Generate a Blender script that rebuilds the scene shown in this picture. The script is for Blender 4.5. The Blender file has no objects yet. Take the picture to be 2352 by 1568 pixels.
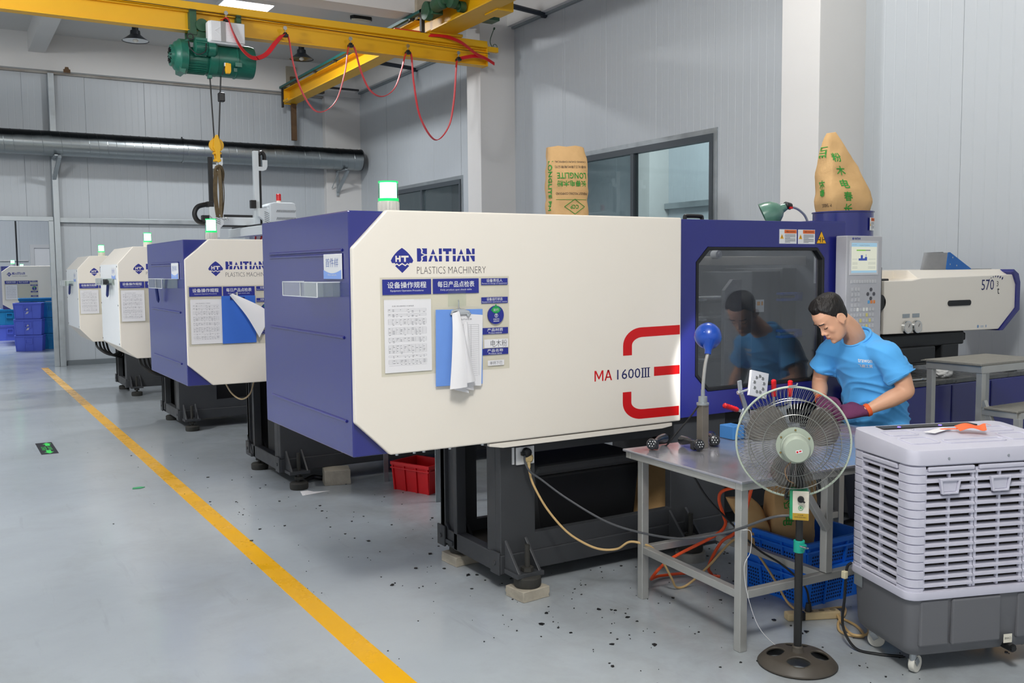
import bpy, bmesh, math, random
from mathutils import Vector, Matrix, noise
random.seed(7)
SC = bpy.context.scene
COL = SC.collection
PI = math.pi

# ------------------------------------------------------------------ camera, world, lights, exposure
cam = bpy.data.cameras.new('camera')
cam.sensor_width = 36.0
cam.lens = 33.26
cam.clip_start = 0.05
cam.clip_end = 200
camo = bpy.data.objects.new('camera', cam)
COL.objects.link(camo)
YAW, PITCH, ROLL = 0.543582, 0.0766709, 0.00869608
fw = Vector((math.sin(YAW) * math.cos(PITCH), math.cos(YAW) * math.cos(PITCH), -math.sin(PITCH)))
ri = Vector((math.cos(YAW), -math.sin(YAW), 0))
dn = fw.cross(ri)
r2 = math.cos(ROLL) * ri + math.sin(ROLL) * dn
d2 = -math.sin(ROLL) * ri + math.cos(ROLL) * dn
mw = Matrix((r2, -d2, -fw)).transposed().to_4x4()
mw.translation = Vector((0, 0, 1.65))
camo.matrix_world = mw
SC.camera = camo

SC.view_settings.view_transform = 'Standard'
SC.view_settings.look = 'None'
SC.view_settings.gamma = 1.0
SC.view_settings.use_curve_mapping = False
SC.view_settings.exposure = 0.0
SC.cycles.max_bounces = 8
SC.cycles.transparent_max_bounces = 16
SC.cycles.sample_clamp_indirect = 8.0
SC.cycles.caustics_reflective = False
SC.cycles.caustics_refractive = False

world = bpy.data.worlds.new('daylight')
SC.world = world
world.use_nodes = True
bg = world.node_tree.nodes['Background']
bg.inputs[0].default_value = (0.91, 0.95, 1.0, 1)
bg.inputs[1].default_value = 0.74


def area(name, loc, size, power, color=(1, 1, 1), rot=(0, 0, 0), sy=None, spread=PI):
    l = bpy.data.lights.new(name, 'AREA')
    l.energy = power
    l.color = color
    l.size = size
    if sy:
        l.shape = 'RECTANGLE'
        l.size_y = sy
    l.spread = spread
    o = bpy.data.objects.new(name, l)
    o.location = loc
    o.rotation_euler = rot
    COL.objects.link(o)
    return o


def bulb(name, loc, r, power, color):
    l = bpy.data.lights.new(name, 'POINT')
    l.energy = power
    l.color = color
    l.shadow_soft_size = r
    o = bpy.data.objects.new(name, l)
    o.location = loc
    COL.objects.link(o)
    return o


# overhead lights: unseen stand-in for bounced flash by the camera, others down the bays
bulb('unseen_overhead_light', (0.4, 0.5, 4.9), 0.45, 570, (1.0, 0.975, 0.94))
bulb('unseen_overhead_light', (-2.6, 8.8, 5.0), 0.35, 680, (0.97, 0.98, 1.0))
bulb('unseen_overhead_light', (5.0, 5.2, 5.0), 0.3, 140, (1.0, 0.98, 0.95))
area('ceiling_lamp_light', (4.2, 14.7, 5.60), 0.7, 170, (0.96, 0.98, 1.0), sy=0.45)
# neighbouring bays beyond the partition walls
area('ceiling_lamp_light', (1.0, 24.5, 5.2), 2.0, 420, (0.96, 0.98, 1.0))
area('ceiling_lamp_light', (9.4, 11.5, 5.2), 2.0, 190, (0.94, 0.98, 1.0))


# ------------------------------------------------------------------ helpers
def lin(h):
    h = h.lstrip('#')
    c = [int(h[i:i + 2], 16) / 255 for i in (0, 2, 4)]
    return tuple(x / 12.92 if x <= 0.04045 else ((x + 0.055) / 1.055) ** 2.4 for x in c) + (1,)


def MAT(name, col, rough=0.5, metal=0.0, var=0.0, vscale=4.0, bump=0.0, bscale=60.0, coat=0.0, spec=0.5, emit=None, estr=0.0, col2=None, stretch=(1, 1, 1), rvar=0.0):
    m = bpy.data.materials.new(name)
    m.use_nodes = True
    nt = m.node_tree
    b = nt.nodes['Principled BSDF']
    b.inputs['Base Color'].default_value = lin(col)
    b.inputs['Roughness'].default_value = rough
    b.inputs['Metallic'].default_value = metal
    b.inputs['Specular IOR Level'].default_value = spec
    b.inputs['Coat Weight'].default_value = coat
    b.inputs['Coat Roughness'].default_value = 0.12
    if emit:
        b.inputs['Emission Color'].default_value = lin(emit)
        b.inputs['Emission Strength'].default_value = estr
    tc = nt.nodes.new('ShaderNodeTexCoord')
    mp = nt.nodes.new('ShaderNodeMapping')
    mp.inputs['Scale'].default_value = stretch
    nt.links.new(tc.outputs['Object'], mp.inputs['Vector'])
    if var > 0 or rvar > 0:
        n = nt.nodes.new('ShaderNodeTexNoise')
        n.inputs['Scale'].default_value = vscale
        n.inputs['Detail'].default_value = 6
        n.inputs['Roughness'].default_value = 0.6
        nt.links.new(mp.outputs[0], n.inputs['Vector'])
        if var > 0:
            r = nt.nodes.new('ShaderNodeValToRGB')
            r.color_ramp.elements[0].position = 0.35
            r.color_ramp.elements[1].position = 0.65
            a = lin(col)
            c2 = lin(col2) if col2 else tuple(x * 0.6 for x in a[:3]) + (1,)
            r.color_ramp.elements[0].color = tuple(a[i] * (1 - var) + c2[i] * var for i in range(3)) + (1,)
            r.color_ramp.elements[1].color = a
            nt.links.new(n.outputs['Fac'], r.inputs['Fac'])
            nt.links.new(r.outputs['Color'], b.inputs['Base Color'])
        if rvar > 0:
            mr = nt.nodes.new('ShaderNodeMapRange')
            mr.inputs['From Min'].default_value = 0.3
            mr.inputs['From Max'].default_value = 0.7
            mr.inputs['To Min'].default_value = max(0.02, rough - rvar)
            mr.inputs['To Max'].default_value = rough + rvar
            nt.links.new(n.outputs['Fac'], mr.inputs['Value'])
            nt.links.new(mr.outputs[0], b.inputs['Roughness'])
    if bump > 0:
        n2 = nt.nodes.new('ShaderNodeTexNoise')
        n2.inputs['Scale'].default_value = bscale
        n2.inputs['Detail'].default_value = 4
        bp = nt.nodes.new('ShaderNodeBump')
        bp.inputs['Strength'].default_value = bump
        bp.inputs['Distance'].default_value = 0.01
        nt.links.new(mp.outputs[0], n2.inputs['Vector'])
        nt.links.new(n2.outputs['Fac'], bp.inputs['Height'])
        nt.links.new(bp.outputs[0], b.inputs['Normal'])
    return m


def GLASS(name, tint, refl_rough=0.03, ior=1.5, haze=0.0, hazecol='#9aa0a4', alpha_dirt=0.0):
    """thin sheet: clear with Fresnel reflection, plus an optional film of dirt"""
    m = bpy.data.materials.new(name)
    m.use_nodes = True
    nt = m.node_tree
    nt.nodes.remove(nt.nodes['Principled BSDF'])
    out = nt.nodes['Material Output']
    tr = nt.nodes.new('ShaderNodeBsdfTransparent')
    tr.inputs[0].default_value = lin(tint)
    gl = nt.nodes.new('ShaderNodeBsdfGlossy')
    gl.inputs['Roughness'].default_value = refl_rough
    gl.inputs['Color'].default_value = (1, 1, 1, 1)
    # Schlick reflectance, the same from both sides of the sheet
    f0 = ((ior - 1) / (ior + 1)) ** 2
    lw = nt.nodes.new('ShaderNodeLayerWeight')
    lw.inputs['Blend'].default_value = 0.5
    pw = nt.nodes.new('ShaderNodeMath')
    pw.operation = 'POWER'
    pw.inputs[1].default_value = 5.0
    fr = nt.nodes.new('ShaderNodeMapRange')
    fr.inputs['To Min'].default_value = f0
    nt.links.new(lw.outputs['Facing'], pw.inputs[0])
    nt.links.new(pw.outputs[0], fr.inputs['Value'])
    mx = nt.nodes.new('ShaderNodeMixShader')
    nt.links.new(fr.outputs[0], mx.inputs[0])
    nt.links.new(tr.outputs[0], mx.inputs[1])
    nt.links.new(gl.outputs[0], mx.inputs[2])
    last = mx
    if haze > 0:
        df = nt.nodes.new('ShaderNodeBsdfDiffuse')
        df.inputs[0].default_value = lin(hazecol)
        tc = nt.nodes.new('ShaderNodeTexCoord')
        n = nt.nodes.new('ShaderNodeTexNoise')
        n.inputs['Scale'].default_value = 5
        n.inputs['Detail'].default_value = 8
        mr = nt.nodes.new('ShaderNodeMapRange')
        mr.inputs['From Min'].default_value = 0.3
        mr.inputs['From Max'].default_value = 0.75
        mr.inputs['To Min'].default_value = haze * 0.35
        mr.inputs['To Max'].default_value = haze * 1.4
        m2 = nt.nodes.new('ShaderNodeMixShader')
        nt.links.new(tc.outputs['Object'], n.inputs['Vector'])
        nt.links.new(n.outputs['Fac'], mr.inputs['Value'])
        nt.links.new(mr.outputs[0], m2.inputs[0])
        nt.links.new(mx.outputs[0], m2.inputs[1])
        nt.links.new(df.outputs[0], m2.inputs[2])
        last = m2
    nt.links.new(last.outputs[0], out.inputs['Surface'])
    return m


class MB:
    """collects simple solids; build() makes ONE mesh object"""

    def __init__(s):
        s.v = []
        s.f = []

    def add(s, vs, fs):
        n = len(s.v)
        s.v += [tuple(p) for p in vs]
        s.f += [tuple(i + n for i in f) for f in fs]
        return s

    def box(s, a, b, M=None):
        x0, y0, z0 = a
        x1, y1, z1 = b
        vs = [Vector(p) for p in ((x0, y0, z0), (x1, y0, z0), (x1, y1, z0), (x0, y1, z0), (x0, y0, z1), (x1, y0, z1), (x1, y1, z1), (x0, y1, z1))]
        if M:
            vs = [M @ p for p in vs]
        return s.add(vs, [(0, 3, 2, 1), (4, 5, 6, 7), (0, 1, 5, 4), (1, 2, 6, 5), (2, 3, 7, 6), (3, 0, 4, 7)])

    def cbox(s, c, sz, M=None):
        return s.box([c[i] - sz[i] / 2 for i in range(3)], [c[i] + sz[i] / 2 for i in range(3)], M)

    def bar(s, p, q, w, h, up=(0, 0, 1)):
        """square bar from p to q"""
        p, q = Vector(p), Vector(q)
        d = (q - p).normalized()
        u = Vector(up)
        if abs(d.dot(u)) > 0.95:
            u = Vector((0, 1, 0))
        sd = d.cross(u).normalized()
        u = sd.cross(d).normalized()
        vs = []
        for c in (p, q):
            for a, b in ((-1, -1), (1, -1), (1, 1), (-1, 1)):
                vs.append(c + sd * (a * w / 2) + u * (b * h / 2))
        return s.add(vs, [(0, 3, 2, 1), (4, 5, 6, 7), (0, 1, 5, 4), (1, 2, 6, 5), (2, 3, 7, 6), (3, 0, 4, 7)])

    def prism(s, poly, ax, a, b, M=None):
        """poly in the plane across ax: x -> (y,z), y -> (x,z), z -> (x,y)"""
        n = len(poly)

        def P(p, t):
            v = Vector((t, p[0], p[1]) if ax == 'x' else (p[0], t, p[1]) if ax == 'y' else (p[0], p[1], t))
            return M @ v if M else v
        vs = [P(p, a) for p in poly] + [P(p, b) for p in poly]
        fs = [tuple(range(n)), tuple(range(2 * n - 1, n - 1, -1))] + [(i, i + n, (i + 1) % n + n, (i + 1) % n) for i in range(n)]
        return s.add(vs, fs)

    def frame(s, outer, inner, ax, a, b):
        """ring between two polygons with the same number of corners"""
        n = len(outer)

        def P(p, t):
            return (t, p[0], p[1]) if ax == 'x' else (p[0], t, p[1]) if ax == 'y' else (p[0], p[1], t)
        vs = [P(p, a) for p in outer] + [P(p, a) for p in inner] + [P(p, b) for p in outer] + [P(p, b) for p in inner]
        fs = []
        for i in range(n):
            j = (i + 1) % n
            fs += [(i, j, j + n, i + n), (i + 2 * n, i + 3 * n, j + 3 * n, j + 2 * n), (i, i + 2 * n, j + 2 * n, j), (i + n, j + n, j + 3 * n, i + 3 * n)]
        return s.add(vs, fs)

    def cyl(s, p, q, r, r2=None, n=16, cap=True):
        p, q = Vector(p), Vector(q)
        r2 = r if r2 is None else r2
        d = (q - p).normalized()
        u = Vector((0, 0, 1)) if abs(d.z) < 0.9 else Vector((1, 0, 0))
        a = d.cross(u).normalized()
        b = d.cross(a)
        vs = []
        for c, rr in ((p, r), (q, r2)):
            for i in range(n):
                t = 2 * PI * i / n
                vs.append(c + a * (rr * math.cos(t)) + b * (rr * math.sin(t)))
        fs = [(i, (i + 1) % n, (i + 1) % n + n, i + n) for i in range(n)]
        if cap:
            fs += [tuple(range(n - 1, -1, -1)), tuple(range(n, 2 * n))]
        return s.add(vs, fs)

    def lathe(s, prof, o, d=(0, 0, 1), n=24, cap=True):
        """prof: (radius, height along d from o)"""
        o, d = Vector(o), Vector(d).normalized()
        u = Vector((0, 0, 1)) if abs(d.z) < 0.9 else Vector((1, 0, 0))
        a = d.cross(u).normalized()
        b = d.cross(a)
        rings = []
        for r, h in prof:
            rings.append([o + d * h + a * (r * math.cos(2 * PI * i / n)) + b * (r * math.sin(2 * PI * i / n)) for i in range(n)])
        return s.loft(rings, cap)

    def loft(s, rings, cap=True, closed=False):
        n = len(rings[0])
        vs = [p for r in rings for p in r]
        fs = []
        m = len(rings)
        for k in range(m if closed else m - 1):
            l = (k + 1) % m
            for i in range(n):
                j = (i + 1) % n
                fs.append((k * n + i, k * n + j, l * n + j, l * n + i))
        if cap and not closed:
            fs.append(tuple(range(n - 1, -1, -1)))
            fs.append(tuple(range((m - 1) * n, m * n)))
        return s.add(vs, fs)

    def tube(s, pts, r, n=8, closed=False, rr=None, flat=None, up=(0, 0, 1)):
        """sweep a circle (or a flat ellipse r x flat) along pts"""
        pts = [Vector(p) for p in pts]
        m = len(pts)
        rings = []
        prev = None
        for k in range(m):
            if closed:
                d = pts[(k + 1) % m] - pts[k - 1]
            else:
                d = pts[min(k + 1, m - 1)] - pts[max(k - 1, 0)]
            d = d.normalized() if d.length > 1e-9 else Vector((0, 0, 1))
            if prev is None:
                u = Vector(up)
                if abs(d.dot(u)) > 0.97:
                    u = Vector((1, 0, 0.1))
                a = (u - d * u.dot(d)).normalized()
            else:
                a = prev - d * prev.dot(d)
                a = a.normalized() if a.length > 1e-6 else prev
            prev = a
            b = d.cross(a)
            ra = rr[k] if rr else r
            rb = flat if flat else ra
            rings.append([pts[k] + a * (ra * math.cos(2 * PI * i / n)) + b * (rb * math.sin(2 * PI * i / n)) for i in range(n)])
        return s.loft(rings, cap=not closed, closed=closed)

    def ribbon(s, pts, w, t, wdir=(0, 1, 0)):
        """flat belt along pts, w wide along wdir, t thick"""
        pts = [Vector(p) for p in pts]
        rings = []
        m = len(pts)
        for k in range(m):
            d = (pts[min(k + 1, m - 1)] - pts[max(k - 1, 0)]).normalized()
            wd = wdir(k / (m - 1)) if callable(wdir) else wdir
            wv = Vector(wd)
            wv = (wv - d * wv.dot(d)).normalized()
            nv = d.cross(wv)
            rings.append([pts[k] + wv * (a * w / 2) + nv * (b * t / 2) for a, b in ((-1, -1), (1, -1), (1, 1), (-1, 1))])
        return s.loft(rings)

    def xf(s, M):
        s.v = [tuple(M @ Vector(p)) for p in s.v]
        return s

    def build(s, name, mat, parent=None, smooth=None, bevel=0.0, seg=2, solid=True):
        me = bpy.data.meshes.new(name)
        me.from_pydata(s.v, [], s.f)
        bm = bmesh.new()
        bm.from_mesh(me)
        bmesh.ops.recalc_face_normals(bm, faces=bm.faces)
        bm.to_mesh(me)
        bm.free()
        me.update()
        return link(name, me, mat, parent, smooth, bevel, seg)


def link(name, me, mat, parent=None, smooth=None, bevel=0.0, seg=2):
    o = bpy.data.objects.new(name, me)
    COL.objects.link(o)
    if mat is not None and not me.materials:
        me.materials.append(mat)
    if smooth:
        me.shade_smooth()
        me.set_sharp_from_angle(angle=math.radians(smooth if smooth is not True else 38))
    if parent is not None:
        o.parent = parent
    if bevel:
        md = o.modifiers.new('edge', 'BEVEL')
        md.width = bevel
        md.segments = seg
        md.limit_method = 'ANGLE'
        md.angle_limit = math.radians(35)
    return o


def T(name, label, cat, loc=(0, 0, 0), rz=0.0, group=None, rot=None):
    o = bpy.data.objects.new(name, None)
    o.empty_display_size = 0.1
    COL.objects.link(o)
    o.location = loc
    o.rotation_euler = rot if rot else (0, 0, rz)
    return tag(o, label, cat, group)


def tag(o, label, cat, group=None, kind=None):
    if label:
        o['label'] = label
    if cat:
        o['category'] = cat
    if group:
        o['group'] = group
    if kind:
        o['kind'] = kind
    return o


def struct(o, label=None, cat=None):
    o['kind'] = 'structure'
    if label:
        o['label'] = label
    if cat:
        o['category'] = cat
    return o


def bez(pts, n=8):
    """smooth open curve through pts (Catmull-Rom)"""
    P = [Vector(p) for p in pts]
    P = [P[0] * 2 - P[1]] + P + [P[-1] * 2 - P[-2]]
    out = []
    for i in range(1, len(P) - 2):
        p0, p1, p2, p3 = P[i - 1:i + 3]
        for k in range(n):
            t = k / n
            out.append(0.5 * ((2 * p1) + (p2 - p0) * t + (2 * p0 - 5 * p1 + 4 * p2 - p3) * t * t + (3 * p1 - p0 - 3 * p2 + p3) * t ** 3))
    out.append(P[-2])
    return out


def TXT(s, w=None, h=None, bold=0.0, shear=0.0, res=2, tracking=1.0, font_box=None):
    """letters as flat vertices/faces, lower left at 0,0, scaled to width w and/or cap height h"""
    heavy = 0.0
    if bold > 0:
        heavy, bold = bold * 1.1, 0.0      # offsetting breaks the fine strokes: thicken by overprinting
    cu = bpy.data.curves.new('letters', 'FONT')
    cu.body = s
    cu.size = 1.0
    cu.resolution_u = res
    cu.offset = bold
    cu.shear = shear
    cu.space_character = tracking
    o = bpy.data.objects.new('letters', cu)
    COL.objects.link(o)
    dg = bpy.context.evaluated_depsgraph_get()
    me = bpy.data.meshes.new_from_object(o.evaluated_get(dg))
    vs = [(v.co.x, v.co.y) for v in me.vertices]
    fs = [tuple(p.vertices) for p in me.polygons]
    bpy.data.objects.remove(o)
    bpy.data.curves.remove(cu)
    bpy.data.meshes.remove(me)
    if not vs:
        return [], []
    TXT.n0 = len(vs)
    if heavy:
        n0, v0, f0 = len(vs), list(vs), list(fs)
        for k, (a, b) in enumerate(((heavy, 0), (-heavy, 0), (0, heavy), (0, -heavy))):
            vs += [(p[0] + a, p[1] + b) for p in v0]
            fs += [tuple(i + n0 * (k + 1) for i in f) for f in f0]
    x0 = min(v[0] for v in vs); x1 = max(v[0] for v in vs)
    y0 = min(v[1] for v in vs); y1 = max(v[1] for v in vs)
    sx = w / (x1 - x0) if w else None
    sy = h / (y1 - y0) if h else None
    sx = sx or sy
    sy = sy or sx
    return [((v[0] - x0) * sx, (v[1] - y0) * sy) for v in vs], fs


class FLAT:
    """flat print on a surface: u,v plane at origin o with directions eu, ev (normal en), lifted by t"""

    def __init__(s, o, eu, ev, lift=0.0012):
        s.o, s.eu, s.ev = Vector(o), Vector(eu), Vector(ev)
        s.en = s.eu.cross(s.ev).normalized()
        s.lift = lift
        s.mb = MB()

    def P(s, u, v):
        return s.o + s.eu * u + s.ev * v + s.en * s.lift

    def text(s, body, u, v, w=None, h=None, **k):
        vs, fs = TXT(body, w, h, **k)
        s.mb.add([s.P(u + q[0], v + q[1]) + s.en * (.00007 * (i // TXT.n0)) for i, q in enumerate(vs)], fs)
        return s

    def poly(s, pts):
        s.mb.add([s.P(*p) for p in pts], [tuple(range(len(pts)))])
        return s

    def rect(s, u0, v0, u1, v1):
        return s.poly([(u0, v0), (u1, v0), (u1, v1), (u0, v1)])

    def ring(s, u, v, r, t, n=24):
        for i in range(n):
            a, b = 2 * PI * i / n, 2 * PI * (i + 1) / n
            s.poly([(u + r * math.cos(a), v + r * math.sin(a)), (u + r * math.cos(b), v + r * math.sin(b)), (u + (r - t) * math.cos(b), v + (r - t) * math.sin(b)), (u + (r - t) * math.cos(a), v + (r - t) * math.sin(a))])
        return s

    def build(s, name, mat, parent=None):
        me = bpy.data.meshes.new(name)
        me.from_pydata(s.mb.v, [], s.mb.f)
        me.update()
        return link(name, me, mat, parent)


def copy_tree(o, parent=None):
    c = o.copy()
    COL.objects.link(c)
    c.parent = parent
    for ch in list(o.children):
        copy_tree(ch, c)
    return c


def circ(cx, cy, r, n=24, a0=0.0, a1=2 * PI):
    full = abs(a1 - a0 - 2 * PI) < 1e-6
    return [(cx + r * math.cos(a0 + (a1 - a0) * i / (n if full else n - 1)), cy + r * math.sin(a0 + (a1 - a0) * i / (n if full else n - 1))) for i in range(n)]


# ------------------------------------------------------------------ materials
CREAM = MAT('cream_enamel', '#efe8dc', 0.34, var=0.05, vscale=2.5, coat=0.15, col2='#d9d0c0')
BLUE = MAT('blue_enamel', '#24297a', 0.24, var=0.08, vscale=3, bump=0.05, bscale=300, coat=0.25, spec=0.65, col2='#1e236a')
BLUEP = MAT('blue_print', '#28308c', 0.45)
REDP = MAT('red_print', '#d0090e', 0.4)
GREYB = MAT('charcoal_paint', '#3c3e41', 0.5, var=0.25, vscale=6, rvar=0.1)
DARK = MAT('dark_interior', '#1d1f22', 0.6, var=0.3, vscale=8)
BLACK = MAT('black_plastic', '#161719', 0.42)
RUBBER = MAT('rubber_pad', '#34332f', 0.75, var=0.4, vscale=20)
WHITEC = MAT('white_plaster', '#d9d8d6', 0.85, var=0.08, vscale=1.2, bump=0.08, bscale=14)
CEILM = MAT('ceiling_plaster', '#cfcfcd', 0.9, var=0.06, vscale=0.8)
WALLM = MAT('sandwich_panel', '#bac0c5', 0.38, var=0.05, vscale=0.7, spec=0.5)
GALV = MAT('galvanised_steel', '#b4bbbf', 0.42, metal=0.75, var=0.25, vscale=9, rvar=0.12)
STEEL = MAT('brushed_steel', '#bebeba', 0.38, metal=0.55, var=0.18, vscale=9, rvar=0.08)
CHROME = MAT('chrome', '#d8dada', 0.14, metal=1.0)
ZINC = MAT('zinc_steel', '#b9bec2', 0.3, metal=0.85, var=0.15, vscale=30)
YEL = MAT('crane_yellow', '#e8b00e', 0.42, var=0.10, vscale=3, col2='#c08408')
GREEN = MAT('hoist_green', '#1f6b58', 0.34, var=0.3, vscale=10, col2='#17413a')
DGREEN = MAT('dusty_green', '#2c5a3c', 0.5, var=0.4, vscale=14, col2='#222c26')
WPLA = MAT('white_plastic', '#e4e5e6', 0.4)
PAPER = MAT('paper', '#e9e8ea', 0.7)
INK = MAT('grey_ink', '#8c8c92', 0.8)
INKD = MAT('black_ink', '#2c2c34', 0.8)
KRAFT = MAT('kraft_paper', '#dcb27a', 0.75, var=0.2, vscale=9, bump=0.8, bscale=11, col2='#b88d54')
GREENP = MAT('green_print', '#2c9a36', 0.7)
REDB = MAT('red_plastic', '#d3101a', 0.38, var=0.12, vscale=12)
CBLUE = MAT('crate_blue', '#1478f0', 0.42, var=0.1, vscale=8)
CBLUE2 = MAT('crate_violet_blue', '#4f63d2', 0.5, var=0.12, vscale=8)
CTEAL = MAT('crate_teal', '#0d7cb5', 0.5, var=0.12, vscale=8)
ACRYL = GLASS('clear_acrylic', '#fafcfa', 0.03, 1.3, haze=0.012, hazecol='#ffffff')
BOARDM = GLASS('clear_board', '#fbfbf8', 0.03, 1.35, haze=0.03, hazecol='#ffffff')
STONE = MAT('cut_stone', '#b2aa9a', 0.85, var=0.35, vscale=14, bump=0.5, bscale=40, col2='#857d6e')
LAMPG = MAT('green_lamp_lens', '#30f090', 0.3, emit='#3dffa0', estr=4.5)
# ------------------------------------------------------------------ the room
def floor_mat():
    m = MAT('epoxy_floor', '#a5adb3', 0.2, spec=0.5)
    nt = m.node_tree
    b = nt.nodes['Principled BSDF']
    tc = nt.nodes.new('ShaderNodeTexCoord')

    def noise_ramp(scale, p0, p1, c0, c1, stretch=(1, 1, 1), detail=8, dist=0.0):
        mp = nt.nodes.new('ShaderNodeMapping')
        mp.inputs['Scale'].default_value = stretch
        n = nt.nodes.new('ShaderNodeTexNoise')
        n.inputs['Scale'].default_value = scale
        n.inputs['Detail'].default_value = detail
        n.inputs['Roughness'].default_value = 0.65
        n.inputs['Distortion'].default_value = dist
        r = nt.nodes.new('ShaderNodeValToRGB')
        r.color_ramp.elements[0].position = p0
        r.color_ramp.elements[1].position = p1
        r.color_ramp.elements[0].color = c0
        r.color_ramp.elements[1].color = c1
        nt.links.new(tc.outputs['Object'], mp.inputs[0])
        nt.links.new(mp.outputs[0], n.inputs['Vector'])
        nt.links.new(n.outputs['Fac'], r.inputs['Fac'])
        return r.outputs['Color'], n

    def mul(a, c, f=1.0):
        x = nt.nodes.new('ShaderNodeMix')
        x.data_type = 'RGBA'
        x.blend_type = 'MULTIPLY'
        x.inputs['Factor'].default_value = f
        nt.links.new(a, x.inputs['A'])
        nt.links.new(c, x.inputs['B'])
        return x.outputs['Result']
    W = (1, 1, 1, 1)
    base, _ = noise_ramp(0.7, 0.3, 0.7, lin('#a6adb3'), lin('#b0b8be'))
    worn, wn = noise_ramp(1.3, 0.30, 0.5, (0.88, 0.87, 0.85, 1), W, dist=0.3)
    scuff, _ = noise_ramp(3.0, 0.30, 0.40, (0.82, 0.82, 0.81, 1), W, stretch=(3.5, 0.4, 1), dist=0.2)
    fine, _ = noise_ramp(28, 0.28, 0.36, (0.72, 0.7, 0.66, 1), W)
    c = mul(mul(mul(base, worn), scuff, 0.45), fine, 0.25)
    # grime trodden in under and around the machines (x > 2)
    sp = nt.nodes.new('ShaderNodeSeparateXYZ')
    nt.links.new(tc.outputs['Object'], sp.inputs[0])
    mr = nt.nodes.new('ShaderNodeMapRange')
    mr.inputs['From Min'].default_value = 1.7
    mr.inputs['From Max'].default_value = 2.7
    nt.links.new(sp.outputs['X'], mr.inputs['Value'])
    grime, gn = noise_ramp(2.2, 0.36, 0.62, (0.78, 0.76, 0.73, 1), W, dist=0.3)
    x = nt.nodes.new('ShaderNodeMix')
    x.data_type = 'RGBA'
    x.blend_type = 'MULTIPLY'
    nt.links.new(mr.outputs[0], x.inputs['Factor'])
    nt.links.new(c, x.inputs['A'])
    nt.links.new(grime, x.inputs['B'])
    nt.links.new(x.outputs['Result'], b.inputs['Base Color'])
    rr = nt.nodes.new('ShaderNodeMapRange')
    rr.inputs['From Min'].default_value = 0.3
    rr.inputs['From Max'].default_value = 0.7
    rr.inputs['To Min'].default_value = 0.26
    rr.inputs['To Max'].default_value = 0.13
    nt.links.new(wn.outputs['Fac'], rr.inputs['Value'])
    nt.links.new(rr.outputs[0], b.inputs['Roughness'])
    n2 = nt.nodes.new('ShaderNodeTexNoise')
    n2.inputs['Scale'].default_value = 5
    n2.inputs['Detail'].default_value = 3
    nt.links.new(tc.outputs['Object'], n2.inputs['Vector'])
    bp = nt.nodes.new('ShaderNodeBump')
    bp.inputs['Strength'].default_value = 0.05
    bp.inputs['Distance'].default_value = 0.02
    nt.links.new(n2.outputs['Fac'], bp.inputs['Height'])
    nt.links.new(bp.outputs[0], b.inputs['Normal'])
    return m


FLOORM = floor_mat()
struct(MB().box((-13, -7, -0.2), (12, 32, 0)).build('floor', FLOORM))
struct(MB().box((-13, -7, 5.73), (7.62, 18.42, 5.9)).build('ceiling', CEILM))
struct(MB().box((-13, 18.62, 5.4), (7.62, 32, 5.6)).build('ceiling', CEILM))
struct(MB().box((7.62, 3, 5.4), (12, 22, 5.6)).build('ceiling', CEILM))
LINEM = MAT('floor_line_paint', '#efb208', 0.3, var=0.14, vscale=5, col2='#d69a06', rvar=0.1)
struct(MB().box((1.455, -5, 0.0), (1.565, 18.25, 0.0012)).build('floor_marking', LINEM))
struct(MB().box((0.35, 22.0, 0.0), (0.47, 31.5, 0.0012)).build('floor_marking', LINEM))


def panel_mb(w, z0, z1, ribs=9, t=0.08):
    """one sandwich panel: front towards -y, faint pressed lines, seam edges set back"""
    poly = [(0.0012, t), (0.0012, 0.003), (0.007, 0)]
    step = w / ribs
    for i in range(1, ribs):
        c = i * step
        poly += [(c - 0.008, 0), (c - 0.004, 0.0011), (c + 0.004, 0.0011), (c + 0.008, 0)]
    poly += [(w - 0.007, 0), (w - 0.0012, 0.003), (w - 0.0012, t)]
    return MB().prism(poly, 'z', z0, z1)


PCACHE = {}


def wall_panel(parent, w, z0, z1, loc, rz):
    key = (round(w, 3), z0, z1)
    if key not in PCACHE:
        PCACHE[key] = panel_mb(w, z0, z1, max(2, round(w * 9))).build('panel', WALLM)
        o = PCACHE[key]
    else:
        o = PCACHE[key].copy()
        COL.objects.link(o)
    o.parent = parent
    o.location = loc
    o.rotation_euler = (0, 0, rz)
    return o


def wall_root(name):
    o = bpy.data.objects.new(name, None)
    COL.objects.link(o)
    return struct(o)


# back wall (faces -y) with the tall opening to the next bay on its left
wb = wall_root('wall_back')
for i in range(-13, 8):
    x = i + 0.37
    if i < 1:
        wall_panel(wb, 1.0, 2.56, 5.14, (x, 18.48, 0), 0)
    elif i == 1:
        wall_panel(wb, 0.4, 2.56, 5.14, (1.37, 18.48, 0), 0)
        wall_panel(wb, 0.6, 0.0, 5.14, (1.77, 18.48, 0), 0)
    elif x < 7.3:
        wall_panel(wb, 1.0, 0.0, 5.14, (x, 18.48, 0), 0)
# right wall (faces -x)
wr = wall_root('wall_right')
HOLES = ((8.0, 10.94), (13.985, 16.985))
y = -5.0
edges = [float(i) for i in range(-5, 19)]
for a in edges:
    b = a + 1.0
    cuts = sorted({a, b} | {h for H in HOLES for h in H if a < h < b})
    for p, q in zip(cuts[:-1], cuts[1:]):
        mid = (p + q) / 2
        if any(h0 < mid < h1 for h0, h1 in HOLES):
            wall_panel(wr, q - p, 0.0, 1.30, (7.5, q, 0), -PI / 2)
            wall_panel(wr, q - p, 3.14, 5.20, (7.5, q, 0), -PI / 2)
        else:
            wall_panel(wr, q - p, 0.0, 5.20, (7.5, q, 0), -PI / 2)

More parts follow.
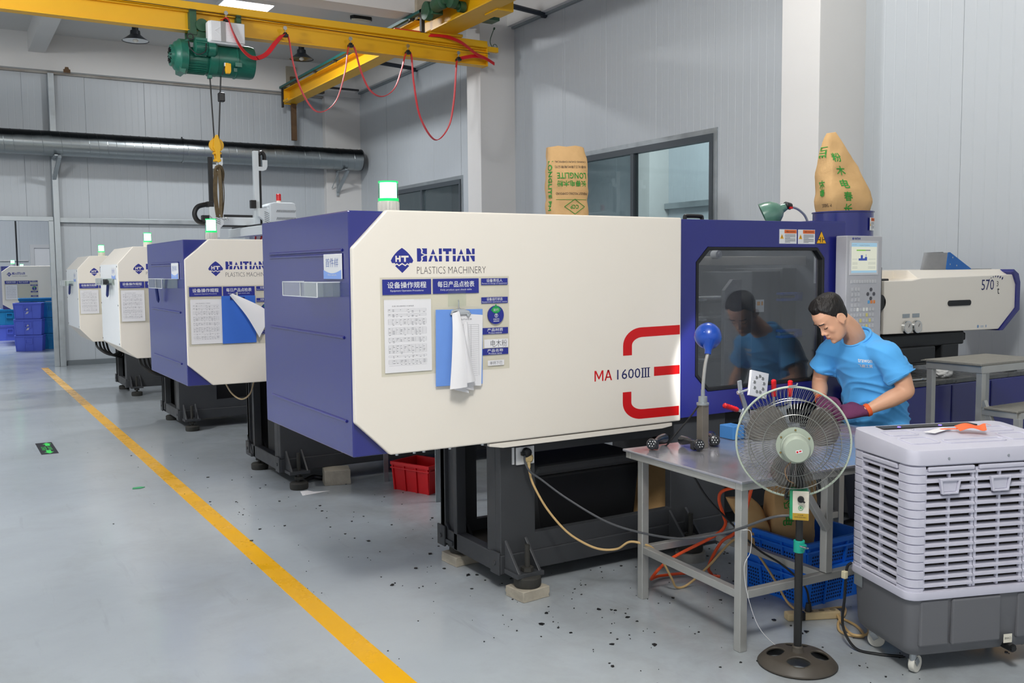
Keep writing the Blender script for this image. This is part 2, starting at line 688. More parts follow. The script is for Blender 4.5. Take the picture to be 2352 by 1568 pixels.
# concrete frame: beams and columns
trim = MB().box((-13, 18.27, 5.12), (7.6, 18.62, 5.73)).build('trim_1', WHITEC)
struct(trim)
struct(MB().box((1.485, 12.62, 5.40), (1.745, 18.27, 5.73)).build('ceiling_beam', WHITEC))
struct(MB().box((-13, 12.24, 5.21), (6.9, 12.64, 5.73)).build('ceiling_beam', WHITEC))
struct(MB().box((7.38, -7, 5.225), (7.62, 18.27, 5.73)).build('ceiling_beam', WHITEC))
TRIMM = MAT('flashing', '#8e979b', 0.45, metal=0.4)
struct(MB().box((7.45, -5, 5.195), (7.56, 18.4, 5.228)).build('trim_2', TRIMM))
struct(MB().box((-13, 18.40, 5.085), (6.9, 18.50, 5.122)).build('trim_3', MAT('beam_edge_metal', '#a8a6a0', 0.5, var=0.5, vscale=3, col2='#6f5a48')))
for y0, y1, x0 in ((5.99, 6.44, 6.88), (12.27, 12.68, 6.91), (18.33, 18.6, 6.76)):
    struct(MB().box((x0, y0, 0), (7.56, y1, 5.74)).build('column', WHITEC, bevel=0.006))
# rust stain plate on the back beam, steel shoe behind the runway end
RUST = MAT('rusty_steel', '#6a5138', 0.8, var=0.6, vscale=9, col2='#4a3320')

# opening: posts and rail of galvanised steel
fr = wall_root('door_1')
MB().box((1.775, 18.33, 0), (1.87, 18.47, 5.09)).build('post', GALV, fr, bevel=0.004)
MB().box((1.69, 18.36, 0), (1.772, 18.46, 2.56)).build('post', GALV, fr, bevel=0.004)
MB().box((-12, 18.36, 2.545), (1.77, 18.47, 2.625)).build('rail', GALV, fr, bevel=0.004)
MB().box((1.875, 18.40, 2.53), (6.8, 18.475, 2.615)).build('rail', GALV, fr, bevel=0.004)
struct(MB().box((1.9, 18.44, 0), (6.76, 18.475, 0.09)).build('baseboard_back', MAT('wall_foot', '#6d7478', 0.5)))

# next bay seen through the opening
wf = wall_root('wall_far')
for i in range(-6, 9):
    wall_panel(wf, 1.0, 0.0, 5.4, (i * 1.0, 30.0, 0), 0)
struct(MB().box((7.5, 18.6, 0), (7.6, 32, 5.4)).build('wall_far', WALLM))
TRIMF = MAT('door_outline', '#c2c4c6', 0.5)
d2 = wall_root('door_2')
MB().box((2.25, 29.93, 0), (2.35, 30.0, 2.45)).build('frame', TRIMF, d2)
MB().box((2.35, 29.93, 2.35), (3.6, 30.0, 2.45)).build('frame', TRIMF, d2)
MB().box((2.35, 29.96, 0), (3.6, 30.0, 2.35)).build('leaf', MAT('far_door', '#d4d6d9', 0.5), d2)
MB().box((-1, 29.96, 1.98), (2.2, 30.0, 2.02)).build('rail', TRIMF, d2)
for k, xx in enumerate((1.60,)):
    c = MB().cyl((xx, 25.0, 1.75), (xx, 25.0, 3.2), 0.018, n=8).cyl((xx, 25.0, 3.1), (xx, 25.0, 3.2), 0.045, n=10).build('cable_drop', BLACK)
    MB().box((xx - 0.02, 24.98, 3.2), (xx + 0.02, 25.02, 5.4)).build('hanger_rod', GALV, c)
    tag(c, 'thin black power cable hanging down beyond the wall opening', 'cable')

# room behind the right wall windows
wo = wall_root('wall_outer')
for i in range(3, 22):
    wall_panel(wo, 1.0, 0.0, 5.4, (11.5, i + 1.0, 0), -PI / 2)
struct(MB().box((11.05, 13.45, 0), (11.5, 13.95, 5.4)).build('column', WHITEC))
struct(MB().box((11.4, 3, 2.71), (11.5, 13.45, 2.81)).build('trim_4', GALV))
struct(MB().box((7.6, 2.9, 0), (12, 3.0, 5.4)).build('wall_side', WALLM))
struct(MB().box((7.6, 22, 0), (12, 22.1, 5.4)).build('wall_side', WALLM))

# windows in the right wall
WFR = MAT('window_frame_paint', '#454c52', 0.4)
WGL = GLASS('window_glass', '#e9f2f2', 0.02, 1.45, haze=0.03)
for n, (y0, y1, mid) in enumerate(((8.0, 10.94, 9.44), (13.985, 16.985, 15.48))):
    w = wall_root('window_%d' % (n + 1))
    z0, z1 = 1.30, 3.14
    MB().frame([(y0, z0), (y1, z0), (y1, z1), (y0, z1)], [(y0 + .05, z0 + .05), (y1 - .05, z0 + .05), (y1 - .05, z1 - .075), (y0 + .05, z1 - .075)], 'x', 7.47, 7.56).build('window_frame', WFR, w)
    MB().box((7.475, mid - .03, z0 + .05), (7.555, mid + .03, z1 - .07)).build('mullion', WFR, w)
    for a, b in ((y0 + .05, mid - .03), (mid + .03, y1 - .05)):
        MB().box((7.512, a, z0 + .05), (7.518, b, z1 - .075)).build('pane', WGL, w)
    MB().frame([(y0 - .06, z0 - .06), (y1 + .06, z0 - .06), (y1 + .06, z1 + .06), (y0 - .06, z1 + .06)], [(y0, z0), (y1, z0), (y1, z1), (y0, z1)], 'x', 7.488, 7.502).build('flashing', GALV, w)
# ------------------------------------------------------------------ injection moulding machines
LENS = GLASS('green_lens', '#d4ffe6', 0.1, 1.3, haze=0.0)
CORE = MAT('lit_lamp_core', '#c8ffe0', 0.3, emit='#a8ffd0', estr=9.0)
LENSG = MAT('green_lens_rim', '#19c46a', 0.3, emit='#12d060', estr=0.9)
LBASE = MAT('beacon_base', '#d8d6c8', 0.45)


def beacon(parent, x, y, z, r=0.05, h=0.10, hb=0.055):
    b = MB().lathe([(r * 1.0, 0), (r * 1.0, hb), (r * .96, hb + .004)], (x, y, z), n=28)
    for i in range(20):
        a = 2 * PI * i / 20
        b.cyl((x + r * math.cos(a), y + r * math.sin(a), z + .004), (x + r * math.cos(a), y + r * math.sin(a), z + hb - .004), r * .06, n=6)
    bo = b.build('signal_beacon', LBASE, parent, smooth=True)
    prof = [(r * 1.0, hb + .004)]
    k = 12
    for i in range(k):
        z0 = hb + .006 + (h - .012) * i / k
        prof += [(r * 1.0, z0), (r * .96, z0 + (h - .012) / k * .5)]
    prof += [(r * .98, hb + h - .004), (r * .9, hb + h)]
    MB().lathe(prof, (x, y, z), n=28).build('lens', LENS, bo, smooth=25)
    MB().lathe([(r * .82, hb + .006), (r * .82, hb + h - .008)], (x, y, z), n=20).build('lit_core', CORE, bo, smooth=True)
    MB().lathe([(r * 1.01, hb), (r * 1.01, hb + .014)], (x, y, z), n=28).lathe([(r * .97, hb + h - .006), (r * .97, hb + h + .001)], (x, y, z), n=28).build('lens_rim', LENSG, bo, smooth=True)
    return bo


# the maker's wordmark, in units of the letter field 520 x 117 (from the left, from the top)
WM = [
    [(0, 117), (0, 0), (28, 0), (38, 15), (36, 45), (66, 58), (36, 71), (38, 102), (28, 117)],
    [(42, 0), (88, 0), (88, 52), (72, 52), (48, 41), (52, 15)],
    [(52, 100), (48, 77), (72, 64), (88, 64), (88, 117), (42, 117)],
    [(142, 3), (161, 52), (122, 52)], [(116, 65), (141, 65), (123, 117), (99, 117)], [(148, 65), (167, 65), (186, 117), (160, 117)],
    [(193, 0), (220, 0), (220, 52), (193, 52)], [(193, 65), (220, 65), (220, 117), (193, 117)],
    [(230, 0), (308, 0), (308, 26), (230, 26)], [(255, 26), (283, 26), (283, 52), (255, 52)], [(255, 65), (283, 65), (283, 117), (255, 117)],
    [(318, 0), (345, 0), (345, 52), (318, 52)], [(318, 65), (345, 65), (345, 117), (318, 117)],
    [(395, 3), (414, 52), (375, 52)], [(368, 65), (393, 65), (376, 117), (352, 117)], [(400, 65), (420, 65), (438, 117), (412, 117)],
    [(442, 0), (465, 0), (492, 52), (442, 52)], [(495, 0), (520, 0), (520, 52), (495, 52)],
    [(442, 65), (468, 65), (468, 117), (442, 117)], [(475, 65), (520, 65), (520, 117), (502, 117)],
]


def logo(parent, ox, oy, oz, k=1.0, full=True):
    """emblem and wordmark; ox,oz = left corner / middle height of the emblem"""
    E = FLAT((ox, oy, oz), (k, 0, 0), (0, 0, k), 0.0004)
    pts = []
    for i in range(9):
        t = i / 8
        pts.append((0.0 + 0.0565 * t, 0.058 * (t ** 0.8) + 0.004 * math.sin(PI * t)))
    pts += [(0.113 - p[0], p[1]) for p in pts[-2::-1]]
    low = [(0.108, -0.010), (0.0565, -0.057), (0.005, -0.010)]
    E.poly(pts + low)
    if full:
        for L in WM:
            E.poly([(0.132 + q[0] / 520 * 0.305, 0.056 - q[1] / 117 * 0.061) for q in L])
    eo = E.build('emblem', BLUEP, parent)
    W = FLAT((ox, oy, oz), (k, 0, 0), (0, 0, k), 0.0008)
    for L in ([(20, 0), (27, 0), (27, 11), (38, 11), (38, 0), (46, 0), (46, 28), (38, 28), (38, 18), (27, 18), (27, 28), (20, 28)],
              [(49, 28), (49, 20), (63, 20), (63, 0), (72, 0), (72, 20), (86, 20), (86, 28)]):
        W.poly([(q[0] / 1000 + .003, q[1] / 1000 - .006) for q in L])
    z = [(20, -19), (30, -12), (40, -20), (56, -11), (72, -20), (82, -12), (92, -19), (92, -25), (82, -18), (72, -26), (56, -17), (40, -26), (30, -18), (20, -25)]
    for i in range(6):
        W.poly([(z[i][0] / 1000, z[i][1] / 1000), (z[i + 1][0] / 1000, z[i + 1][1] / 1000), (z[12 - i][0] / 1000, z[12 - i][1] / 1000), (z[13 - i][0] / 1000, z[13 - i][1] / 1000)])
    W.poly([(.004, -.0115), (.0215, -.0115), (.0215, -.026), (.018, -.026)]).poly([(.109, -.0115), (.0915, -.0115), (.0915, -.026), (.095, -.026)])
    W.build('emblem_letters', CREAM, parent)
    if full:
        FLAT((ox, oy, oz), (k, 0, 0), (0, 0, k), 0.0004).text('PLASTICS MACHINERY', 0.131, -0.062, w=0.366, h=0.033, bold=-0.016).build('lettering', INKD, parent)


def feet(root, pts, zb, stone=None, bracket=True):
    """levelling pads under a machine base; each pt (x, y, ground offset)"""
    for (x, y, g) in pts:
        m = MB().lathe([(0.066, g), (0.07, g + .012), (0.07, g + .045), (0.062, g + .052), (0.03, g + .055)], (x, y, 0), n=24)
        m.cyl((x, y, g + .05), (x, y, zb + .16), 0.014, n=10)
        m.cyl((x, y, g + .075), (x, y, g + .095), 0.034, n=6)
        f = m.build('levelling_foot', RUBBER, root, smooth=True)
        if bracket:
            b = MB().cbox((x, y + .03, zb + .012), (.16, .13, .024))
            for s in (-1, 1):
                b.prism([(y - .03, zb + .02), (y + .11, zb + .02), (y + .11, zb + .165)], 'x', x + s * .06 - .008, x + s * .06 + .008)
            b.build('foot_bracket', GREYB, f, bevel=0.003)


def base_frame(root, x0, x1, y0, y1, zb, zt, op0, op1):
    """steel machine bed: front plate with an opening, end posts, lower rails, tray"""
    m = MB().frame([(x0, zb + .1), (x1, zb + .1), (x1, zt), (x0, zt)], [(op0, zb + .19), (op1, zb + .19), (op1, zt - .1), (op0, zt - .1)], 'y', y0, y0 + .05)
    m.build('front_plate', GREYB, root, bevel=0.004)
    MB().box((x0 - .006, y0 - .008, zb), (x1, y0 + .09, zb + .1)).build('front_rail', GREYB, root, bevel=0.006)
    MB().box((x0, y0 + .05, zb + .1), (x0 + .03, y0 + .14, zt)).build('post', GREYB, root, bevel=0.004)
    MB().box((x0, y0 + .09, zb + .0), (x0 + .06, y1 - .05, zb + .1)).build('end_rail', GREYB, root, bevel=0.006)
    h = MB().box((x0, y1 - .03, zb), (x0 + .06, y1 + .03, zt)).box((x0 + .02, y1 - .13, zb + .02), (x0 + .04, y1 - .03, zt)).box((x0, y1 - .17, zb), (x0 + .06, y1 - .13, zt))
    h.build('post', GREYB, root, bevel=0.003)
    for yy in (y0 + .04, y1):
        MB().box((x0 - .016, yy - .045, zb - .002), (x0 - .004, yy + .045, zb + .115)).cyl((x0 - .022, yy, zb + .055), (x0 - .012, yy, zb + .055), .013, n=10).build('end_plate', GREYB, root, bevel=0.003)
    MB().frame([(x0, zb + .0), (x1, zb + .0), (x1, zt), (x0, zt)], [(op0, zb + .12), (op1 + .45, zb + .12), (op1 + .45, zt - .1), (op0, zt - .1)], 'y', y1 - .02, y1 + .02).build('rear_plate', GREYB, root)
    MB().box((x0 + .03, y0 + .05, zb + .045), (x1, y1 - .02, zb + .055)).build('tray', MAT('oily_tray', '#4a463c', 0.6, var=0.5, vscale=12), root)


def clamp_shell(root, L, D, zb, zt, cl, zc_top, zc_bot, style='blue', grooves=()):
    """guard of the clamping unit; local x along the machine, y depth, front at y=0"""
    if style == 'blue':
        MB().box((0.0, 0.022, zb), (L, D, zt - .004)).build('end_cover', BLUE, root, bevel=0.006)
        pl = [(0.172, zt), (cl, zt), (cl, zb), (0.170, zb), (0.0, zc_bot), (0.002, zc_top)]
        MB().prism(pl, 'y', -.012, .021).build('front_cover', CREAM, root, bevel=0.007)
        for g in grooves:
            (a, b, z) = g
            MB().prism([(0, z - .009), (-.008, z - .004), (-.008, z + .004), (0, z + .009)], 'y', a, b).build('pressed_rib', BLUE, root, bevel=0.002)
    else:
        pl = [(0.0, zc_bot), (0.0, zc_top), (0.15, zt), (L, zt), (L, zb), (0.15, zb)]
        MB().prism(pl, 'y', 0.0, D).build('front_cover', CREAM, root, bevel=0.006)
        MB().box((-.004, .012, zc_bot + .006), (0.0, D - .012, zc_top - .006)).build('end_cover', MAT('end_cover_white', '#f6f8f8', 0.3, var=.03), root, bevel=0.002)
        for yy in (.03, D - .03):
            for zz in (zc_bot + .03, (zc_bot + zc_top) / 2, zc_top - .03):
                MB().cyl((-.007, yy, zz), (-.003, yy, zz), .008, n=8).build('screw', BLACK, root)


# ---- machine 1 (nearest)
Y1 = 4.0
m1 = T('injection_molding_machine', 'nearest cream and blue injection moulding machine with red stripes and glazed blue door', 'machine', (1.58, Y1, 0), group='row of moulding machines')
clamp_shell(m1, 1.93, 1.342, 0.797, 1.921, 1.924, 1.749, 0.960, 'blue', ((0.10, 1.20, 1.742), (0.10, 1.20, 1.722), (0.10, 1.21, 1.342), (0.09, 1.22, 0.956)))
MB().prism([(0.70, 0.792), (1.87, 0.792), (1.87, 0.772), (1.80, 0.764), (0.78, 0.764), (0.70, 0.778)], 'y', -.004, .02).build('lower_flange', CREAM, m1, bevel=.003)
bl = MB()
for xx in (.22, .31, .36, .5, .68, .86):
    bl.cyl((xx, .03, .783), (xx, .03, .799), .008, n=8)
bl.build('bolt', ZINC, m1)
logo(m1, 0.188, -0.012, 1.692)
R = FLAT((-1.58, -0.012, 0), (1, 0, 0), (0, 0, 1), 0.0004)
NEWR = lambda: FLAT((-1.58, -0.012, 0), (1, 0, 0), (0, 0, 1), 0.0004)


def hook(cx, cz, sgn, xv0, xv1, zv, x1, zo, zi):
    out, inn = [], []
    for i in range(11):
        t = PI / 2 * i / 10
        out.append((cx - (cx - xv0) * math.cos(t), cz + (zo - cz) * math.sin(t)))
        inn.append((cx + .01 - (cx + .01 - xv1) * math.cos(t), cz + (zi - cz) * math.sin(t)))
    R.poly([(xv0, zv), out[0], inn[0], (xv1, zv)][::sgn])
    for i in range(10):
        R.poly([out[i], out[i + 1], inn[i + 1], inn[i]])
    R.poly([out[-1], (x1, zo + .003 * sgn), (x1, zi + .003 * sgn), inn[-1]])


hook(3.225, 1.235, 1, 3.100, 3.160, 1.183, 3.495, 1.330, 1.278)
R.build('red_stripe', REDP, m1)
NEWR().rect(3.312, 1.061, 3.495, 1.111).build('red_stripe', REDP, m1)
R = NEWR()
hook(3.225, 0.930, -1, 3.098, 3.156, 0.987, 3.491, 0.834, 0.886)
R.build('red_stripe', REDP, m1)
R = NEWR()
R.poly([(2.912 + a, 1.058 + b) for a, b in ((0, 0), (.009, 0), (.009, .042), (.026, .010), (.032, .010), (.049, .042), (.049, 0), (.058, 0), (.058, .056), (.047, .056), (.029, .022), (.011, .056), (0, .056))])
for q in (((0, 0), (.0095, 0), (.0295, .056), (.020, .056)), ((.0405, 0), (.050, 0), (.030, .056), (.0205, .056)), ((.010, .014), (.040, .014), (.0375, .021), (.0125, .021))):
    R.poly([(2.977 + a, 1.058 + b) for a, b in q])
R.build('red_lettering', REDP, m1)
NV = MAT('navy_print', '#1c2260', 0.5)
N = FLAT((-1.58, -0.012, 0), (1, 0, 0), (0, 0, 1), 0.001).text('1600', 3.060, 1.058, w=.157, h=.053)
for q in (3.228, 3.248, 3.268):
    N.rect(q, 1.058, q + .009, 1.110)
N.rect(3.222, 1.107, 3.284, 1.1105).rect(3.222, 1.0575, 3.284, 1.061)
N.build('model_lettering', NV, m1)
beacon(m1, 1.90 - 1.58, 0.30, 1.928, 0.05, 0.096, 0.055)

# operator door with its window
dx = -1.58
outer = [(3.51 + dx, 1.80), (3.51 + dx, 1.918), (4.85 + dx, 1.924), (4.925 + dx, 1.924), (4.925 + dx, 0.90), (4.925 + dx, 0.805), (3.60 + dx, 0.797), (3.51 + dx, 0.797)]
wino = [(3.672 + dx, 1.678), (3.760 + dx, 1.764), (4.665 + dx, 1.764), (4.728 + dx, 1.700), (4.732 + dx, 1.01), (4.665 + dx, .940), (3.766 + dx, .936), (3.670 + dx, 1.030)]
wini = [(3.690 + dx, 1.668), (3.772 + dx, 1.746), (4.655 + dx, 1.746), (4.710 + dx, 1.690), (4.714 + dx, 1.02), (4.655 + dx, .957), (3.776 + dx, .953), (3.688 + dx, 1.040)]
door = MB().frame(outer, wino, 'y', .055, .12).build('sliding_door', BLUE, m1, bevel=.004)
MB().frame(wino, wini, 'y', .050, .10).build('gasket', BLACK, door, bevel=.003)
PANE = GLASS('guard_window', '#d6d8da', 0.03, 1.9, haze=0.016, hazecol='#c8ccd4')
MB().prism(wini, 'y', .070, .078).build('pane', PANE, door)
hd = MB().tube(bez([(3.715 + dx, .2, 1.915), (3.715 + dx, .2, 1.940), (3.73 + dx, .2, 1.946), (3.83 + dx, .2, 1.946), (3.845 + dx, .2, 1.940), (3.845 + dx, .2, 1.915)], 4), .012, n=8)
hd.build('lifting_handle', BLACK, door, smooth=True)
MB().box((4.64 + dx, .06, 1.918), (4.92 + dx, .4, 1.93)).build('top_plate', BLUE, m1)
# interior seen through the pane
INT = MAT('mould_steel', '#6f7276', 0.42, metal=0.5, var=0.35, vscale=7, bump=.15, bscale=30)
MB().box((3.55 + dx, 1.18, .80), (4.95 + dx, 1.22, 1.9)).box((3.55 + dx, .12, .80), (4.95 + dx, 1.2, .82)).box((3.52 + dx, .12, .8), (3.55 + dx, 1.2, 1.9)).box((4.93 + dx, .12, .8), (4.96 + dx, 1.2, 1.9)).build('inner_housing', MAT('housing_grey', '#6a6d73', 0.5, var=.2, vscale=5), m1)
MB().box((3.55 + dx, .35, 1.66), (4.90 + dx, .40, 1.715)).build('inner_rail', CREAM, m1, bevel=.003)
MB().cyl((4.06 + dx, .28, 1.725), (4.06 + dx, .33, 1.725), .026, n=20).cyl((4.06 + dx, .27, 1.725), (4.06 + dx, .29, 1.725), .014, n=12).build('door_roller', WPLA, m1, smooth=True)
MB().prism([(4.30 + dx, .82), (4.30 + dx, 1.50), (4.37 + dx, 1.57), (4.45 + dx, 1.57), (4.45 + dx, .82)], 'y', .48, .51).build('inner_shield', MAT('shield_steel', '#a5a6ab', 0.35, metal=.5, bump=.4, bscale=70), m1, bevel=.003)
MB().box((4.52 + dx, .46, .82), (4.78 + dx, .95, 1.62)).build('mould_half', INT, m1, bevel=.006)
MB().box((4.80 + dx, .46, .82), (4.93 + dx, 1.0, 1.64)).build('fixed_platen', INT, m1, bevel=.006)
MB().box((3.60 + dx, .5, .82), (3.95 + dx, 1.05, 1.60)).build('moving_platen', MAT('dark_platen', '#3c3e42', 0.5, var=.3, vscale=6), m1, bevel=.01)
for yy in (.6, 1.0):
    for zz in (1.05, 1.31, 1.44):
        MB().cyl((3.6 + dx, yy, zz), (4.9 + dx, yy, zz), .024, n=14).build('tie_bar', CHROME, m1, smooth=True)
HB = MAT('hose_blue', '#2b58c8', 0.4)
for zz in (1.45, 1.205):
    MB().box((4.74 + dx, .40, zz - .028), (4.93 + dx, .46, zz - .012)).box((4.74 + dx, .40, zz + .012), (4.93 + dx, .46, zz + .028)).box((4.88 + dx, .40, zz - .028), (4.93 + dx, .46, zz + .028)).build('clamp_block', HB, m1, bevel=.004)
    MB().cyl((4.73 + dx, .42, zz), (4.86 + dx, .42, zz), .013, n=12).build('clamp_bolt', CHROME, m1, smooth=True)
lab = MB().box((4.385 + dx, .290, 1.365), (4.455 + dx, .292, 1.443)).build('notice_plate', WPLA, m1)
FLAT((4.385 + dx, .290, 1.365), (1, 0, 0), (0, 0, 1)).rect(.008, .042, .034, .066).rect(.044, .042, .060, .066).build('orange_squares', MAT('orange_print', '#f0a020', .6), lab)
MB().box((4.825 + dx, .2, 1.54), (4.88 + dx, .22, 1.75)).build('white_strip', WPLA, m1)
# warning stickers
ORN = MAT('orange_label', '#e06a2c', 0.5)
YST = MAT('warning_yellow', '#f3b40c', 0.5)


def sticker(parent, ox, oy, oz, w, h, eu=(1, 0, 0)):
    s = FLAT((ox, oy, oz), eu, (0, 0, 1), .0008).rect(0, 0, w, h).build('warning_sticker', WPLA, parent)
    FLAT((ox, oy, oz), eu, (0, 0, 1), .0014).rect(w * .29, h * .72, w * .985, h * .97).build('header_band', ORN, s)
    FLAT((ox, oy, oz), eu, (0, 0, 1), .0014).poly([(w * .05, h * .34), (w * .25, h * .34), (w * .15, h * .68)]).build('hazard_triangle', YST, s)
    k = FLAT((ox, oy, oz), eu, (0, 0, 1), .0018)
    k.poly([(w * .13, h * .38), (w * .155, h * .38), (w * .175, h * .56), (w * .145, h * .56)])
    k.text('警告 WARNING', w * .4, h * .79, w=w * .5, h=h * .11)
    for i in range(8):
        zz = h * (.62 - i * .075)
        k.rect(w * .32, zz, w * (.92 if i % 4 != 3 else .62), zz + h * .022)
    k.build('small_print', INKD, s)
    return s


sticker(door, 4.331 + dx, .055, 1.787, .149, .086)
sticker(door, 4.491 + dx, .055, 1.786, .150, .087)
tr = FLAT((4.654 + dx, .055, 1.788), (1, 0, 0), (0, 0, 1), .0008).poly([(-.002, 0), (.092, 0), (.045, .082)]).build('warning_sign', INKD, door)
FLAT((4.654 + dx, .055, 1.788), (1, 0, 0), (0, 0, 1), .0014).poly([(.003, .003), (.087, .003), (.045, .076)]).build('sign_face', YST, tr)
k = FLAT((4.654 + dx, .055, 1.788), (1, 0, 0), (0, 0, 1), .002)
for s in (-1, 1):
    k.rect(.045 + s * .009 - .003, .008, .045 + s * .009 + .003, .042)
    k.rect(min(.045 + s * .012, .045 + s * .028), .022, max(.045 + s * .012, .045 + s * .028), .028)
k.build('sign_symbol', INKD, tr)

# control panel
cp = MB().box((4.803 + dx, -.055, 1.00), (5.137 + dx, .03, 1.836)).build('control_panel', MAT('panel_grey', '#b6b6ba', 0.45), m1, bevel=.006)
MB().box((5.02 + dx, .03, 1.1), (5.12 + dx, .2, 1.7)).build('panel_arm', BLACK, cp)
MB().frame([(4.828 + dx, 1.592), (5.095 + dx, 1.592), (5.095 + dx, 1.805), (4.828 + dx, 1.805)], [(4.842 + dx, 1.606), (5.082 + dx, 1.606), (5.082 + dx, 1.792), (4.842 + dx, 1.792)], 'y', -.0585, -.0553).build('screen_bezel', MAT('bezel_grey', '#cfcfd2', .4), cp)
scr = MB().box((4.840 + dx, -.0572, 1.604), (5.084 + dx, -.0556, 1.794)).build('screen', MAT('screen_lit', '#101214', .2, emit='#eef0dc', estr=.74), cp)
so = (4.840 + dx, -.0572, 1.604)
F = lambda t=.0006: FLAT(so, (1, 0, 0), (0, 0, 1), t)
F().rect(.002, .164, .242, .188).rect(.002, .002, .242, .016).build('title_bar', MAT('screen_sky', '#101214', .3, emit='#a9d2ea', estr=.75), scr)
F().rect(.05, .138, .135, .146).build('progress_bar', MAT('screen_green', '#101214', .3, emit='#8cd05a', estr=.7), scr)
F().rect(.07, .078, .15, .092).rect(.09, .092, .11, .112).rect(.128, .092, .150, .100).rect(.137, .1, .141, .118).build('machine_icon', MAT('screen_blue', '#101214', .3, emit='#3c56b4', estr=.7), scr)
kk = F(.0008)
for zz in (.03, .038, .056, .064, .086):
    kk.rect(.012, zz, .06, zz + .0015).rect(.16, zz, .23, zz + .0015)
kk.rect(.135, .1385, .18, .1455).text('HAITIAN', .08, .169, w=.09, h=.008).text('MA1600', .01, .173, w=.04, h=.006)
kk.build('screen_text', MAT('screen_grey', '#101214', .3, emit='#9aa6a8', estr=.6), scr)
FLAT((4.85 + dx, -.055, 1.812), (1, 0, 0), (0, 0, 1), .0008).text('HAITIAN', .022, 0, w=.055, h=.013, bold=.03).poly([(0, .006), (.008, .015), (.016, .006), (.008, -.003)]).build('panel_badge', BLUEP, cp)
keys = []


def key(x, z, w=.019, h=.022, mat=None):
    ko = MB().box((x, -.0580, z), (x + w, -.0552, z + h)).build('key', mat or KEYM, cp, bevel=.002)
    return ko


KEYM = MAT('key_grey', '#c4c4c6', .5)
KEYD = MAT('key_mark', '#54545a', .6)
KC = [MAT('key_blue', '#5ea6dc', .5), MAT('key_orange', '#e08a4c', .5), MAT('key_white', '#ecece6', .5), MAT('key_yellow', '#d8cc7a', .5)]
for i in range(10):
    key(4.842 + dx + i * .0245, 1.54)
for r_ in range(4):
    for c_ in range(3):
        key(4.85 + dx + c_ * .03, 1.492 - r_ * .033)
for (cx, cz) in ((5.035, 1.500), (5.005, 1.472), (5.063, 1.472), (5.034, 1.444)):
    MB().cyl((cx + dx, -.058, cz), (cx + dx, -.0552, cz), .012, n=12).build('key', KEYD, cp)
for i, mt in enumerate((KC[0], KC[1], KC[1])):
    key(5.006 + dx + i * .026, 1.412, .018, .02, mt)
for r_ in range(6):
    for c_ in range(8):
        if r_ == 0 and c_ in (2, 4, 5):
            key(4.845 + dx + c_ * .029, 1.365 - r_ * .035, .018, .022, KC[2])
        else:
            key(4.845 + dx + c_ * .029, 1.365 - r_ * .035, .018, .022, KC[3] if (r_, c_) in ((1, 5), (2, 3), (2, 6), (3, 2), (3, 5)) else None)

# hopper
hp = MB().lathe([(.210, 1.60), (.210, 2.028), (.217, 2.030), (.217, 2.038), (.205, 2.038), (.205, 1.62)], (5.635 + dx, .67, 0), n=48, cap=False).build('hopper', BLUE, m1, smooth=True)
MB().lathe([(.207, 1.62), (.10, 1.50), (.10, 1.3)], (5.635 + dx, .67, 0), n=32).build('hopper_cone', BLUE, hp, smooth=True)
a0 = math.radians(-74)
st = Vector((5.635 + dx + .2145 * math.cos(a0), .67 + .2145 * math.sin(a0), 1.87))
sticker(hp, st.x + .040 * math.sin(a0), st.y - .040 * math.cos(a0), 1.90, .08, .09, eu=(math.cos(a0 + PI / 2), math.sin(a0 + PI / 2), 0))

# injection unit on the right
ic = [(5.50, 1.18), (5.50, 1.545), (5.79, 1.545), (5.90, 1.560), (6.99, 1.575), (7.035, 1.50), (7.035, 1.32), (6.83, 1.165)]
cov = MB().prism([(q[0] + dx, q[1]) for q in ic], 'y', .20, 1.1).build('injection_cover', CREAM, m1, bevel=.006)
MB().prism([(.205, 1.55), (.30, 1.615), (1.0, 1.615), (1.1, 1.56)], 'x', 5.88 + dx, 7.0 + dx).build('cover_roof', CREAM, cov, bevel=.003)
MB().box((5.47 + dx, .42, 1.5), (5.90 + dx, 1.0, 1.615)).build('rear_cover', CREAM, cov, bevel=.004)
MB().prism([(q[0] + dx, q[1]) for q in ((6.985, 1.615), (7.05, 1.58), (7.075, 1.515), (7.075, 1.305), (6.865, 1.155), (6.825, 1.155), (7.03, 1.32), (7.03, 1.50), (6.975, 1.595))], 'y', .185, 1.11).build('end_edge', BLUE, cov, bevel=.003)
MB().prism([(6.22 + dx + .23 * t_ + (.02 * math.cos(a_)), 1.375 + .02 * math.sin(a_)) for t_, a_ in [(1, -PI / 2 + PI * i / 6) for i in range(7)] + [(0, PI / 2 + PI * i / 6) for i in range(7)]], 'y', .192, .205).build('grip_slot', DARK, cov)
for gx in (5.735, 5.842):
    g = MB().cyl((gx + dx, .20, 1.222), (gx + dx, .178, 1.222), .046, .044, n=24).build('pressure_gauge', CHROME, cov, smooth=True)
    MB().cyl((gx + dx, .1785, 1.222), (gx + dx, .1765, 1.222), .037, n=24).build('dial', MAT('dial_face', '#c9c7c2', .4), g)
    MB().bar((gx + dx, .176, 1.222), (gx + dx + .014, .176, 1.244), .004, .002).build('needle', INKD, g)
    MB().box((gx + dx - .038, .197, 1.287), (gx + dx + .038, .2005, 1.314)).build('label_plate', GALV, cov)
t5 = FLAT((dx, .20, 0), (1, 0, 0), (0, 0, 1), .001)
t5.text('570', 6.60, 1.462, w=.155, h=.078)
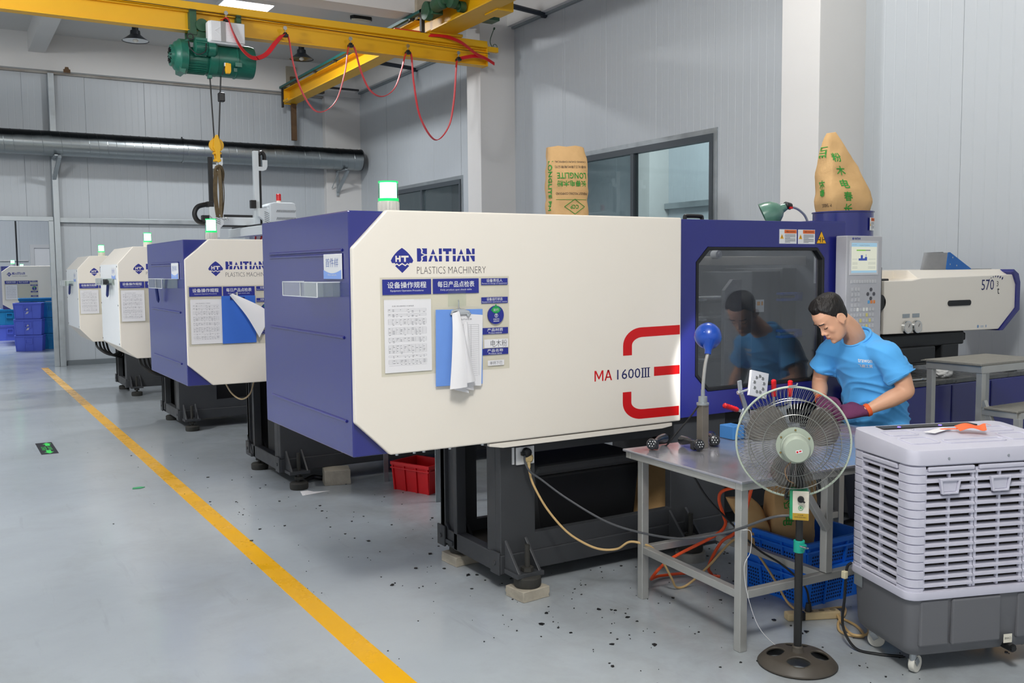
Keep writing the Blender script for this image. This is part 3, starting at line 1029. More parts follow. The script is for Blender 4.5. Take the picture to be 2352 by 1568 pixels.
for i in range(8):
    a = math.radians(150 - i * 14)
    t5.poly([(6.78 + .125 * math.cos(a) * (.9 + .02 * i) + sx, 1.492 + .07 * math.sin(a) * 1.0 + sz) for sx, sz in ((-.001 * i - .002, -.003 - .0016 * i), (.001 * i + .002, -.003), (.001 * i + .002, .003 + .0012 * i), (-.001 * i - .002, .003))])
t5.build('size_lettering', NV, cov)
FLAT((dx, .20, 0), (1, 0, 0), (0, 0, 1), .001).text('3', 6.79, 1.487, h=.04).text('t', 6.798, 1.43, h=.046).build('size_suffix', INKD, cov)
FLAT((dx, .20, 0), (1, 0, 0), (0, 0, 1), .001).poly(circ(6.57, 1.195, .012)).rect(6.60, 1.196, 6.64, 1.199).rect(6.60, 1.188, 6.64, 1.191).rect(6.665, 1.185, 6.675, 1.203).build('small_badge', MAT('pale_badge', '#7f9dc0', .5), cov)
for zz in (1.30, 1.42):
    MB().cyl((5.499 + dx, .32, zz), (5.49 + dx, .32, zz), .014, n=10).build('cover_bolt', BLACK, cov)
blk = MB().box((5.40 + dx, .22, 1.2), (5.50 + dx, .5, 1.64)).cyl((5.47 + dx, .2, 1.40), (5.47 + dx, .32, 1.40), .055, n=16).box((5.42 + dx, .24, 1.52), (5.60 + dx, .4, 1.56)).build('nozzle_guard', BLACK, m1, bevel=.006)
CARR = MAT('oily_black_steel', '#26282a', .45, var=.3, vscale=10)
cb = MB().box((5.62 + dx, .3, 1.06), (6.56 + dx, 1.0, 1.16)).box((5.70 + dx, .25, .95), (6.15 + dx, .95, 1.07)).box((6.30 + dx, .3, .93), (6.50 + dx, .95, 1.07)).box((6.5 + dx, .35, 1.08), (6.66 + dx, .9, 1.14)).build('injection_carriage', CARR, m1, bevel=.012)
for yy in (.35, .95):
    MB().cyl((5.4 + dx, yy, .945), (6.9 + dx, yy, .945), .022, n=12).build('guide_rod', CHROME, m1, smooth=True)
bed = MB().box((4.95 + dx, -.05, .33), (7.35 - 1.58, 1.3, .84)).build('injection_bed', BLUE, m1, bevel=.008)
MB().box((4.95 + dx, -.05, .841), (7.35 - 1.58, 1.3, .872)).build('bed_top', MAT('oily_bed_top', '#6c6d6c', .3, metal=.4, var=.5, vscale=9, rvar=.12, col2='#3a3a3a'), m1, bevel=.004)
for xx in (5.9, 6.35, 6.9):
    MB().box((xx + dx, -.054, .36), (xx + dx + .012, -.05, .83)).build('bed_seam', MAT('bed_seam_blue', '#1d2166', .5), bed)
MB().box((4.95 + dx, .02, .06), (5.72, 1.25, .33)).build('bed_plinth', GREYB, m1)

# machine bed under the clamp, feet, socket, tank
base_frame(m1, 2.40 - 1.58, 3.95 - 1.58, .10, .75, .085, .80, 2.61 - 1.58, 3.53 - 1.58)
MB().box((3.95 + dx, .35, .1), (4.95 + dx, 1.2, .79)).build('lower_housing', DARK, m1)
MB().box((2.42 + dx, .12, .72), (4.93 + dx, 1.2, .80)).build('clamp_bed', DARK, m1)
feet(m1, ((2.475 + dx, -.035, .056), (2.47 + dx, .66, .056), (3.575 + dx, -.02, .05)), .105)
tank = MB().prism([(2.76 + dx, .15), (3.42 + dx, .15), (3.47 + dx, .52), (2.72 + dx, .52)], 'y', .30, .68).build('coolant_tank', BLACK, m1, bevel=.02)
MB().prism([(2.70 + dx, .52), (3.49 + dx, .52), (3.46 + dx, .58), (2.74 + dx, .58)], 'y', .27, .70).build('tank_lid', MAT('tank_lid_grey', '#47484a', .55), tank, bevel=.02)
so = MB().box((2.492 + dx, .088, .645), (2.600 + dx, .102, .737)).build('power_socket', WPLA, m1, bevel=.003)
MB().box((2.470 + dx, .094, .65), (2.482 + dx, .102, .737)).build('socket_edge', WPLA, so)
FLAT((2.492 + dx, .088, .645), (1, 0, 0), (0, 0, 1), .0008).rect(.05, .012, .056, .03).rect(.072, .02, .076, .034).build('socket_holes', INKD, so)


# ---- info boards: clear sheet with printed headers
def info_board(label, loc, sx=1.0, sz=1.0, full=True, group='clear notice boards on the machine row'):
    b = T('notice_board', label, 'notice board', loc, group=group)
    W_, H_ = .680 * sx, .453 * sz
    MB().box((0, -.004, 0), (W_, 0, H_)).build('clear_sheet', BOARDM, b)
    ev = (0, 0, sz)
    eu = (sx, 0, 0)
    FF = lambda t: FLAT((0, -.004, 0), eu, ev, t)

    def header(u0, v0, u1, v1, cn, en, big):
        h_ = FF(.0004).rect(u0, v0, u1, v1).build('header_sign', BLUEP, b)
        w = u1 - u0
        d = v1 - v0
        t = FF(.0008)
        if big:
            t.text(cn, u0 + .1 * w, v0 + .42 * d, w=.8 * w, h=.42 * d, bold=.012).text(en, u0 + .16 * w, v0 + .17 * d, w=.68 * w, h=.15 * d)
        else:
            t.text(cn, u0 + .2 * w, v0 + .42 * d, w=.6 * w, h=.5 * d, bold=.008).text(en, u0 + (.03 if len(en) > 20 else .25) * w, v0 + .08 * d, w=(.94 if len(en) > 20 else .5) * w, h=.27 * d)
        t.build('lettering', WPLA, h_)
    header(.010, .374, .256, .444, '设备操作规程', 'Equipment Operation Procedures', True)
    header(.265, .374, .511, .444, '每日产品点检表', 'Daily product spot check table', True)
    header(.524, .411, .673, .443, '设备责任人', 'Person in charge of equipment', False)
    header(.524, .322, .673, .352, '设备运行状态', 'Equipment operation status', False)
    header(.526, .172, .673, .203, '产品材质', 'Product material', False)
    header(.525, .071, .673, .102, '产品名称', 'Product name', False)
    p = FF(.0006).rect(.016, .016, .254, .352).build('procedure_sheet', PAPER, b)
    ink = FF(.0010)
    ink.text('交通工程注塑成型工艺参数表', .055, .318, w=.11, h=.007)
    y_ = .308
    rows = [.308, .302, .296, .286, .281, .276, .262, .256, .250, .244, .238, .222, .216, .210, .204, .198, .192, .176, .170, .164, .158, .142, .136, .130, .124, .118, .112, .106, .094, .088, .074, .068, .062, .056, .048]
    for zz in rows:
        ink.rect(.035, zz, .228, zz + .0006)
    for i in range(11):
        u = .035 + i * .0193
        for (z0, z1) in ((.238, .262), (.192, .222), (.158, .176), (.106, .142), (.056, .074)):
            ink.rect(u, z0, u + .0006, z1)
    for (z0, z1) in ((.296, .308), (.276, .286), (.088, .094)):
        for u in (.035, .13, .228):
            ink.rect(u, z0, u + .0006, z1)
    rnd = random.Random(3)
    for zz in rows[:-1]:
        for i in range(10):
            if rnd.random() < .45:
                u = .038 + i * .0193
                ink.rect(u, zz - .0042, u + rnd.uniform(.004, .011), zz - .0022)
    ink.build('table_print', INK, p)
    pk = FF(.0024).rect(.012, .348, .104, .3515).rect(.166, .348, .258, .3515).rect(.012, .014, .2585, .0165).rect(.2562, .014, .2585, .352).build('pocket_edge', BOARDM, b)
    d_ = MB().cyl((.602 * sx, -.004, .265 * sz), (.602 * sx, -.009, .265 * sz), .045 * sx, n=36).build('status_dial', BLUEP, b)
    FLAT((0, -.009, 0), eu, ev, .001).poly([(.574, .289), (.588, .276), (.603, .272), (.618, .277), (.630, .290), (.618, .304), (.602, .309), (.587, .304)]).rect(.598, .309, .606, .316).build('dial_leaf', MAT('dial_green', '#149a4a', .5), d_)
    FLAT((0, -.009, 0), eu, ev, .0018).text('运行', .587, .283, w=.03, h=.014).ring(.603, .262, .0095, .0018).rect(.6015, .256, .6045, .266).poly([(.598, .264), (.608, .264), (.603, .269)]).text('设备状态', .586, .240, w=.034, h=.009).rect(.587, .233, .619, .236).build('dial_print', WPLA, d_)
    for (u0, v0, u1, v1, s_, h_) in ((.537, .105, .672, .147, '电木粉', .034), (.556, .018, .648, .044, '单柄下巴', .017)):
        if not full:
            continue
        c_ = FF(.0014).rect(u0, v0, u1, v1).build('name_slip', PAPER, b)
        FF(.002).text(s_, u0 + (u1 - u0) * .12 + (.02 if h_ > .02 else 0), v0 + (v1 - v0 - h_) / 2, w=(u1 - u0) * (.68 if h_ > .02 else .76), h=h_, bold=-.01).build('slip_lettering', INKD, c_)
    return b


info_board('clear notice board on the nearest cream machine, behind a blue clipboard', (1.712, 3.9875, 1.162))

# clipboard hanging from its hook
cb_ = T('clipboard', 'blue clipboard with folded white papers hanging on the nearest machine', 'clipboard', (1.98, 3.975, 1.10))
Rm = Matrix.Rotation(math.radians(.8), 4, 'Y')
MB().box((0, -.004, 0), (.252, 0, .362)).xf(Rm).build('board', MAT('clipboard_blue', '#6f9be6', .45, var=.08, vscale=14), cb_, bevel=.003)
hk = MB().tube(bez([(.125, -.004, .405), (.124, -.008, .395), (.124, -.008, .372), (.128, -.012, .362)], 5), .0028, n=6).build('hook', CHROME, cb_, smooth=True)
MB().box((.075, .004, .375), (.17, .006, .45)).build('hook_pad', ACRYL, hk)
MB().box((.077, -.014, .335), (.187, -.004, .343)).prism([(.080, .342), (.184, .336), (.180, .352), (.150, .362), (.112, .364), (.085, .356)], 'y', -.012, -.005).cyl((.172, -.016, .333), (.172, -.008, .333), .008, n=10).build('clip', CHROME, cb_, bevel=.0015)
pg = FLAT((0, -.0045, 0), (1, 0, 0), (0, 0, 1), .0015).poly([(.095, .345), (.255, .330), (.243, -.012), (.08, .0)]).build('check_sheet', PAPER, cb_)
ik = FLAT((0, -.0045, 0), (1, 0, 0), (0, 0, 1), .0022)
ik.text('生产计划表', .135, .308, w=.06, h=.008)
for i in range(26):
    zz = .285 - i * .0098
    ik.rect(.12, zz, .232 - .0003 * i, zz + .0007)
for u in (.152, .168, .19, .232):
    ik.rect(u - .001, .04, u, .285)
ik.build('table_print', INK, pg)
fl = MB()


def curl(path0, path1, n=14):
    """sheet between two edge curves (lists of 3-D points)"""
    a, b = bez(path0, 5), bez(path1, 5)
    m = MB()
    k_ = 5
    rings = []
    for p, q in zip(a, b):
        row = []
        for i in range(k_ + 1):
            t_ = i / k_
            c_ = p.lerp(q, t_)
            c_ = c_ + Vector((0, -.010 * math.sin(PI * t_), 0))
            row.append(c_)
        rings.append(row)
    vs = [p for r_ in rings for p in r_]
    w_ = k_ + 1
    fs = [(i * w_ + j, i * w_ + j + 1, (i + 1) * w_ + j + 1, (i + 1) * w_ + j) for i in range(len(rings) - 1) for j in range(k_)]
    return m.add(vs, fs)


curl([(.086, -.012, .344), (.078, -.03, .26), (.066, -.04, .12), (.052, -.045, -.012)], [(.118, -.018, .354), (.128, -.042, .26), (.130, -.06, .12), (.134, -.065, -.004)]).build('folded_sheet', PAPER, cb_, smooth=60)
curl([(.112, -.012, .352), (.124, -.03, .26), (.132, -.045, .12), (.138, -.05, .012)], [(.122, -.016, .348), (.142, -.022, .26), (.168, -.03, .13), (.198, -.034, .018)]).build('folded_sheet', PAPER, cb_, smooth=60)
curl([(.10, -.009, .3), (.10, -.012, .15), (.09, -.014, -.02)], [(.14, -.009, .3), (.16, -.012, .15), (.17, -.014, -.042)]).build('folded_sheet', PAPER, cb_, smooth=60)
curl([(.15, -.009, .3), (.14, -.012, .15), (.13, -.014, -.015)], [(.17, -.009, .3), (.185, -.012, .15), (.197, -.014, -.03)]).build('folded_sheet', PAPER, cb_, smooth=60)


# sample card + clear tray on the blue end faces
def end_card(label, loc):
    c_ = T('sample_card', label, 'sign', loc, group='first sample cards')
    MB().box((-.006, -.115, -.058), (0, .115, .058)).build('card', WPLA, c_, bevel=.002)
    e_ = lambda t: FLAT((-.006, .115, -.058), (0, -1, 0), (0, 0, 1), t)
    e_(.001).text('首件样', .03, .055, w=.165, h=.042, bold=-.01).build('lettering', MAT('card_blue', '#5d74b8', .5), c_)
    e_(.001).poly([(0, 0), (.23, 0), (.23, .042)] + [(.23 - .23 * i / 8, .042 - .016 * math.sin(PI * i / 8)) for i in range(1, 9)]).build('blue_wave', MAT('card_sky', '#86a8ea', .5), c_)
    e_(.0016).text('First sample', .06, .012, w=.11, h=.012).build('lettering', WPLA, c_)
    return c_


def tray(label, loc, stuff=False):
    t_ = T('acrylic_tray', label, 'tray', loc, group='clear trays on the machine ends')
    w, d, h = .50, .11, .068
    m = MB().box((-d, -w / 2, 0), (0, w / 2, .003)).box((-d, -w / 2, 0), (-d + .003, w / 2, h)).box((-.003, -w / 2, 0), (0, w / 2, h)).box((-d, -w / 2, 0), (0, -w / 2 + .003, h)).box((-d, w / 2 - .003, 0), (0, w / 2, h)).box((-d, -.02, 0), (0, -.017, h))
    m.build('tray', ACRYL, t_)
    e_ = MB()
    for (a, b) in (((-d, -w / 2, h), (-d, w / 2, h)), ((-d, -w / 2, h), (0, -w / 2, h)), ((-d, w / 2, h), (0, w / 2, h)), ((-d, -w / 2, 0), (-d, -w / 2, h)), ((-d, w / 2, 0), (-d, w / 2, h)), ((-d, -w / 2, 0), (-d, w / 2, 0)), ((-d, -.018, 0), (-d, -.018, h))):
        e_.bar(a, b, .004, .004)
    e_.build('tray_edges', MAT('acrylic_edge', '#d6dadb', .25), t_)
    return t_


end_card('white and blue card on the blue end of the nearest machine', (1.577, 4.212, 1.668))
tray('clear empty tray on the blue end of the nearest machine', (1.576, 4.38, 1.528))
# ---- machine 2 (second from the camera)
m2 = T('injection_molding_machine', 'cream and blue moulding machine second in the row, behind the nearest one', 'machine', (1.49, 6.93, 0), group='row of moulding machines')
clamp_shell(m2, 2.1, 1.37, .832, 1.880, 2.09, 1.735, .985, 'blue', ((.18, 1.2, 1.715), (.18, 1.2, 1.70), (.17, 1.23, 1.355), (.19, 1.21, .98)))
logo(m2, .162, -.012, 1.668, .93)
MB().box((2.1, .08, .84), (3.5, 1.35, 1.88)).build('door_block', BLUE, m2, bevel=.006)
MB().box((3.5, .1, .3), (5.4, 1.3, .86)).build('injection_bed', BLUE, m2, bevel=.006)
MB().prism([(3.75, 1.15), (3.75, 1.6), (5.2, 1.6), (5.3, 1.5), (5.3, 1.3), (5.1, 1.15)], 'y', .25, 1.15).build('injection_cover', CREAM, m2, bevel=.006)
MB().lathe([(.24, 1.6), (.24, 2.03), (.235, 2.035)], (4.06, 1.15, 0), n=32).build('hopper', BLUE, m2, smooth=True)
MB().box((2.1, .12, .1), (3.5, 1.2, .84)).build('lower_housing', DARK, m2)
base_frame(m2, .68, 2.1, .09, .95, .115, .84, 1.05, 1.9)
MB().box((.74, .3, .2), (1.9, .6, .8)).build('oil_tank', DARK, m2)
feet(m2, ((.78, -.03, 0), (.74, .86, 0)), .115)
FLAT((1.30, .09, .5), (1, 0, 0), (0, 0, 1), .002).rect(0, 0, .07, .05).build('small_plate', MAT('plate_blue', '#1767b4', .5), m2)
beacon(m2, 1.75 - 1.49, .27, 1.882, .041, .10, .055)
cbl = MB().tube(bez([(.30, .2, .84), (.35, .18, .74), (.42, .17, .69), (.49, .18, .73), (.53, .2, .84)], 6), .006, n=6).build('drooping_cable', MAT('beige_cable', '#cdb78e', .5), m2, smooth=True)
info_board('clear notice board on the second machine, beside a blue clipboard with a turned sheet', (1.503, 6.916, 1.118), .93, .95, full=False)
end_card('white and blue card on the blue end of the second machine', (1.487, 7.215, 1.655))
tray('clear tray with a blue pen on the blue end of the second machine', (1.486, 7.40, 1.53))
PENB = MAT('pen_blue', '#1d2c6a', .4)
tag(MB().cyl((1.44, 7.74, 1.60), (1.46, 7.75, 1.43), .012, n=8).cyl((1.46, 7.75, 1.43), (1.462, 7.752, 1.41), .012, .003, n=8).build('marker_pen', PENB), 'dark blue marker pen hanging on the tray of the second machine', 'pen')
c2 = T('clipboard', 'blue clipboard with a white sheet turned up, hanging on the second machine', 'clipboard', (1.735, 6.908, 1.128))
MB().box((0, -.004, 0), (.245, 0, .345)).build('board', MAT('clipboard_blue_dark', '#3a6fd0', .45), c2, bevel=.003)
MB().box((.06, -.012, .318), (.165, -.004, .335)).cyl((.11, -.01, .335), (.11, -.004, .37), .008, n=8).build('clip', CHROME, c2)
curl([(.055, -.012, .352), (.16, -.06, .20), (.245, -.08, .04)], [(.075, -.02, .362), (.24, -.06, .28), (.335, -.07, .215)]).build('turned_sheet', PAPER, c2, smooth=60)

# ---- machines 3 and 4 (all cream, bevelled ends)
for i, (loc, zb, zt, c0, c1, D, lab, bx) in enumerate((
        ((1.53, 10.10, 0), .78, 1.905, .90, 1.735, 1.17, 'all cream moulding machine third in the row, its white end catching the light', .34),
        ((1.545, 13.40, 0), .745, 1.865, .915, 1.70, 1.22, 'farthest cream moulding machine this side of the wall, fourth in the row', .33))):
    m = T('injection_molding_machine', lab, 'machine', loc, group='row of moulding machines')
    clamp_shell(m, 2.0, D, zb, zt, 2.0, c1, c0, 'cream')
    logo(m, .145, 0, (1.68, 1.655)[i], .93)
    MB().box((2.0, .1, .8), (3.3, D, 1.8)).build('door_block', BLUE, m, bevel=.006)
    MB().box((3.3, .1, .3), (5.2, D, .86)).build('injection_bed', BLUE, m)
    base_frame(m, .56, 2.2, .09, .95, .10, zb + .02, .95, 1.9)
    MB().box((.62, .3, .2), (2.0, .6, .76)).build('oil_tank', DARK, m)
    feet(m, ((.66, -.03, 0), (.64, .86, 0)), .10)
    beacon(m, bx, .26, zt + .002, .041, .095, .05)
    h = MB()
    for k in range(4):
        h.tube(bez([(.22 + .05 * k, .3 + .08 * k, zb + .02), (.24 + .06 * k, .25 + .08 * k, zb - .10 - .03 * k), (.4 + .06 * k, .2 + .1 * k, zb - .2 - .02 * k), (.6, .3 + .1 * k, zb - .12)], 6), .014, n=6)
    h.build('hydraulic_hoses', BLACK, m, smooth=True)
info_board('clear notice board on the third machine, only its left sheet in view', (1.535, 10.098, 1.142), .93, .93, full=False)
info_board('clear notice board on the fourth machine, smallest of the row this side of the wall', (1.548, 13.398, 1.10), .93, .92, full=False)
tray('clear tray filled with dark parts on the white end of the third machine', (1.524, 10.55, 1.52))
tray('clear tray on the white end of the farthest machine this side of the wall', (1.539, 14.08, 1.475))
sc_ = end_card('faded card on the white end of the third machine', (1.524, 10.30, 1.64))
end_card('faded card on the white end of the farthest machine this side of the wall', (1.539, 13.62, 1.59))
for k in range(5):
    tag(MB().lathe([(.006, 0), (.024, .01), (.026, .035), (.012, .055)], (1.455 + .012 * (k % 3), 10.40 + .055 * k, 1.524), n=10).build('moulded_part', BLACK, None, smooth=True), 'small black moulded part in the tray on the third machine', 'part', 'black parts in the tray')
for (xx, yy, zz, lab) in ((1.51, 10.63, 1.44, 'blue pen hanging under the tray of the third machine'), (1.525, 14.12, 1.40, 'blue pen hanging under the tray of the fourth machine')):
    tag(MB().cyl((xx, yy, zz + .10), (xx - .01, yy, zz - .03), .014, n=8).cyl((xx - .01, yy, zz - .03), (xx - .012, yy, zz - .05), .014, .003, n=8).build('marker_pen', PENB), lab, 'pen')

# ---- machine beyond the opening
m5 = T('injection_molding_machine', 'cream and blue moulding machine seen through the opening in the far wall', 'machine', (1.22, 24.2, 0), group='row of moulding machines')
clamp_shell(m5, 2.2, 1.34, .83, 1.808, 2.19, 1.68, .94, 'blue')
logo(m5, .105, -.012, 1.62, .84)
base_frame(m5, .7, 2.2, .1, .8, .1, .88, 1.0, 1.9)
beacon(m5, .25, .26, 1.812, .045, .09, .045)
info_board('clear notice board on the machine beyond the wall opening', (1.267, 24.186, 1.04), 1.0, .98, full=False)
m6 = T('injection_molding_machine', 'hidden machine beyond the wall opening, only its green beacon in view', 'machine', (1.4, 27.0, 0), group='row of moulding machines')
clamp_shell(m6, 1.8, 1.2, .87, 1.74, 1.79, 1.62, .97, 'blue')
base_frame(m6, .6, 1.8, .1, .8, .1, .88, .9, 1.6)
beacon(m6, .44, .26, 1.742, .045, .09, .045)

# ------------------------------------------------------------------ plastic crates
def crate(name, label, loc, L, W, H, mat, rz=0, ribs=3, group=None, holes=False, cat='crate', taper=.025, mark=None, handle=True):
    t = T(name, label, cat, loc, rz, group)
    th = .012

    def ring(z, e, tt):
        return [(-L / 2 + tt + e, -W / 2 + tt + e, z), (L / 2 - tt - e, -W / 2 + tt + e, z), (L / 2 - tt - e, W / 2 - tt - e, z), (-L / 2 + tt + e, W / 2 - tt - e, z)]
    m = MB()
    m.loft([ring(.012, taper, th), ring(0, taper, 0), ring(H, 0, 0), ring(H, 0, th), ring(.012, taper, th)], cap=False)
    m.add(ring(.012, taper, th), [(0, 1, 2, 3)]).add(ring(0, taper, 0), [(3, 2, 1, 0)])
    body = m.build('body', mat, t)
    r = MB()
    for z in ((H - .024, H), (H - .05, H - .04)):
        e = -.008
        r.frame([(-L / 2 + e, -W / 2 + e), (L / 2 - e, -W / 2 + e), (L / 2 - e, W / 2 - e), (-L / 2 + e, W / 2 - e)], [(-L / 2 + .002, -W / 2 + .002), (L / 2 - .002, -W / 2 + .002), (L / 2 - .002, W / 2 - .002), (-L / 2 + .002, W / 2 - .002)], 'z', z[0], z[1])
    r.build('rim', mat, t, bevel=.002)
    for i in range(ribs + 1):
        for s in (-1, 1):
            u = (-.5 + (i + .0) / ribs) * (L - .02)
            MB().bar((u * .95, s * (W / 2 - taper + .004), 0), (u, s * (W / 2 + .002), H - .024), .012, .010, up=(0, 1, 0)).build('rib', mat, t)
            v = (-.5 + i / ribs) * (W - .02)
            MB().bar((s * (L / 2 - taper + .004), v * .95, 0), (s * (L / 2 + .002), v, H - .024), .012, .010, up=(1, 0, 0)).build('rib', mat, t)
    if handle:
        for s in (-1, 1):
            MB().frame([(-.07, H * .45), (.07, H * .45), (.075, H * .78), (-.075, H * .78)], [(-.055, H * .5), (.055, H * .5), (.055, H * .72), (-.055, H * .72)], 'y', s * (W / 2 - .004), s * (W / 2 + .010)).build('handle', mat, t)
    if holes:
        hm = MB()
        for s in (-1, 1):
            for zi in range(int((H - .07) / .018)):
                z = .022 + zi * .018
                e = taper * (1 - z / H)
                for i in range(int((L - .1) / .016)):
                    u = -L / 2 + .055 + i * .016
                    if int((i + 2) / 9) % 2 == 0 or True:
                        hm.cbox((u, s * (W / 2 - e + .0005), z), (.0075, .003, .009))
                for i in range(int((W - .1) / .016)):
                    v = -W / 2 + .055 + i * .016
                    hm.cbox((s * (L / 2 - e + .0005), v, z), (.003, .0075, .009))
        o = hm.build('holes', MAT('crate_hole_shade', '#08275c', .8), t)
        o['kind'] = 'stuff'
    if mark:
        FLAT((-.06, -W / 2 - .008, H * .3), (1, 0, 0), (0, 0, 1), .002).poly([(.02, .0), (.07, .01), (.09, .06), (.05, .05)]).poly([(.03, .08), (.08, .09), (.06, .13)]).build('worn_mark', MAT('scuffed_white', '#b9b6c4', .8), t)
    return t


for i, (h, pos) in enumerate((('bottom', 0), ('middle', 1), ('top', 2))):
    crate('stacking_crate', 'violet blue crate by the opening post, %s of its stack of three' % h, (1.62, 22.55, .342 * i), .53, .38, .335, CBLUE2, math.radians(-14), 3, 'violet blue crates beyond the opening', mark=i > 0)
for i, h in enumerate(('bottom', 'middle', 'top')):
    crate('stacking_crate', 'teal crate right behind the violet blue stack, %s of three' % h, (2.12, 22.9, .342 * i), .53, .38, .335, CTEAL, math.radians(-20), 3, 'teal crates beyond the opening')
crate('stacking_crate', 'wide bright teal crate lying on top behind the violet blue stack', (1.85, 23.0 - .35 + .6, 1.03), .75, .42, .07, CTEAL, math.radians(-3), 3, handle=False)
for i in range(3):
    crate('stacking_crate', ('lowest', 'middle', 'hidden top')[i] + ' crate under the wide teal crate behind the stack', (1.75, 23.30 - .05, .342 * i), .5, .36, .335, CTEAL, 0, 3, 'teal crates beyond the opening')
crate('stacking_crate', 'violet blue crate on the floor under a teal one, at the far left', (1.45, 26.4, 0), .6, .42, .38, CBLUE2, 0, 3)
crate('stacking_crate', 'teal crate standing on a violet blue one at the far left', (1.45, 26.4, .385), .62, .43, .38, CTEAL, 0, 3)
crate('stacking_crate', 'dark blue crate at the left edge behind a wooden stick, on the floor', (1.0, 26.8, 0), .5, .4, .38, CBLUE, 0, 3)
crate('stacking_crate', 'dark blue crate at the left edge, stacked on another', (1.0, 26.8, .385), .5, .4, .38, CBLUE, 0, 3)
tag(MB().bar((.98, 25.6, 0), (.86, 25.75, 1.0), .035, .035).build('wooden_stick', MAT('plain_wood', '#b98a5a', .7), None), 'wooden stick leaning at the left edge beyond the opening', 'stick')

# ------------------------------------------------------------------ things on the floor round the machines
rc = crate('red_crate', 'small red crate on the floor below the nearest machine', (3.056, 6.378, 0), .37, .28, .215, REDB, math.radians(-67.5), 3, taper=.018, handle=False)


def stone(label, c, sz, rz, tilt=0, group='stone blocks under and round the machines', seed=1):
    rnd = random.Random(seed)
    bm = bmesh.new()
    bmesh.ops.create_cube(bm, size=1)
    bmesh.ops.subdivide_edges(bm, edges=bm.edges, cuts=3, use_grid_fill=True)
    for v in bm.verts:
        n = noise.noise_vector(v.co * 3 + Vector((seed * 7, 0, 0))) * .045
        v.co += n
        v.co = Vector((v.co.x * sz[0], v.co.y * sz[1], v.co.z * sz[2]))
        v.co.z += sz[2] / 2
        if v.co.z < sz[2] * .12:
            v.co.z = 0
    me = bpy.data.meshes.new('stone_block')
    bm.to_mesh(me)
    bm.free()
    o = link('stone_block', me, STONE, None, smooth=30, bevel=.003)
    o.location = c
    o.rotation_euler = (tilt, 0, rz)
    return tag(o, label, 'stone block', group)


stone('pale stone block under the near levelling foot of the nearest machine', (2.475, 3.965, 0), (.165, .15, .054), .1, seed=2)
stone('pale stone block under the rear levelling foot of the nearest machine', (2.455, 4.65, 0), (.15, .16, .054), .05, seed=3)
stone('chipped stone block lying on the floor between the first two machines', (2.58, 6.93, 0), (.20, .17, .115), -.25, seed=4)
stone('stone offcut standing in the bed opening of the nearest machine', (3.07, 4.36, .142), (.18, .10, .075), .15, tilt=.2, seed=5)
pad = MB().lathe([(.085, 0), (.085, .048), (.078, .05)], (3.575, 3.98, 0), n=28).build('round_pad', MAT('dull_aluminium', '#a9a8a2', .5, metal=.5, var=.3, vscale=20), None, smooth=True)
tag(pad, 'round metal pad under a levelling foot behind the steel table', 'pad')
tag(MB().prism([(2.215, 6.66), (2.44, 6.70), (2.33, 6.74), (2.30, 6.80), (2.245, 6.80)], 'z', .001, .002).build('paper_scrap', PAPER, None), 'torn white paper scrap on the floor beside a levelling foot', 'paper')
tag(MB().prism([(1.19, 7.58), (1.25, 7.57), (1.285, 7.60), (1.26, 7.63), (1.20, 7.625)], 'z', .001, .004).build('green_scrap', MAT('scrap_green', '#2c9a60', .6), None), 'small green scrap lying on the floor past the yellow line', 'scrap')
tag(MB().tube(bez([(2.36, 7.05, .02), (2.45, 7.1, .03), (2.52, 7.08, .018), (2.6, 7.12, .018)], 5), .018, n=8).build('hose_end', BLACK, None, smooth=True), 'short black hose end beside the chipped stone block', 'hose')
sg = T('floor_sign', 'black exit sign with green arrows stuck on the floor', 'floor sign', (.80, 9.83, 0))
MB().box((-.072, -.33, .0005), (.072, .33, .0015)).build('backing', INKD, sg)
GLOW = MAT('sign_green', '#3fe060', .5)
fs = FLAT((.072, .0, .0015), (0, 1, 0), (-1, 0, 0), .0008)
fs.poly([(.12, .07), (.12, .03), (.22, .03), (.22, .01), (.31, .05), (.22, .09), (.22, .07)])
fs.poly([(-.12, .05), (-.12, .09), (-.22, .09), (-.22, .11), (-.31, .07), (-.22, .03), (-.22, .05)])
fs.text('安全出口', -.11, .074, w=.2, h=.045).text('EXIT', -.10, .03, w=.18, h=.03)
fs.build('arrows_and_lettering', GLOW, sg)

# angle-iron stand behind the nearest machine
stn = T('angle_stand', 'grey angle-iron stand behind the base of the nearest machine', 'stand', (2.965, 5.95, 0))
for (x_, y_) in ((0, 0), (-.05, .80), (.6, 0), (.55, .8)):
    MB().box((x_ - .014, y_ - .004, 0), (x_ + .024, y_ + .004, .72)).box((x_ + .016, y_, 0), (x_ + .024, y_ + .035, .72)).build('leg', GALV, stn)
MB().bar((-.05, .8, .55), (0, 0, .40), .03, .03).build('side_rail', GALV, stn)
MB().box((-.06, 0, .7), (.6, .82, .72)).build('shelf', GREYB, stn)

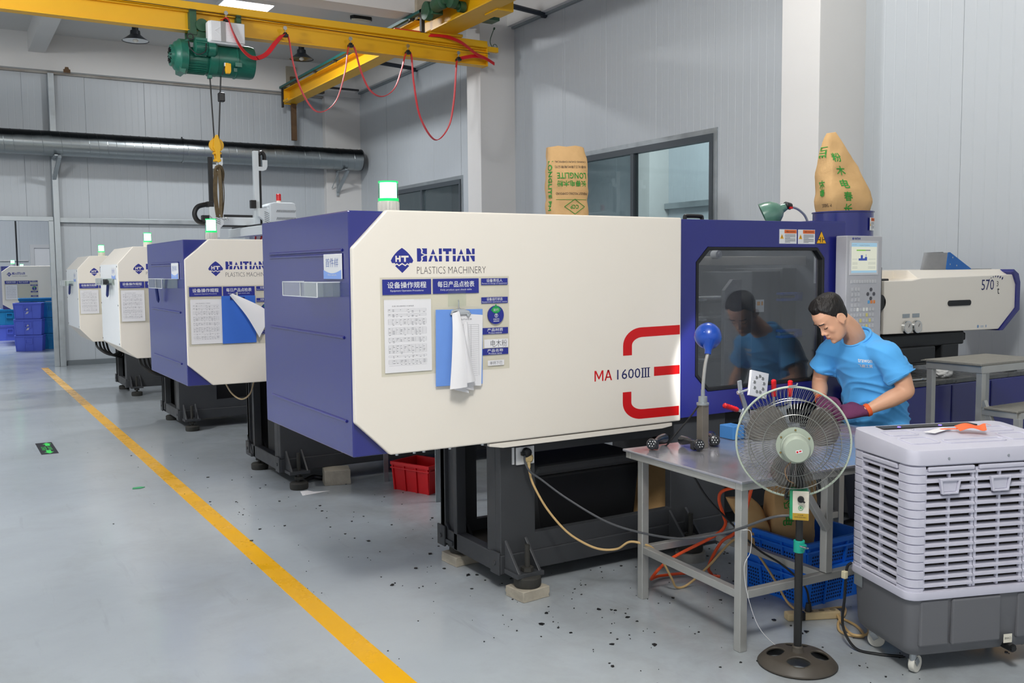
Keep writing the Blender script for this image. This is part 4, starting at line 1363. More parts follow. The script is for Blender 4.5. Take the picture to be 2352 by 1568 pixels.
# black chips scattered on the floor
rnd = random.Random(11)
ch = MB()
for i in range(400):
    if i < 240:
        x = rnd.uniform(2.3, 4.0); y = rnd.uniform(2.2, 4.6)
    elif i < 380:
        x = rnd.gauss(2.3, .5); y = rnd.uniform(3.2, 7.2)
    else:
        x = rnd.gauss(2.0, .45); y = rnd.uniform(7, 9.5)
    s = rnd.choice((.002, .003, .003, .004, .005, .007, .011)) * rnd.uniform(.7, 1.3) * (1.1 if i < 200 and y < 3.6 else 1)
    a = rnd.uniform(0, 6.28)
    pts = []
    k = rnd.randint(3, 6)
    for j in range(k):
        t = a + 6.28 * j / k
        rr_ = s * rnd.uniform(.45, 1.2)
        pts.append((x + rr_ * math.cos(t), y + rr_ * 1.0 * math.sin(t)))
    ch.prism(pts, 'z', .0005, .003 + s * .15)
tag(ch.build('black_chips', BLACK, None), 'black moulding chips scattered over the floor', 'chips', kind='stuff')

# ------------------------------------------------------------------ paper sacks
def sack(name, label, loc, w, d, h, prof, rz=0, group=None, seed=0, top=.5):
    """crumpled paper sack; prof = list of (height fraction, width, depth, shift x)"""
    t = T(name, label, 'sack', loc, rz, group)
    rings = []
    N_ = 28
    K = 22
    for k in range(K + 1):
        f = k / K
        for a, b in zip(prof[:-1], prof[1:]):
            if a[0] <= f <= b[0]:
                u = (f - a[0]) / max(1e-6, b[0] - a[0])
                ww = a[1] + (b[1] - a[1]) * u
                dd = a[2] + (b[2] - a[2]) * u
                sx = a[3] + (b[3] - a[3]) * u
                break
        ring = []
        for i in range(N_):
            t_ = 2 * PI * i / N_
            c, s = math.cos(t_), math.sin(t_)
            e = .55
            x = sx + ww * w / 2 * math.copysign(abs(c) ** e, c)
            y = dd * d / 2 * math.copysign(abs(s) ** e, s)
            p = Vector((x, y, f * h))
            n = noise.noise_vector(Vector((x * 7, y * 7, f * h * 6 + seed * 10)))
            n2 = noise.noise_vector(Vector((x * 16, y * 16, f * h * 14 + seed * 5)))
            p += Vector((n.x, n.y, n.z * .6)) * .024 * min(1, f * 5) + n2 * .010 * min(1, f * 5 + .1)
            ring.append(p)
        rings.append(ring)
    MB().loft(rings).build('paper_body', KRAFT, t, smooth=30)
    return t, rings


def wrap_text(rings, face_fn, body, mat, name, parent, w, h, rot=0.0, **k):
    """print letters on the sack: face_fn(u,v) -> surface point"""
    vs, fs = TXT(body, w, h, **k)
    cs, sn = math.cos(rot), math.sin(rot)
    P3 = []
    n0 = TXT.n0
    for i, (a, b) in enumerate(vs):
        a, b = a - w / 2, b - h / 2
        p = face_fn(a * cs - b * sn, a * sn + b * cs)
        P3.append(p + Vector((p.x, p.y, 0)).normalized() * (.0004 * (i // n0)))
    me = bpy.data.meshes.new(name)
    me.from_pydata(P3, [], fs)
    return link(name, me, mat, parent)


def sack_face(rings, ang0, uz, lift=.004):
    """returns f(u, v): point on the sack at angle ang0 (+u metres sideways), height uz+v"""
    K = len(rings) - 1
    N_ = len(rings[0])
    def f(u, v):
        z = uz + v
        h = rings[-1][0].z if rings[-1][0].z > 0 else 1
        hh = sum(p.z for p in rings[-1]) / N_
        k = max(0, min(K - 1e-4, z / hh * K))
        k0 = int(k); q = k - k0
        ring = [rings[k0][i].lerp(rings[k0 + 1][i], q) for i in range(N_)]
        c = sum(ring, Vector()) / N_
        dirv = Vector((math.cos(ang0), math.sin(ang0), 0))
        side = Vector((-math.sin(ang0), math.cos(ang0), 0))
        o = c + side * u
        o.z = z
        best = None
        for i in range(N_):
            a, b = ring[i], ring[(i + 1) % N_]
            ua, ub = (a - c).dot(side) - u, (b - c).dot(side) - u
            if ua * ub <= 0 and abs(ua - ub) > 1e-9:
                s = ua / (ua - ub)
                p = a.lerp(b, s)
                dd = (p - c).dot(dirv)
                if best is None or dd > best[0]:
                    best = (dd, p)
        if best is None:
            i = max(range(N_), key=lambda j: (ring[j] - c).dot(dirv))
            p = ring[i]
        else:
            p = best[1]
        return Vector((p.x, p.y, z)) + dirv * lift
    return f


# sack in the hopper of machine 2: open top, two faces in view
t_, R_ = sack('paper_sack', 'brown paper sack with green print standing in the hopper of the second machine', (5.55, 8.08, 1.98), .42, .36, .90, [(0, 1.0, 1.0, 0), (.6, 1.0, .95, 0), (.85, .97, .75, 0), (1, .93, .55, -.01)], math.radians(-24), seed=1)
fA = sack_face(R_, -PI * .86, .52)
fB = sack_face(R_, -PI / 2, .5)
wrap_text(R_, sack_face(R_, -PI * .83, .50), 'LONGLITE PM', GREENP, 'side_lettering', t_, .50, .055, -PI / 2, bold=.02)
wrap_text(R_, sack_face(R_, -PI * .45, .52), '长春电木粉', GREENP, 'front_lettering', t_, .30, .06, PI, bold=.01)
wrap_text(R_, sack_face(R_, -PI * .45, .60), 'LONGLITE', GREENP, 'front_lettering', t_, .30, .06, PI, bold=.01)
wrap_text(R_, sack_face(R_, -PI * .45, .42), 'PHENOLIC MOLDING COMPOUND', INKD, 'small_lettering', t_, .32, .024, PI)
wrap_text(R_, sack_face(R_, -PI * .45, .69), '长春化工(漳州)有限公司', INKD, 'small_lettering', t_, .32, .032, PI)
wrap_text(R_, sack_face(R_, -PI * .45, .74), 'CHANG CHUN CHEMICAL', INKD, 'small_lettering', t_, .32, .018, PI)
wrap_text(R_, sack_face(R_, -PI * .40, .29), 'CCP', GREENP, 'emblem_lettering', t_, .085, .04, PI, bold=.01)
dm = MB()
fe = sack_face(R_, -PI * .40, .29, .005)
for a, b in (((-.10, 0), (0, .075)), ((0, .075), (.10, 0)), ((.10, 0), (0, -.075)), ((0, -.075), (-.10, 0))):
    dm.tube([fe(a[0] + (b[0] - a[0]) * q / 4, a[1] + (b[1] - a[1]) * q / 4) for q in range(5)], .003, n=4)
fl_ = sack_face(R_, -PI * .45, .36, .004)
dm.tube([fl_(-.16 + .32 * q / 8, 0) for q in range(9)], .002, n=4)
dm.build('emblem_outline', GREENP, t_)
# sack in the hopper of machine 1: gathered to a point
t_, R_ = sack('paper_sack', 'brown paper sack gathered to a peak in the blue hopper of the nearest machine', (5.635, 4.67, 1.98), .39, .37, .62, [(0, .80, .80, 0), (.10, .86, .86, 0), (.2, .98, .95, -.0), (.5, .76, .72, -.04), (.75, .5, .48, -.075), (.93, .27, .24, -.11), (1, .16, .12, -.115)], math.radians(-20), seed=4)
for i, (chh, zz) in enumerate((('粉', .44), ('木', .345), ('电', .25), ('春', .16), ('长', .075))):
    f_ = sack_face(R_, -PI * .56, zz)
    wrap_text(R_, lambda u, v, f_=f_: f_(u - .02, v), chh, GREENP, 'front_lettering', t_, .062, .066, 0, bold=.012)
for chh, zz, ww in (('长春', .22, .12), ('LITE', .48, .08)):
    wrap_text(R_, sack_face(R_, -PI * .92, zz), chh, GREENP, 'side_lettering', t_, ww, .06, -PI / 2, bold=.012)
wrap_text(R_, sack_face(R_, -PI * .86, .10), 'PHENOLIC', INKD, 'small_lettering', t_, .10, .022, PI)
# ------------------------------------------------------------------ overhead crane
cr = T('overhead_crane', 'yellow single-girder overhead crane spanning the hall below the ceiling', 'crane', (0, 12, 4.532))
x0, x1 = -9.0, 6.83
MB().box((x0, -.075, 0), (x1, .075, .016)).build('bottom_flange', YEL, cr, bevel=.002)
MB().box((x0, -.006, .016), (x1, .006, .24)).build('web', YEL, cr)
MB().prism([(-.085, .25), (-.095, .255), (-.095, .34), (.095, .34), (.095, .25), (.02, .235), (-.02, .235)], 'x', x0, x1).build('top_channel', YEL, cr, bevel=.003)
MB().box((x0, -.06, .225), (x1, .06, .24)).build('upper_flange', YEL, cr, bevel=.002)
MB().box((x1, -.085, -.005), (x1 + .012, .085, .30)).build('end_plate', YEL, cr, bevel=.002)
st_ = MB()
for xx in (6.55, 5.2, 3.8, 2.3):
    st_.box((xx, -.07, .016), (xx + .008, .07, .225))
ec = MB().box((6.14, -1.25, .36), (6.30, 1.0, .50)).build('end_carriage', YEL, cr, bevel=.006)
MB().box((5.9, -.16, .335), (6.4, .16, .37)).build('mount_plate', YEL, cr)
for yy in (-1.0, .8):
    for sx in (-1, 1):
        MB().cyl((6.0 + sx * .03, yy, .485), (6.0 + sx * .11, yy, .485), .07, n=24).cyl((6.0 + sx * .11, yy, .485), (6.0 + sx * .17, yy, .485), .04, n=14).build('wheel', DGREEN, ec, smooth=True)
mo = MB().lathe([(.04, 0), (.085, .02), (.09, .05), (.09, .22), (.085, .25), (.05, .26)], (5.74, -.62, .56), (0, -1, 0), n=22).cyl((5.74, -.88, .56), (5.74, -.95, .56), .05, n=14).box((5.68, -.81, .64), (5.80, -.67, .69)).build('drive_motor', DGREEN, cr, smooth=True)
MB().lathe([(.06, 0), (.12, .01), (.125, .09), (.10, .11)], (5.66, -.46, .53), (1, 0, 0), n=22).box((5.70, -.62, .46), (5.86, -.3, .60)).build('gearbox', DGREEN, cr, smooth=True, bevel=.004)
MB().lathe([(.06, 0), (.13, .01), (.135, .08), (.10, .10)], (5.74, -1.02, .58), (1, 0, 0), n=22).build('brake_cover', DGREEN, cr, smooth=True)
MB().lathe([(.03, 0), (.07, .01), (.07, .16), (.03, .18)], (6.35, -.9, .46), (1, 0, 0), n=16).box((6.2, -1.0, .38), (6.5, -.8, .44)).build('side_motor', DGREEN, cr, smooth=True)
MB().box((5.42, -.05, .345), (5.86, .05, .37)).build('warning_bar', MAT('orange_red_bar', '#d8461c', .45), cr, bevel=.006)
MB().box((5.80, -.09, .34), (5.85, -.03, .66)).build('collector_arm', MAT('dark_brown_steel', '#3b352d', .6), cr)
be = MB().box((6.10, -1.62, .33), (6.34, -1.30, .50)).box((6.04, -1.32, .36), (6.20, -1.2, .47)).cyl((6.09, -1.50, .42), (6.11, -1.50, .42), .02, n=8).build('buffer_end', YEL, cr, bevel=.005)
lb = MB().box((6.84, -.08, .205), (7.02, -.02, .275)).build('limit_bracket', YEL, cr, bevel=.004)
MB().tube(bez([(6.93, -.05, .275), (6.90, -.05, .36), (6.94, -.05, .48), (6.97, -.05, .54)], 5), .006, n=6).cyl((6.965, -.05, .53), (6.975, -.05, .555), .014, n=8).tube([(6.98 + .035 * math.cos(a * .7), -.05, .29 + .035 * math.sin(a * .7)) for a in range(10)], .005, n=5, closed=True).build('cable_tail', DGREEN, lb)
MB().tube([(x0, -.15, .245), (2.3, -.15, .24), (6.83, -.15, .155)], .004, n=6).build('festoon_wire', BLACK, cr)

rb = T('runway_beam', 'yellow crane runway beam running along the hall beside the columns', 'beam', (6.0, 0, 4.88))
MB().box((-.125, -3, 0), (.125, 18.2, .016)).build('bottom_flange', YEL, rb)
MB().box((-.006, -3, .014), (.006, 18.2, .24)).build('web', YEL, rb)
MB().box((-.125, -3, .24), (.125, 18.2, .256)).build('top_flange', YEL, rb)
MB().box((-.14, 18.18, -.02), (.14, 18.2, .27)).box((-.14, 17.9, .016), (-.01, 18.18, .06)).build('end_stop', YEL, rb, bevel=.004)
CT = MAT('conductor_teal', '#0d5451', .5)
MB().box((-.20, -3, .27), (-.15, 18.2, .31)).build('conductor_rail', CT, rb)
hk_ = MB()
for yy in range(0, 18, 1):
    hk_.box((-.19, yy + .3, .245), (-.02, yy + .34, .275))
hk_.build('rail_hangers', GREYB, rb)
BRC = MAT('blue_black_pipe', '#252c38', .5)
for yy, zz in ((11.0, .30), (15.2, .31)):
    MB().cyl((0.05, yy, zz), (1.49, yy + .4, zz + .03), .035, n=10).cyl((1.43, yy + .4, zz + .03), (1.49, yy + .4, zz + .03), .05, n=10).build('brace', BRC, rb, smooth=True)
MB().box((.05, 17.85, .30), (1.3, 17.9, .335)).build('brace', GREYB, rb)
for yy in (12.45, 18.28, 6.2):
    MB().box((-.09, yy - .12, .254), (.70, yy + .12, .31)).build('bearing_bracket', MAT('weathered_steel', '#57544e', .6, var=.4, vscale=10), rb)
# steel shoes on the concrete frame
shoe = T('beam_shoe', 'brown steel hanger on the concrete beam behind the end of the runway', 'bracket', (6.05, 18.25, 4.6))
MB().box((-.09, -.03, .55), (.10, .02, 1.0)).build('back_plate', MAT('stained_concrete', '#a79f8e', .9, var=.4, vscale=6), shoe)
MB().box((-.03, -.09, -.42), (.07, -.03, .80)).build('hanger', RUST, shoe, bevel=.004)
MB().box((-.205, -.08, .2), (-.175, -.02, .56)).build('stop_plate', BLACK, shoe)
s2 = T('beam_shoe', 'stained steel hanger under the concrete beam above the crane end', 'bracket', (5.96, 12.2, 5.0))
MB().box((-.10, -.04, .12), (.14, .04, .75)).build('back_plate', MAT('stained_plaster', '#b4a894', .9, var=.5, vscale=7), s2)
MB().cyl((-.04, -.07, .55), (-.04, -.03, .55), .02, n=8).cyl((.08, -.07, .55), (.08, -.03, .55), .02, n=8).build('bolts', GREYB, s2)
rs = MB().box((2.02, 18.262, 5.10), (2.13, 18.272, 5.16)).prism([(2.03, 5.13), (2.12, 5.13), (2.10, 5.20), (2.05, 5.20)], 'y', 18.266, 18.2695).build('rust_stain', RUST)
struct(rs)

# ------------------------------------------------------------------ hoist under the girder
hz = 4.235
ho = T('electric_hoist', 'green electric wire-rope hoist hanging from the yellow girder', 'hoist', (3.0, 12.0, 0))
dr = MB().lathe([(.17, 0), (.205, .005), (.205, .10), (.20, .105), (.20, .32), (.208, .325), (.208, .34), (.20, .345), (.20, .52), (.19, .555), (.12, .57)], (-.07, 0, hz), (1, 0, 0), n=36)
dr.box((.22, -.215, hz - .10), (.30, -.19, hz - .05)).box((.20, -.21, hz - .16), (.24, -.19, hz - .12))
dr.build('rope_drum', GREEN, ho, smooth=True)
mb_ = MB().lathe([(.09, 0), (.15, .01), (.155, .28), (.14, .32)], (-.38, 0, hz - .03), (1, 0, 0), n=28)
for i in range(16):
    a = PI * (.55 + .9 * i / 15)
    mb_.bar((-.36, .16 * math.sin(a), hz - .03 + .16 * math.cos(a)), (-.10, .16 * math.sin(a), hz - .03 + .16 * math.cos(a)), .008, .014, up=(0, math.sin(a), math.cos(a)))
mb_.build('hoist_motor', GREEN, ho, smooth=True)
gb = MB().lathe([(.13, 0), (.165, .02), (.18, .05), (.205, .07), (.205, .15), (.16, .17)], (-.47, 0, hz), (1, 0, 0), n=30)
gb.prism([(-.42, hz + .12), (-.30, hz + .20), (-.28, hz + .06), (-.36, hz - .22), (-.42, hz - .20)], 'y', -.12, .12).build('gearbox', GREEN, ho, smooth=True)
fc = MB().lathe([(.04, -.012), (.125, -.008), (.13, .02), (.13, .05)], (-.49, 0, hz), (1, 0, 0), n=28).build('fan_cover', GREEN, ho, smooth=True)
vs_ = MB()
for i in range(10):
    a = 2 * PI * i / 10
    vs_.bar((-.508, .045 * math.cos(a), hz + .045 * math.sin(a)), (-.504, .095 * math.cos(a), hz + .095 * math.sin(a)), .016, .004)
vs_.build('vent_slots', BLACK, fc)
tm = MB().lathe([(.07, 0), (.088, .01), (.088, .14), (.082, .15), (.092, .155), (.092, .235), (.07, .26)], (-.26, -.20, hz + .08), (1, 0, 0), n=24)
for i in range(12):
    a = 2 * PI * i / 12
    tm.bar((-.25, -.20 + .09 * math.cos(a), hz + .08 + .09 * math.sin(a)), (-.12, -.20 + .09 * math.cos(a), hz + .08 + .09 * math.sin(a)), .010, .010, up=(0, math.cos(a), math.sin(a)))
tm.box((-.25, -.24, hz + .16), (-.08, -.14, hz + .19)).build('trolley_motor', GREEN, ho, smooth=True)
MB().tube([(-.30 + .035 * math.cos(a), -.2, hz + .20 + .035 * math.sin(a)) for a in [2 * PI * i / 12 for i in range(12)]], .008, n=6, closed=True).build('lifting_eye', BLACK, ho)
MB().tube(bez([(-.33, -.22, hz + .14), (-.33, -.29, hz + .05), (-.25, -.31, hz - .02), (-.16, -.31, hz + .02), (-.14, -.29, hz + .12)], 6), .007, n=6).build('motor_cable', BLACK, ho, smooth=True)
tf = MB().box((-.30, -.10, hz + .20), (.35, -.07, hz + .30)).box((-.30, .07, hz + .20), (.35, .10, hz + .52)).box((-.28, -.11, hz + .25), (-.20, .10, hz + .55)).box((.28, -.1, hz + .2), (.34, .1, hz + .55))
tf.build('trolley_frame', DGREEN, ho, bevel=.004)
for xx in (-.14, .26):
    MB().cyl((xx, -.13, hz + .37), (xx, -.04, hz + .37), .075, n=22).build('trolley_wheel', DGREEN, ho, smooth=True)
box_ = MB().box((-.115, -.30, hz + .135), (.325, -.16, hz + .40)).build('control_box', WPLA, ho, bevel=.03, seg=3)
MB().box((-.09, -.318, hz + .155), (.318, -.296, hz + .395)).build('box_lid', MAT('lid_white', '#dfe0e1', .42), box_, bevel=.02, seg=3)
ld = MB()
for a, b in (((-.04, .28), (.03, .33)), ((-.04, .28), (.02, .23)), ((.08, .30), (.2, .30)), ((.08, .24), (.16, .24)), ((.13, .205), (.27, .265))):
    ld.bar((a[0], -.319, hz + a[1]), (b[0], -.319, hz + b[1]), .006, .006)
ld.build('lid_ribs', WPLA, box_)
MB().box((.03, -.323, hz + .155), (.085, -.317, hz + .395)).build('lid_strap', MAT('grey_strap', '#9b9a98', .6), box_)
MB().box((-.06, -.12, hz + .18), (.3, -.06, hz + .2)).build('cable_bundle', BLACK, ho)
RP = MAT('wire_rope', '#2e2e2e', .6)
for a, b in (((-.045, -.02, hz - .17), (-.01, 0, 3.27)), ((.09, -.02, hz - .17), (.045, 0, 3.27))):
    MB().cyl(a, b, .009, n=8).build('wire_rope', RP, ho, smooth=True)
MB().box((-.065, -.05, hz - .235), (-.02, .03, hz - .17)).build('rope_guide', GREEN, ho, bevel=.004)
lm = MB().box((.075, -.25, hz - .12), (.135, -.21, hz - .07)).build('limit_switch', ZINC, ho, bevel=.006)
MB().prism([(.095, hz - .20), (.145, hz - .20), (.155, hz - .17), (.155, hz - .08), (.09, hz - .075), (.085, hz - .16)], 'y', -.265, -.215).build('limit_cover', YST, lm, bevel=.006)
MB().bar((.08, -.24, hz - .12), (.05, -.24, hz - .22), .012, .012).build('limit_lever', DARK, lm)
MB().box((.05, -.06, 3.73), (.125, .02, 3.84)).build('rope_weight', BLACK, ho, bevel=.012)
HP = [(-.030, 3.20), (-.020, 3.29), (.0, 3.325), (.026, 3.32), (.055, 3.20), (.060, 3.17), (.045, 3.12), (.045, 3.0), (.02, 2.985), (.0, 3.0), (-.012, 3.12), (-.036, 3.17)]
hb = MB().prism(HP, 'y', -.055, -.040).prism(HP, 'y', .040, .055)
hb.box((-.02, -.05, 3.0), (.055, .05, 3.03)).box((-.03, -.04, 3.09), (.065, .04, 3.115)).build('hook_block', YEL, ho, bevel=.004)
MB().cyl((.012, -.03, 3.2), (.012, .03, 3.2), .085, n=26).build('sheave', YEL, ho, smooth=True)
MB().tube(bez([(.02, 0, 3.02), (.02, 0, 2.965), (.055, 0, 2.935), (.04, 0, 2.895), (.0, 0, 2.90), (-.015, 0, 2.93)], 5), .016, n=8).build('hook', CHROME, ho, smooth=True)

SL = MAT('webbing_brown', '#63543c', .85, var=.4, vscale=18, bump=.3, bscale=50, col2='#2b261c')
slg = T('lifting_sling', 'long brown webbing sling hanging from the hoist hook', 'sling', (3.03, 12, 2.32))
for k in range(5):
    ox = (-.045, -.02, .0, .025, .045)[k]
    oy = (-.02, .03, -.05, .02, -.01)[k]
    pts = bez([(.0, 0, .60), (ox * .9, oy, .52), (ox * 1.25, oy * 1.6, .30), (ox * .9, oy, .10), (ox * .5, oy * .5, .0)], 6)
    MB().ribbon(pts, .05, .008, wdir=(math.cos(k * 1.1), math.sin(k * 1.1), 0)).build('strap', SL, slg, smooth=50)
MB().tube(bez([(-.045, .0, .52), (-.03, 0, .60), (.02, 0, .625), (.05, 0, .55), (.04, 0, .45)], 5), .022, n=8).build('eye', SL, slg, smooth=True)
MB().tube(bez([(-.01, -.02, .03), (.03, -.02, -.02), (.07, -.02, -.015), (.09, -.02, -.04)], 5), .012, n=6).build('shackle', CHROME, slg, smooth=True)

# ------------------------------------------------------------------ festoon cable
FRED = MAT('festoon_red', '#d0242c', .35, var=.15, vscale=8)
fe_ = T('festoon_cable', 'flat red festoon cable looping below the crane girder', 'cable', (0, 11.85, 0))
LOOPS = [
    [(3.09, -.02, 4.69), (3.12, -.17, 4.66), (3.17, -.20, 4.50), (3.27, -.20, 4.32), (3.41, -.18, 4.235), (3.58, -.12, 4.305), (3.73, -.06, 4.48), (3.83, -.02, 4.59), (3.87, 0, 4.595)],
    [(3.87, 0, 4.595), (3.915, 0, 4.57), (3.97, 0, 4.24), (4.08, 0, 3.90), (4.27, 0, 3.68), (4.51, 0, 3.82), (4.65, 0, 4.20), (4.705, 0, 4.52), (4.74, 0, 4.565)],
    [(4.74, 0, 4.565), (4.80, 0, 4.53), (4.88, 0, 4.25), (5.0, 0, 4.02), (5.17, 0, 3.95), (5.35, 0, 4.07), (5.46, 0, 4.33), (5.52, 0, 4.53), (5.56, 0, 4.57)],
    [(5.56, 0, 4.57), (5.61, 0, 4.53), (5.64, 0, 4.18), (5.73, 0, 3.72), (5.95, 0, 3.43), (6.16, 0, 3.62), (6.25, 0, 3.99), (6.30, 0, 4.50), (6.33, 0, 4.56)],
    [(6.33, 0, 4.56), (6.45, 0, 4.60), (6.6, 0, 4.63), (6.75, 0, 4.62), (6.92, .02, 4.56)],
    [(5.86, .08, 4.85), (6.1, .0, 4.85), (6.35, -.03, 4.79), (6.6, -.02, 4.66), (6.75, 0, 4.62)],
]
for i, L in enumerate(LOOPS):
    wd = (lambda t: (math.sin(2.6 * t), math.cos(2.6 * t) + .15, .25)) if i == 0 else (lambda t: (.10, 1, 0)) if i < 4 else (0, .4, 1)
    MB().ribbon(bez(L, 8), .050 if i else .056, .009, wdir=wd).build('cable_loop', FRED, fe_, smooth=50)
for (xx, zz) in ((3.14, 4.73), (3.87, 4.64), (4.74, 4.61), (5.56, 4.61), (6.33, 4.60)):
    tr = MB().cyl((xx, -.012, zz + .045), (xx, .012, zz + .045), .025, n=14).tube([(xx, 0, zz + .03), (xx, 0, zz - .02)], .006, n=6).build('trolley', CHROME, fe_, smooth=True)
    MB().box((xx - .035, -.035, zz - .065), (xx + .035, .035, zz - .03)).box((xx - .02, -.03, zz - .03), (xx + .02, .03, zz - .01)).build('cable_saddle', BLACK, tr, bevel=.008)

# ------------------------------------------------------------------ spiral duct on the back wall
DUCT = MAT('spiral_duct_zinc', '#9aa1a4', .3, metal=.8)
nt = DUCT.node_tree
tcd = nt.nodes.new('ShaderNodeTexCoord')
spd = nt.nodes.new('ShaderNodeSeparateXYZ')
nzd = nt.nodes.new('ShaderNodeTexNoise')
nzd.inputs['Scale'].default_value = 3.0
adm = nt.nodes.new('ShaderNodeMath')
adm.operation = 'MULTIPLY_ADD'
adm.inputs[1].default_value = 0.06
rmd = nt.nodes.new('ShaderNodeValToRGB')     # near-black colour on the upper side of the pipe
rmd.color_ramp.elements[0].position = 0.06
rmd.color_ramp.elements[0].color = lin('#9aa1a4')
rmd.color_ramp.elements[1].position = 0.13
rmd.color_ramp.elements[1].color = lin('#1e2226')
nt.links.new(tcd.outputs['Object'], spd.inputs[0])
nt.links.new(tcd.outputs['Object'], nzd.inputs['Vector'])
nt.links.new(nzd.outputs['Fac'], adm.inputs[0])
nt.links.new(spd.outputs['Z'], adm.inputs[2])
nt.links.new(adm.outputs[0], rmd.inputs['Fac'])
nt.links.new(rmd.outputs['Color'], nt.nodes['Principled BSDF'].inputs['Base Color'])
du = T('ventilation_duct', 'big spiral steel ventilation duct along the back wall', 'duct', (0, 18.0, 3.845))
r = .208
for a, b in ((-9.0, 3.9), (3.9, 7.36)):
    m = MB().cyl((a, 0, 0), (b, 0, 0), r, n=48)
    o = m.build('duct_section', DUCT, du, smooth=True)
    sp = []
    n_ = int((b - a) / .145 * 24)
    if a < 0:
        a_ = -.5
    else:
        a_ = a
    n_ = int((b - a_) / .145 * 24)
    for i in range(n_ + 1):
        t_ = 2 * PI * i / 24
        sp.append((a_ + (b - a_) * i / n_, (r + .001) * math.cos(t_), (r + .001) * math.sin(t_)))
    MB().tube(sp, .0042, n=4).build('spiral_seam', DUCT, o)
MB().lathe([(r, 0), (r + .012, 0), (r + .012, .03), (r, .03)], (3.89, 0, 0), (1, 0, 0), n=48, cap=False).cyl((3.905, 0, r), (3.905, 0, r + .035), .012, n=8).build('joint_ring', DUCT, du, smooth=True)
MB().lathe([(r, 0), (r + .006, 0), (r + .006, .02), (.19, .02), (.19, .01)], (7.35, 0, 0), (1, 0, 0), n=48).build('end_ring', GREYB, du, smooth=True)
for bx in (1.80, 6.98):
    m = MB().bar((bx, .42 if bx < 3 else .30, -.62), (bx + .06, -.12, -.22), .06, .05).bar((bx, .42 if bx < 3 else .3, -.215), (bx, -.2, -.215), .05, .02)
    if bx > 3:
        m.bar((bx - .12, .3, -.55), (bx - .08, .0, -.22), .012, .012).bar((bx, .3, -.7), (bx, .3, -.2), .05, .02)
    m.build('bracket', GALV, du, bevel=.003)

# ------------------------------------------------------------------ lamps on the ceiling
def bell(label, loc, stem, r_):
    t = T('pendant_lamp', label, 'lamp', loc, group='unlit bell lamps below the ceiling')
    MB().cyl((0, 0, .16), (0, 0, .16 + stem), .05, n=14).build('stem', BLACK, t)
    MB().lathe([(.06, .17), (.075, .16), (.08, .10), (.13, .06), (r_, 0), (r_ - .006, .0), (.122, .05), (.07, .09)], (0, 0, 0), n=32, cap=False).build('shade', MAT('shade_black', '#23262c', .35), t, smooth=True)
    MB().lathe([(r_ - .012, .006), (.120, .046), (.05, .085)], (0, 0, 0), n=32).build('reflector', CHROME, t, smooth=True)
    MB().lathe([(.03, .08), (.05, .05), (.045, .0), (.02, -.02)], (0, 0, 0), n=16).build('bulb', MAT('frosted_bulb', '#d9d6cc', .3), t, smooth=True)


bell('unlit bell lamp nearest the left, above the back wall duct', (2.90, 16.45, 5.36), .25, .21)
bell('unlit bell lamp half hidden behind a red cable loop', (5.66, 16.45, 5.36), .25, .21)
t = T('recessed_lamp', 'unlit oblong lamp on the ceiling above the girder end', 'lamp', (6.05, 14.64, 5.685))
MB().prism([(-.19, .0), (-.15, .07), (.15, .07), (.19, .0), (.15, -.07), (-.15, -.07)], 'z', .0, .045).build('housing', BLACK, t)
MB().lathe([(.17, -.004), (.15, -.035), (.04, -.06)], (0, 0, 0), n=26).xf(Matrix.Diagonal((1, .42, 1, 1))).build('lens', MAT('lamp_lens', '#d8d4c4', .2), t, smooth=True)
t = T('panel_light', 'lit white panel light on the ceiling over the crane', 'lamp', (4.20, 14.72, 5.655))
MB().box((-.38, -.27, .012), (.38, .27, .075)).build('housing', WPLA, t)
MB().box((-.36, -.25, .0), (.36, .25, .011)).build('diffuser', MAT('lit_diffuser', '#ffffff', .4, emit='#f4f8ff', estr=4.0), t)

# ------------------------------------------------------------------ take-out robot above machine 4
ROB = MAT('robot_white', '#dfe6ea', .38)
ro = T('takeout_robot', 'white gantry take-out robot with two upright arms over the far machines', 'robot', (4.0, 14.3, 0))
MB().bar((.055, -1.2, 2.23), (-.02, .6, 2.23), .20, .13).build('traverse_beam', ROB, ro, bevel=.006)
MB().bar((.035, -1.2, 2.31), (-.04, .55, 2.31), .07, .03).build('drag_chain', BLACK, ro)
MB().box((.05, .05, 1.805), (.30, .28, 2.17)).build('pedestal', ROB, ro, bevel=.006)
MB().box((-.45, -.10, 2.33), (.10, .0, 2.445)).build('kick_beam', ROB, ro, bevel=.004)
MB().box((-.45, -.06, 2.45), (.08, .0, 2.485)).build('kick_rail', BLACK, ro)
MB().box((-.45, -.085, 2.305), (.1, -.02, 2.325)).build('kick_cable', BLACK, ro)
for (ax, top, white) in ((.13, 3.43, True), (-.53, 3.31, False)):
    if white:
        MB().box((ax - .035, -.14, 2.12), (ax + .04, -.06, top)).build('upright_arm', ROB, ro, bevel=.004)
        MB().box((ax + .042, -.13, 2.15), (ax + .075, -.07, top - .05)).build('arm_belt', BLACK, ro)
    else:
        MB().box((ax - .035, -.14, 2.52), (ax + .025, -.08, top)).build('arm_chain', BLACK, ro, bevel=.004)
        MB().box((ax + .065, -.12, 2.5), (ax + .075, -.1, top - .1)).build('arm_rod', GREYB, ro)
    b_ = MB().prism([(ax + .02, 3.14), (ax + .10, 3.14), (ax + .145, 3.16), (ax + .165, 3.21), (ax + .165, 3.30), (ax + .09, 3.30), (ax + .09, 3.20), (ax + .02, 3.20)], 'y', -.16, -.15).build('chain_bracket', ROB, ro)
    MB().tube(bez([(ax + .13, -.12, 3.28), (ax + .13, -.12, 3.37), (ax + .09, -.12, 3.42), (ax + .05, -.12, 3.38)], 4), .03, n=6).build('chain_top', BLACK, ro)
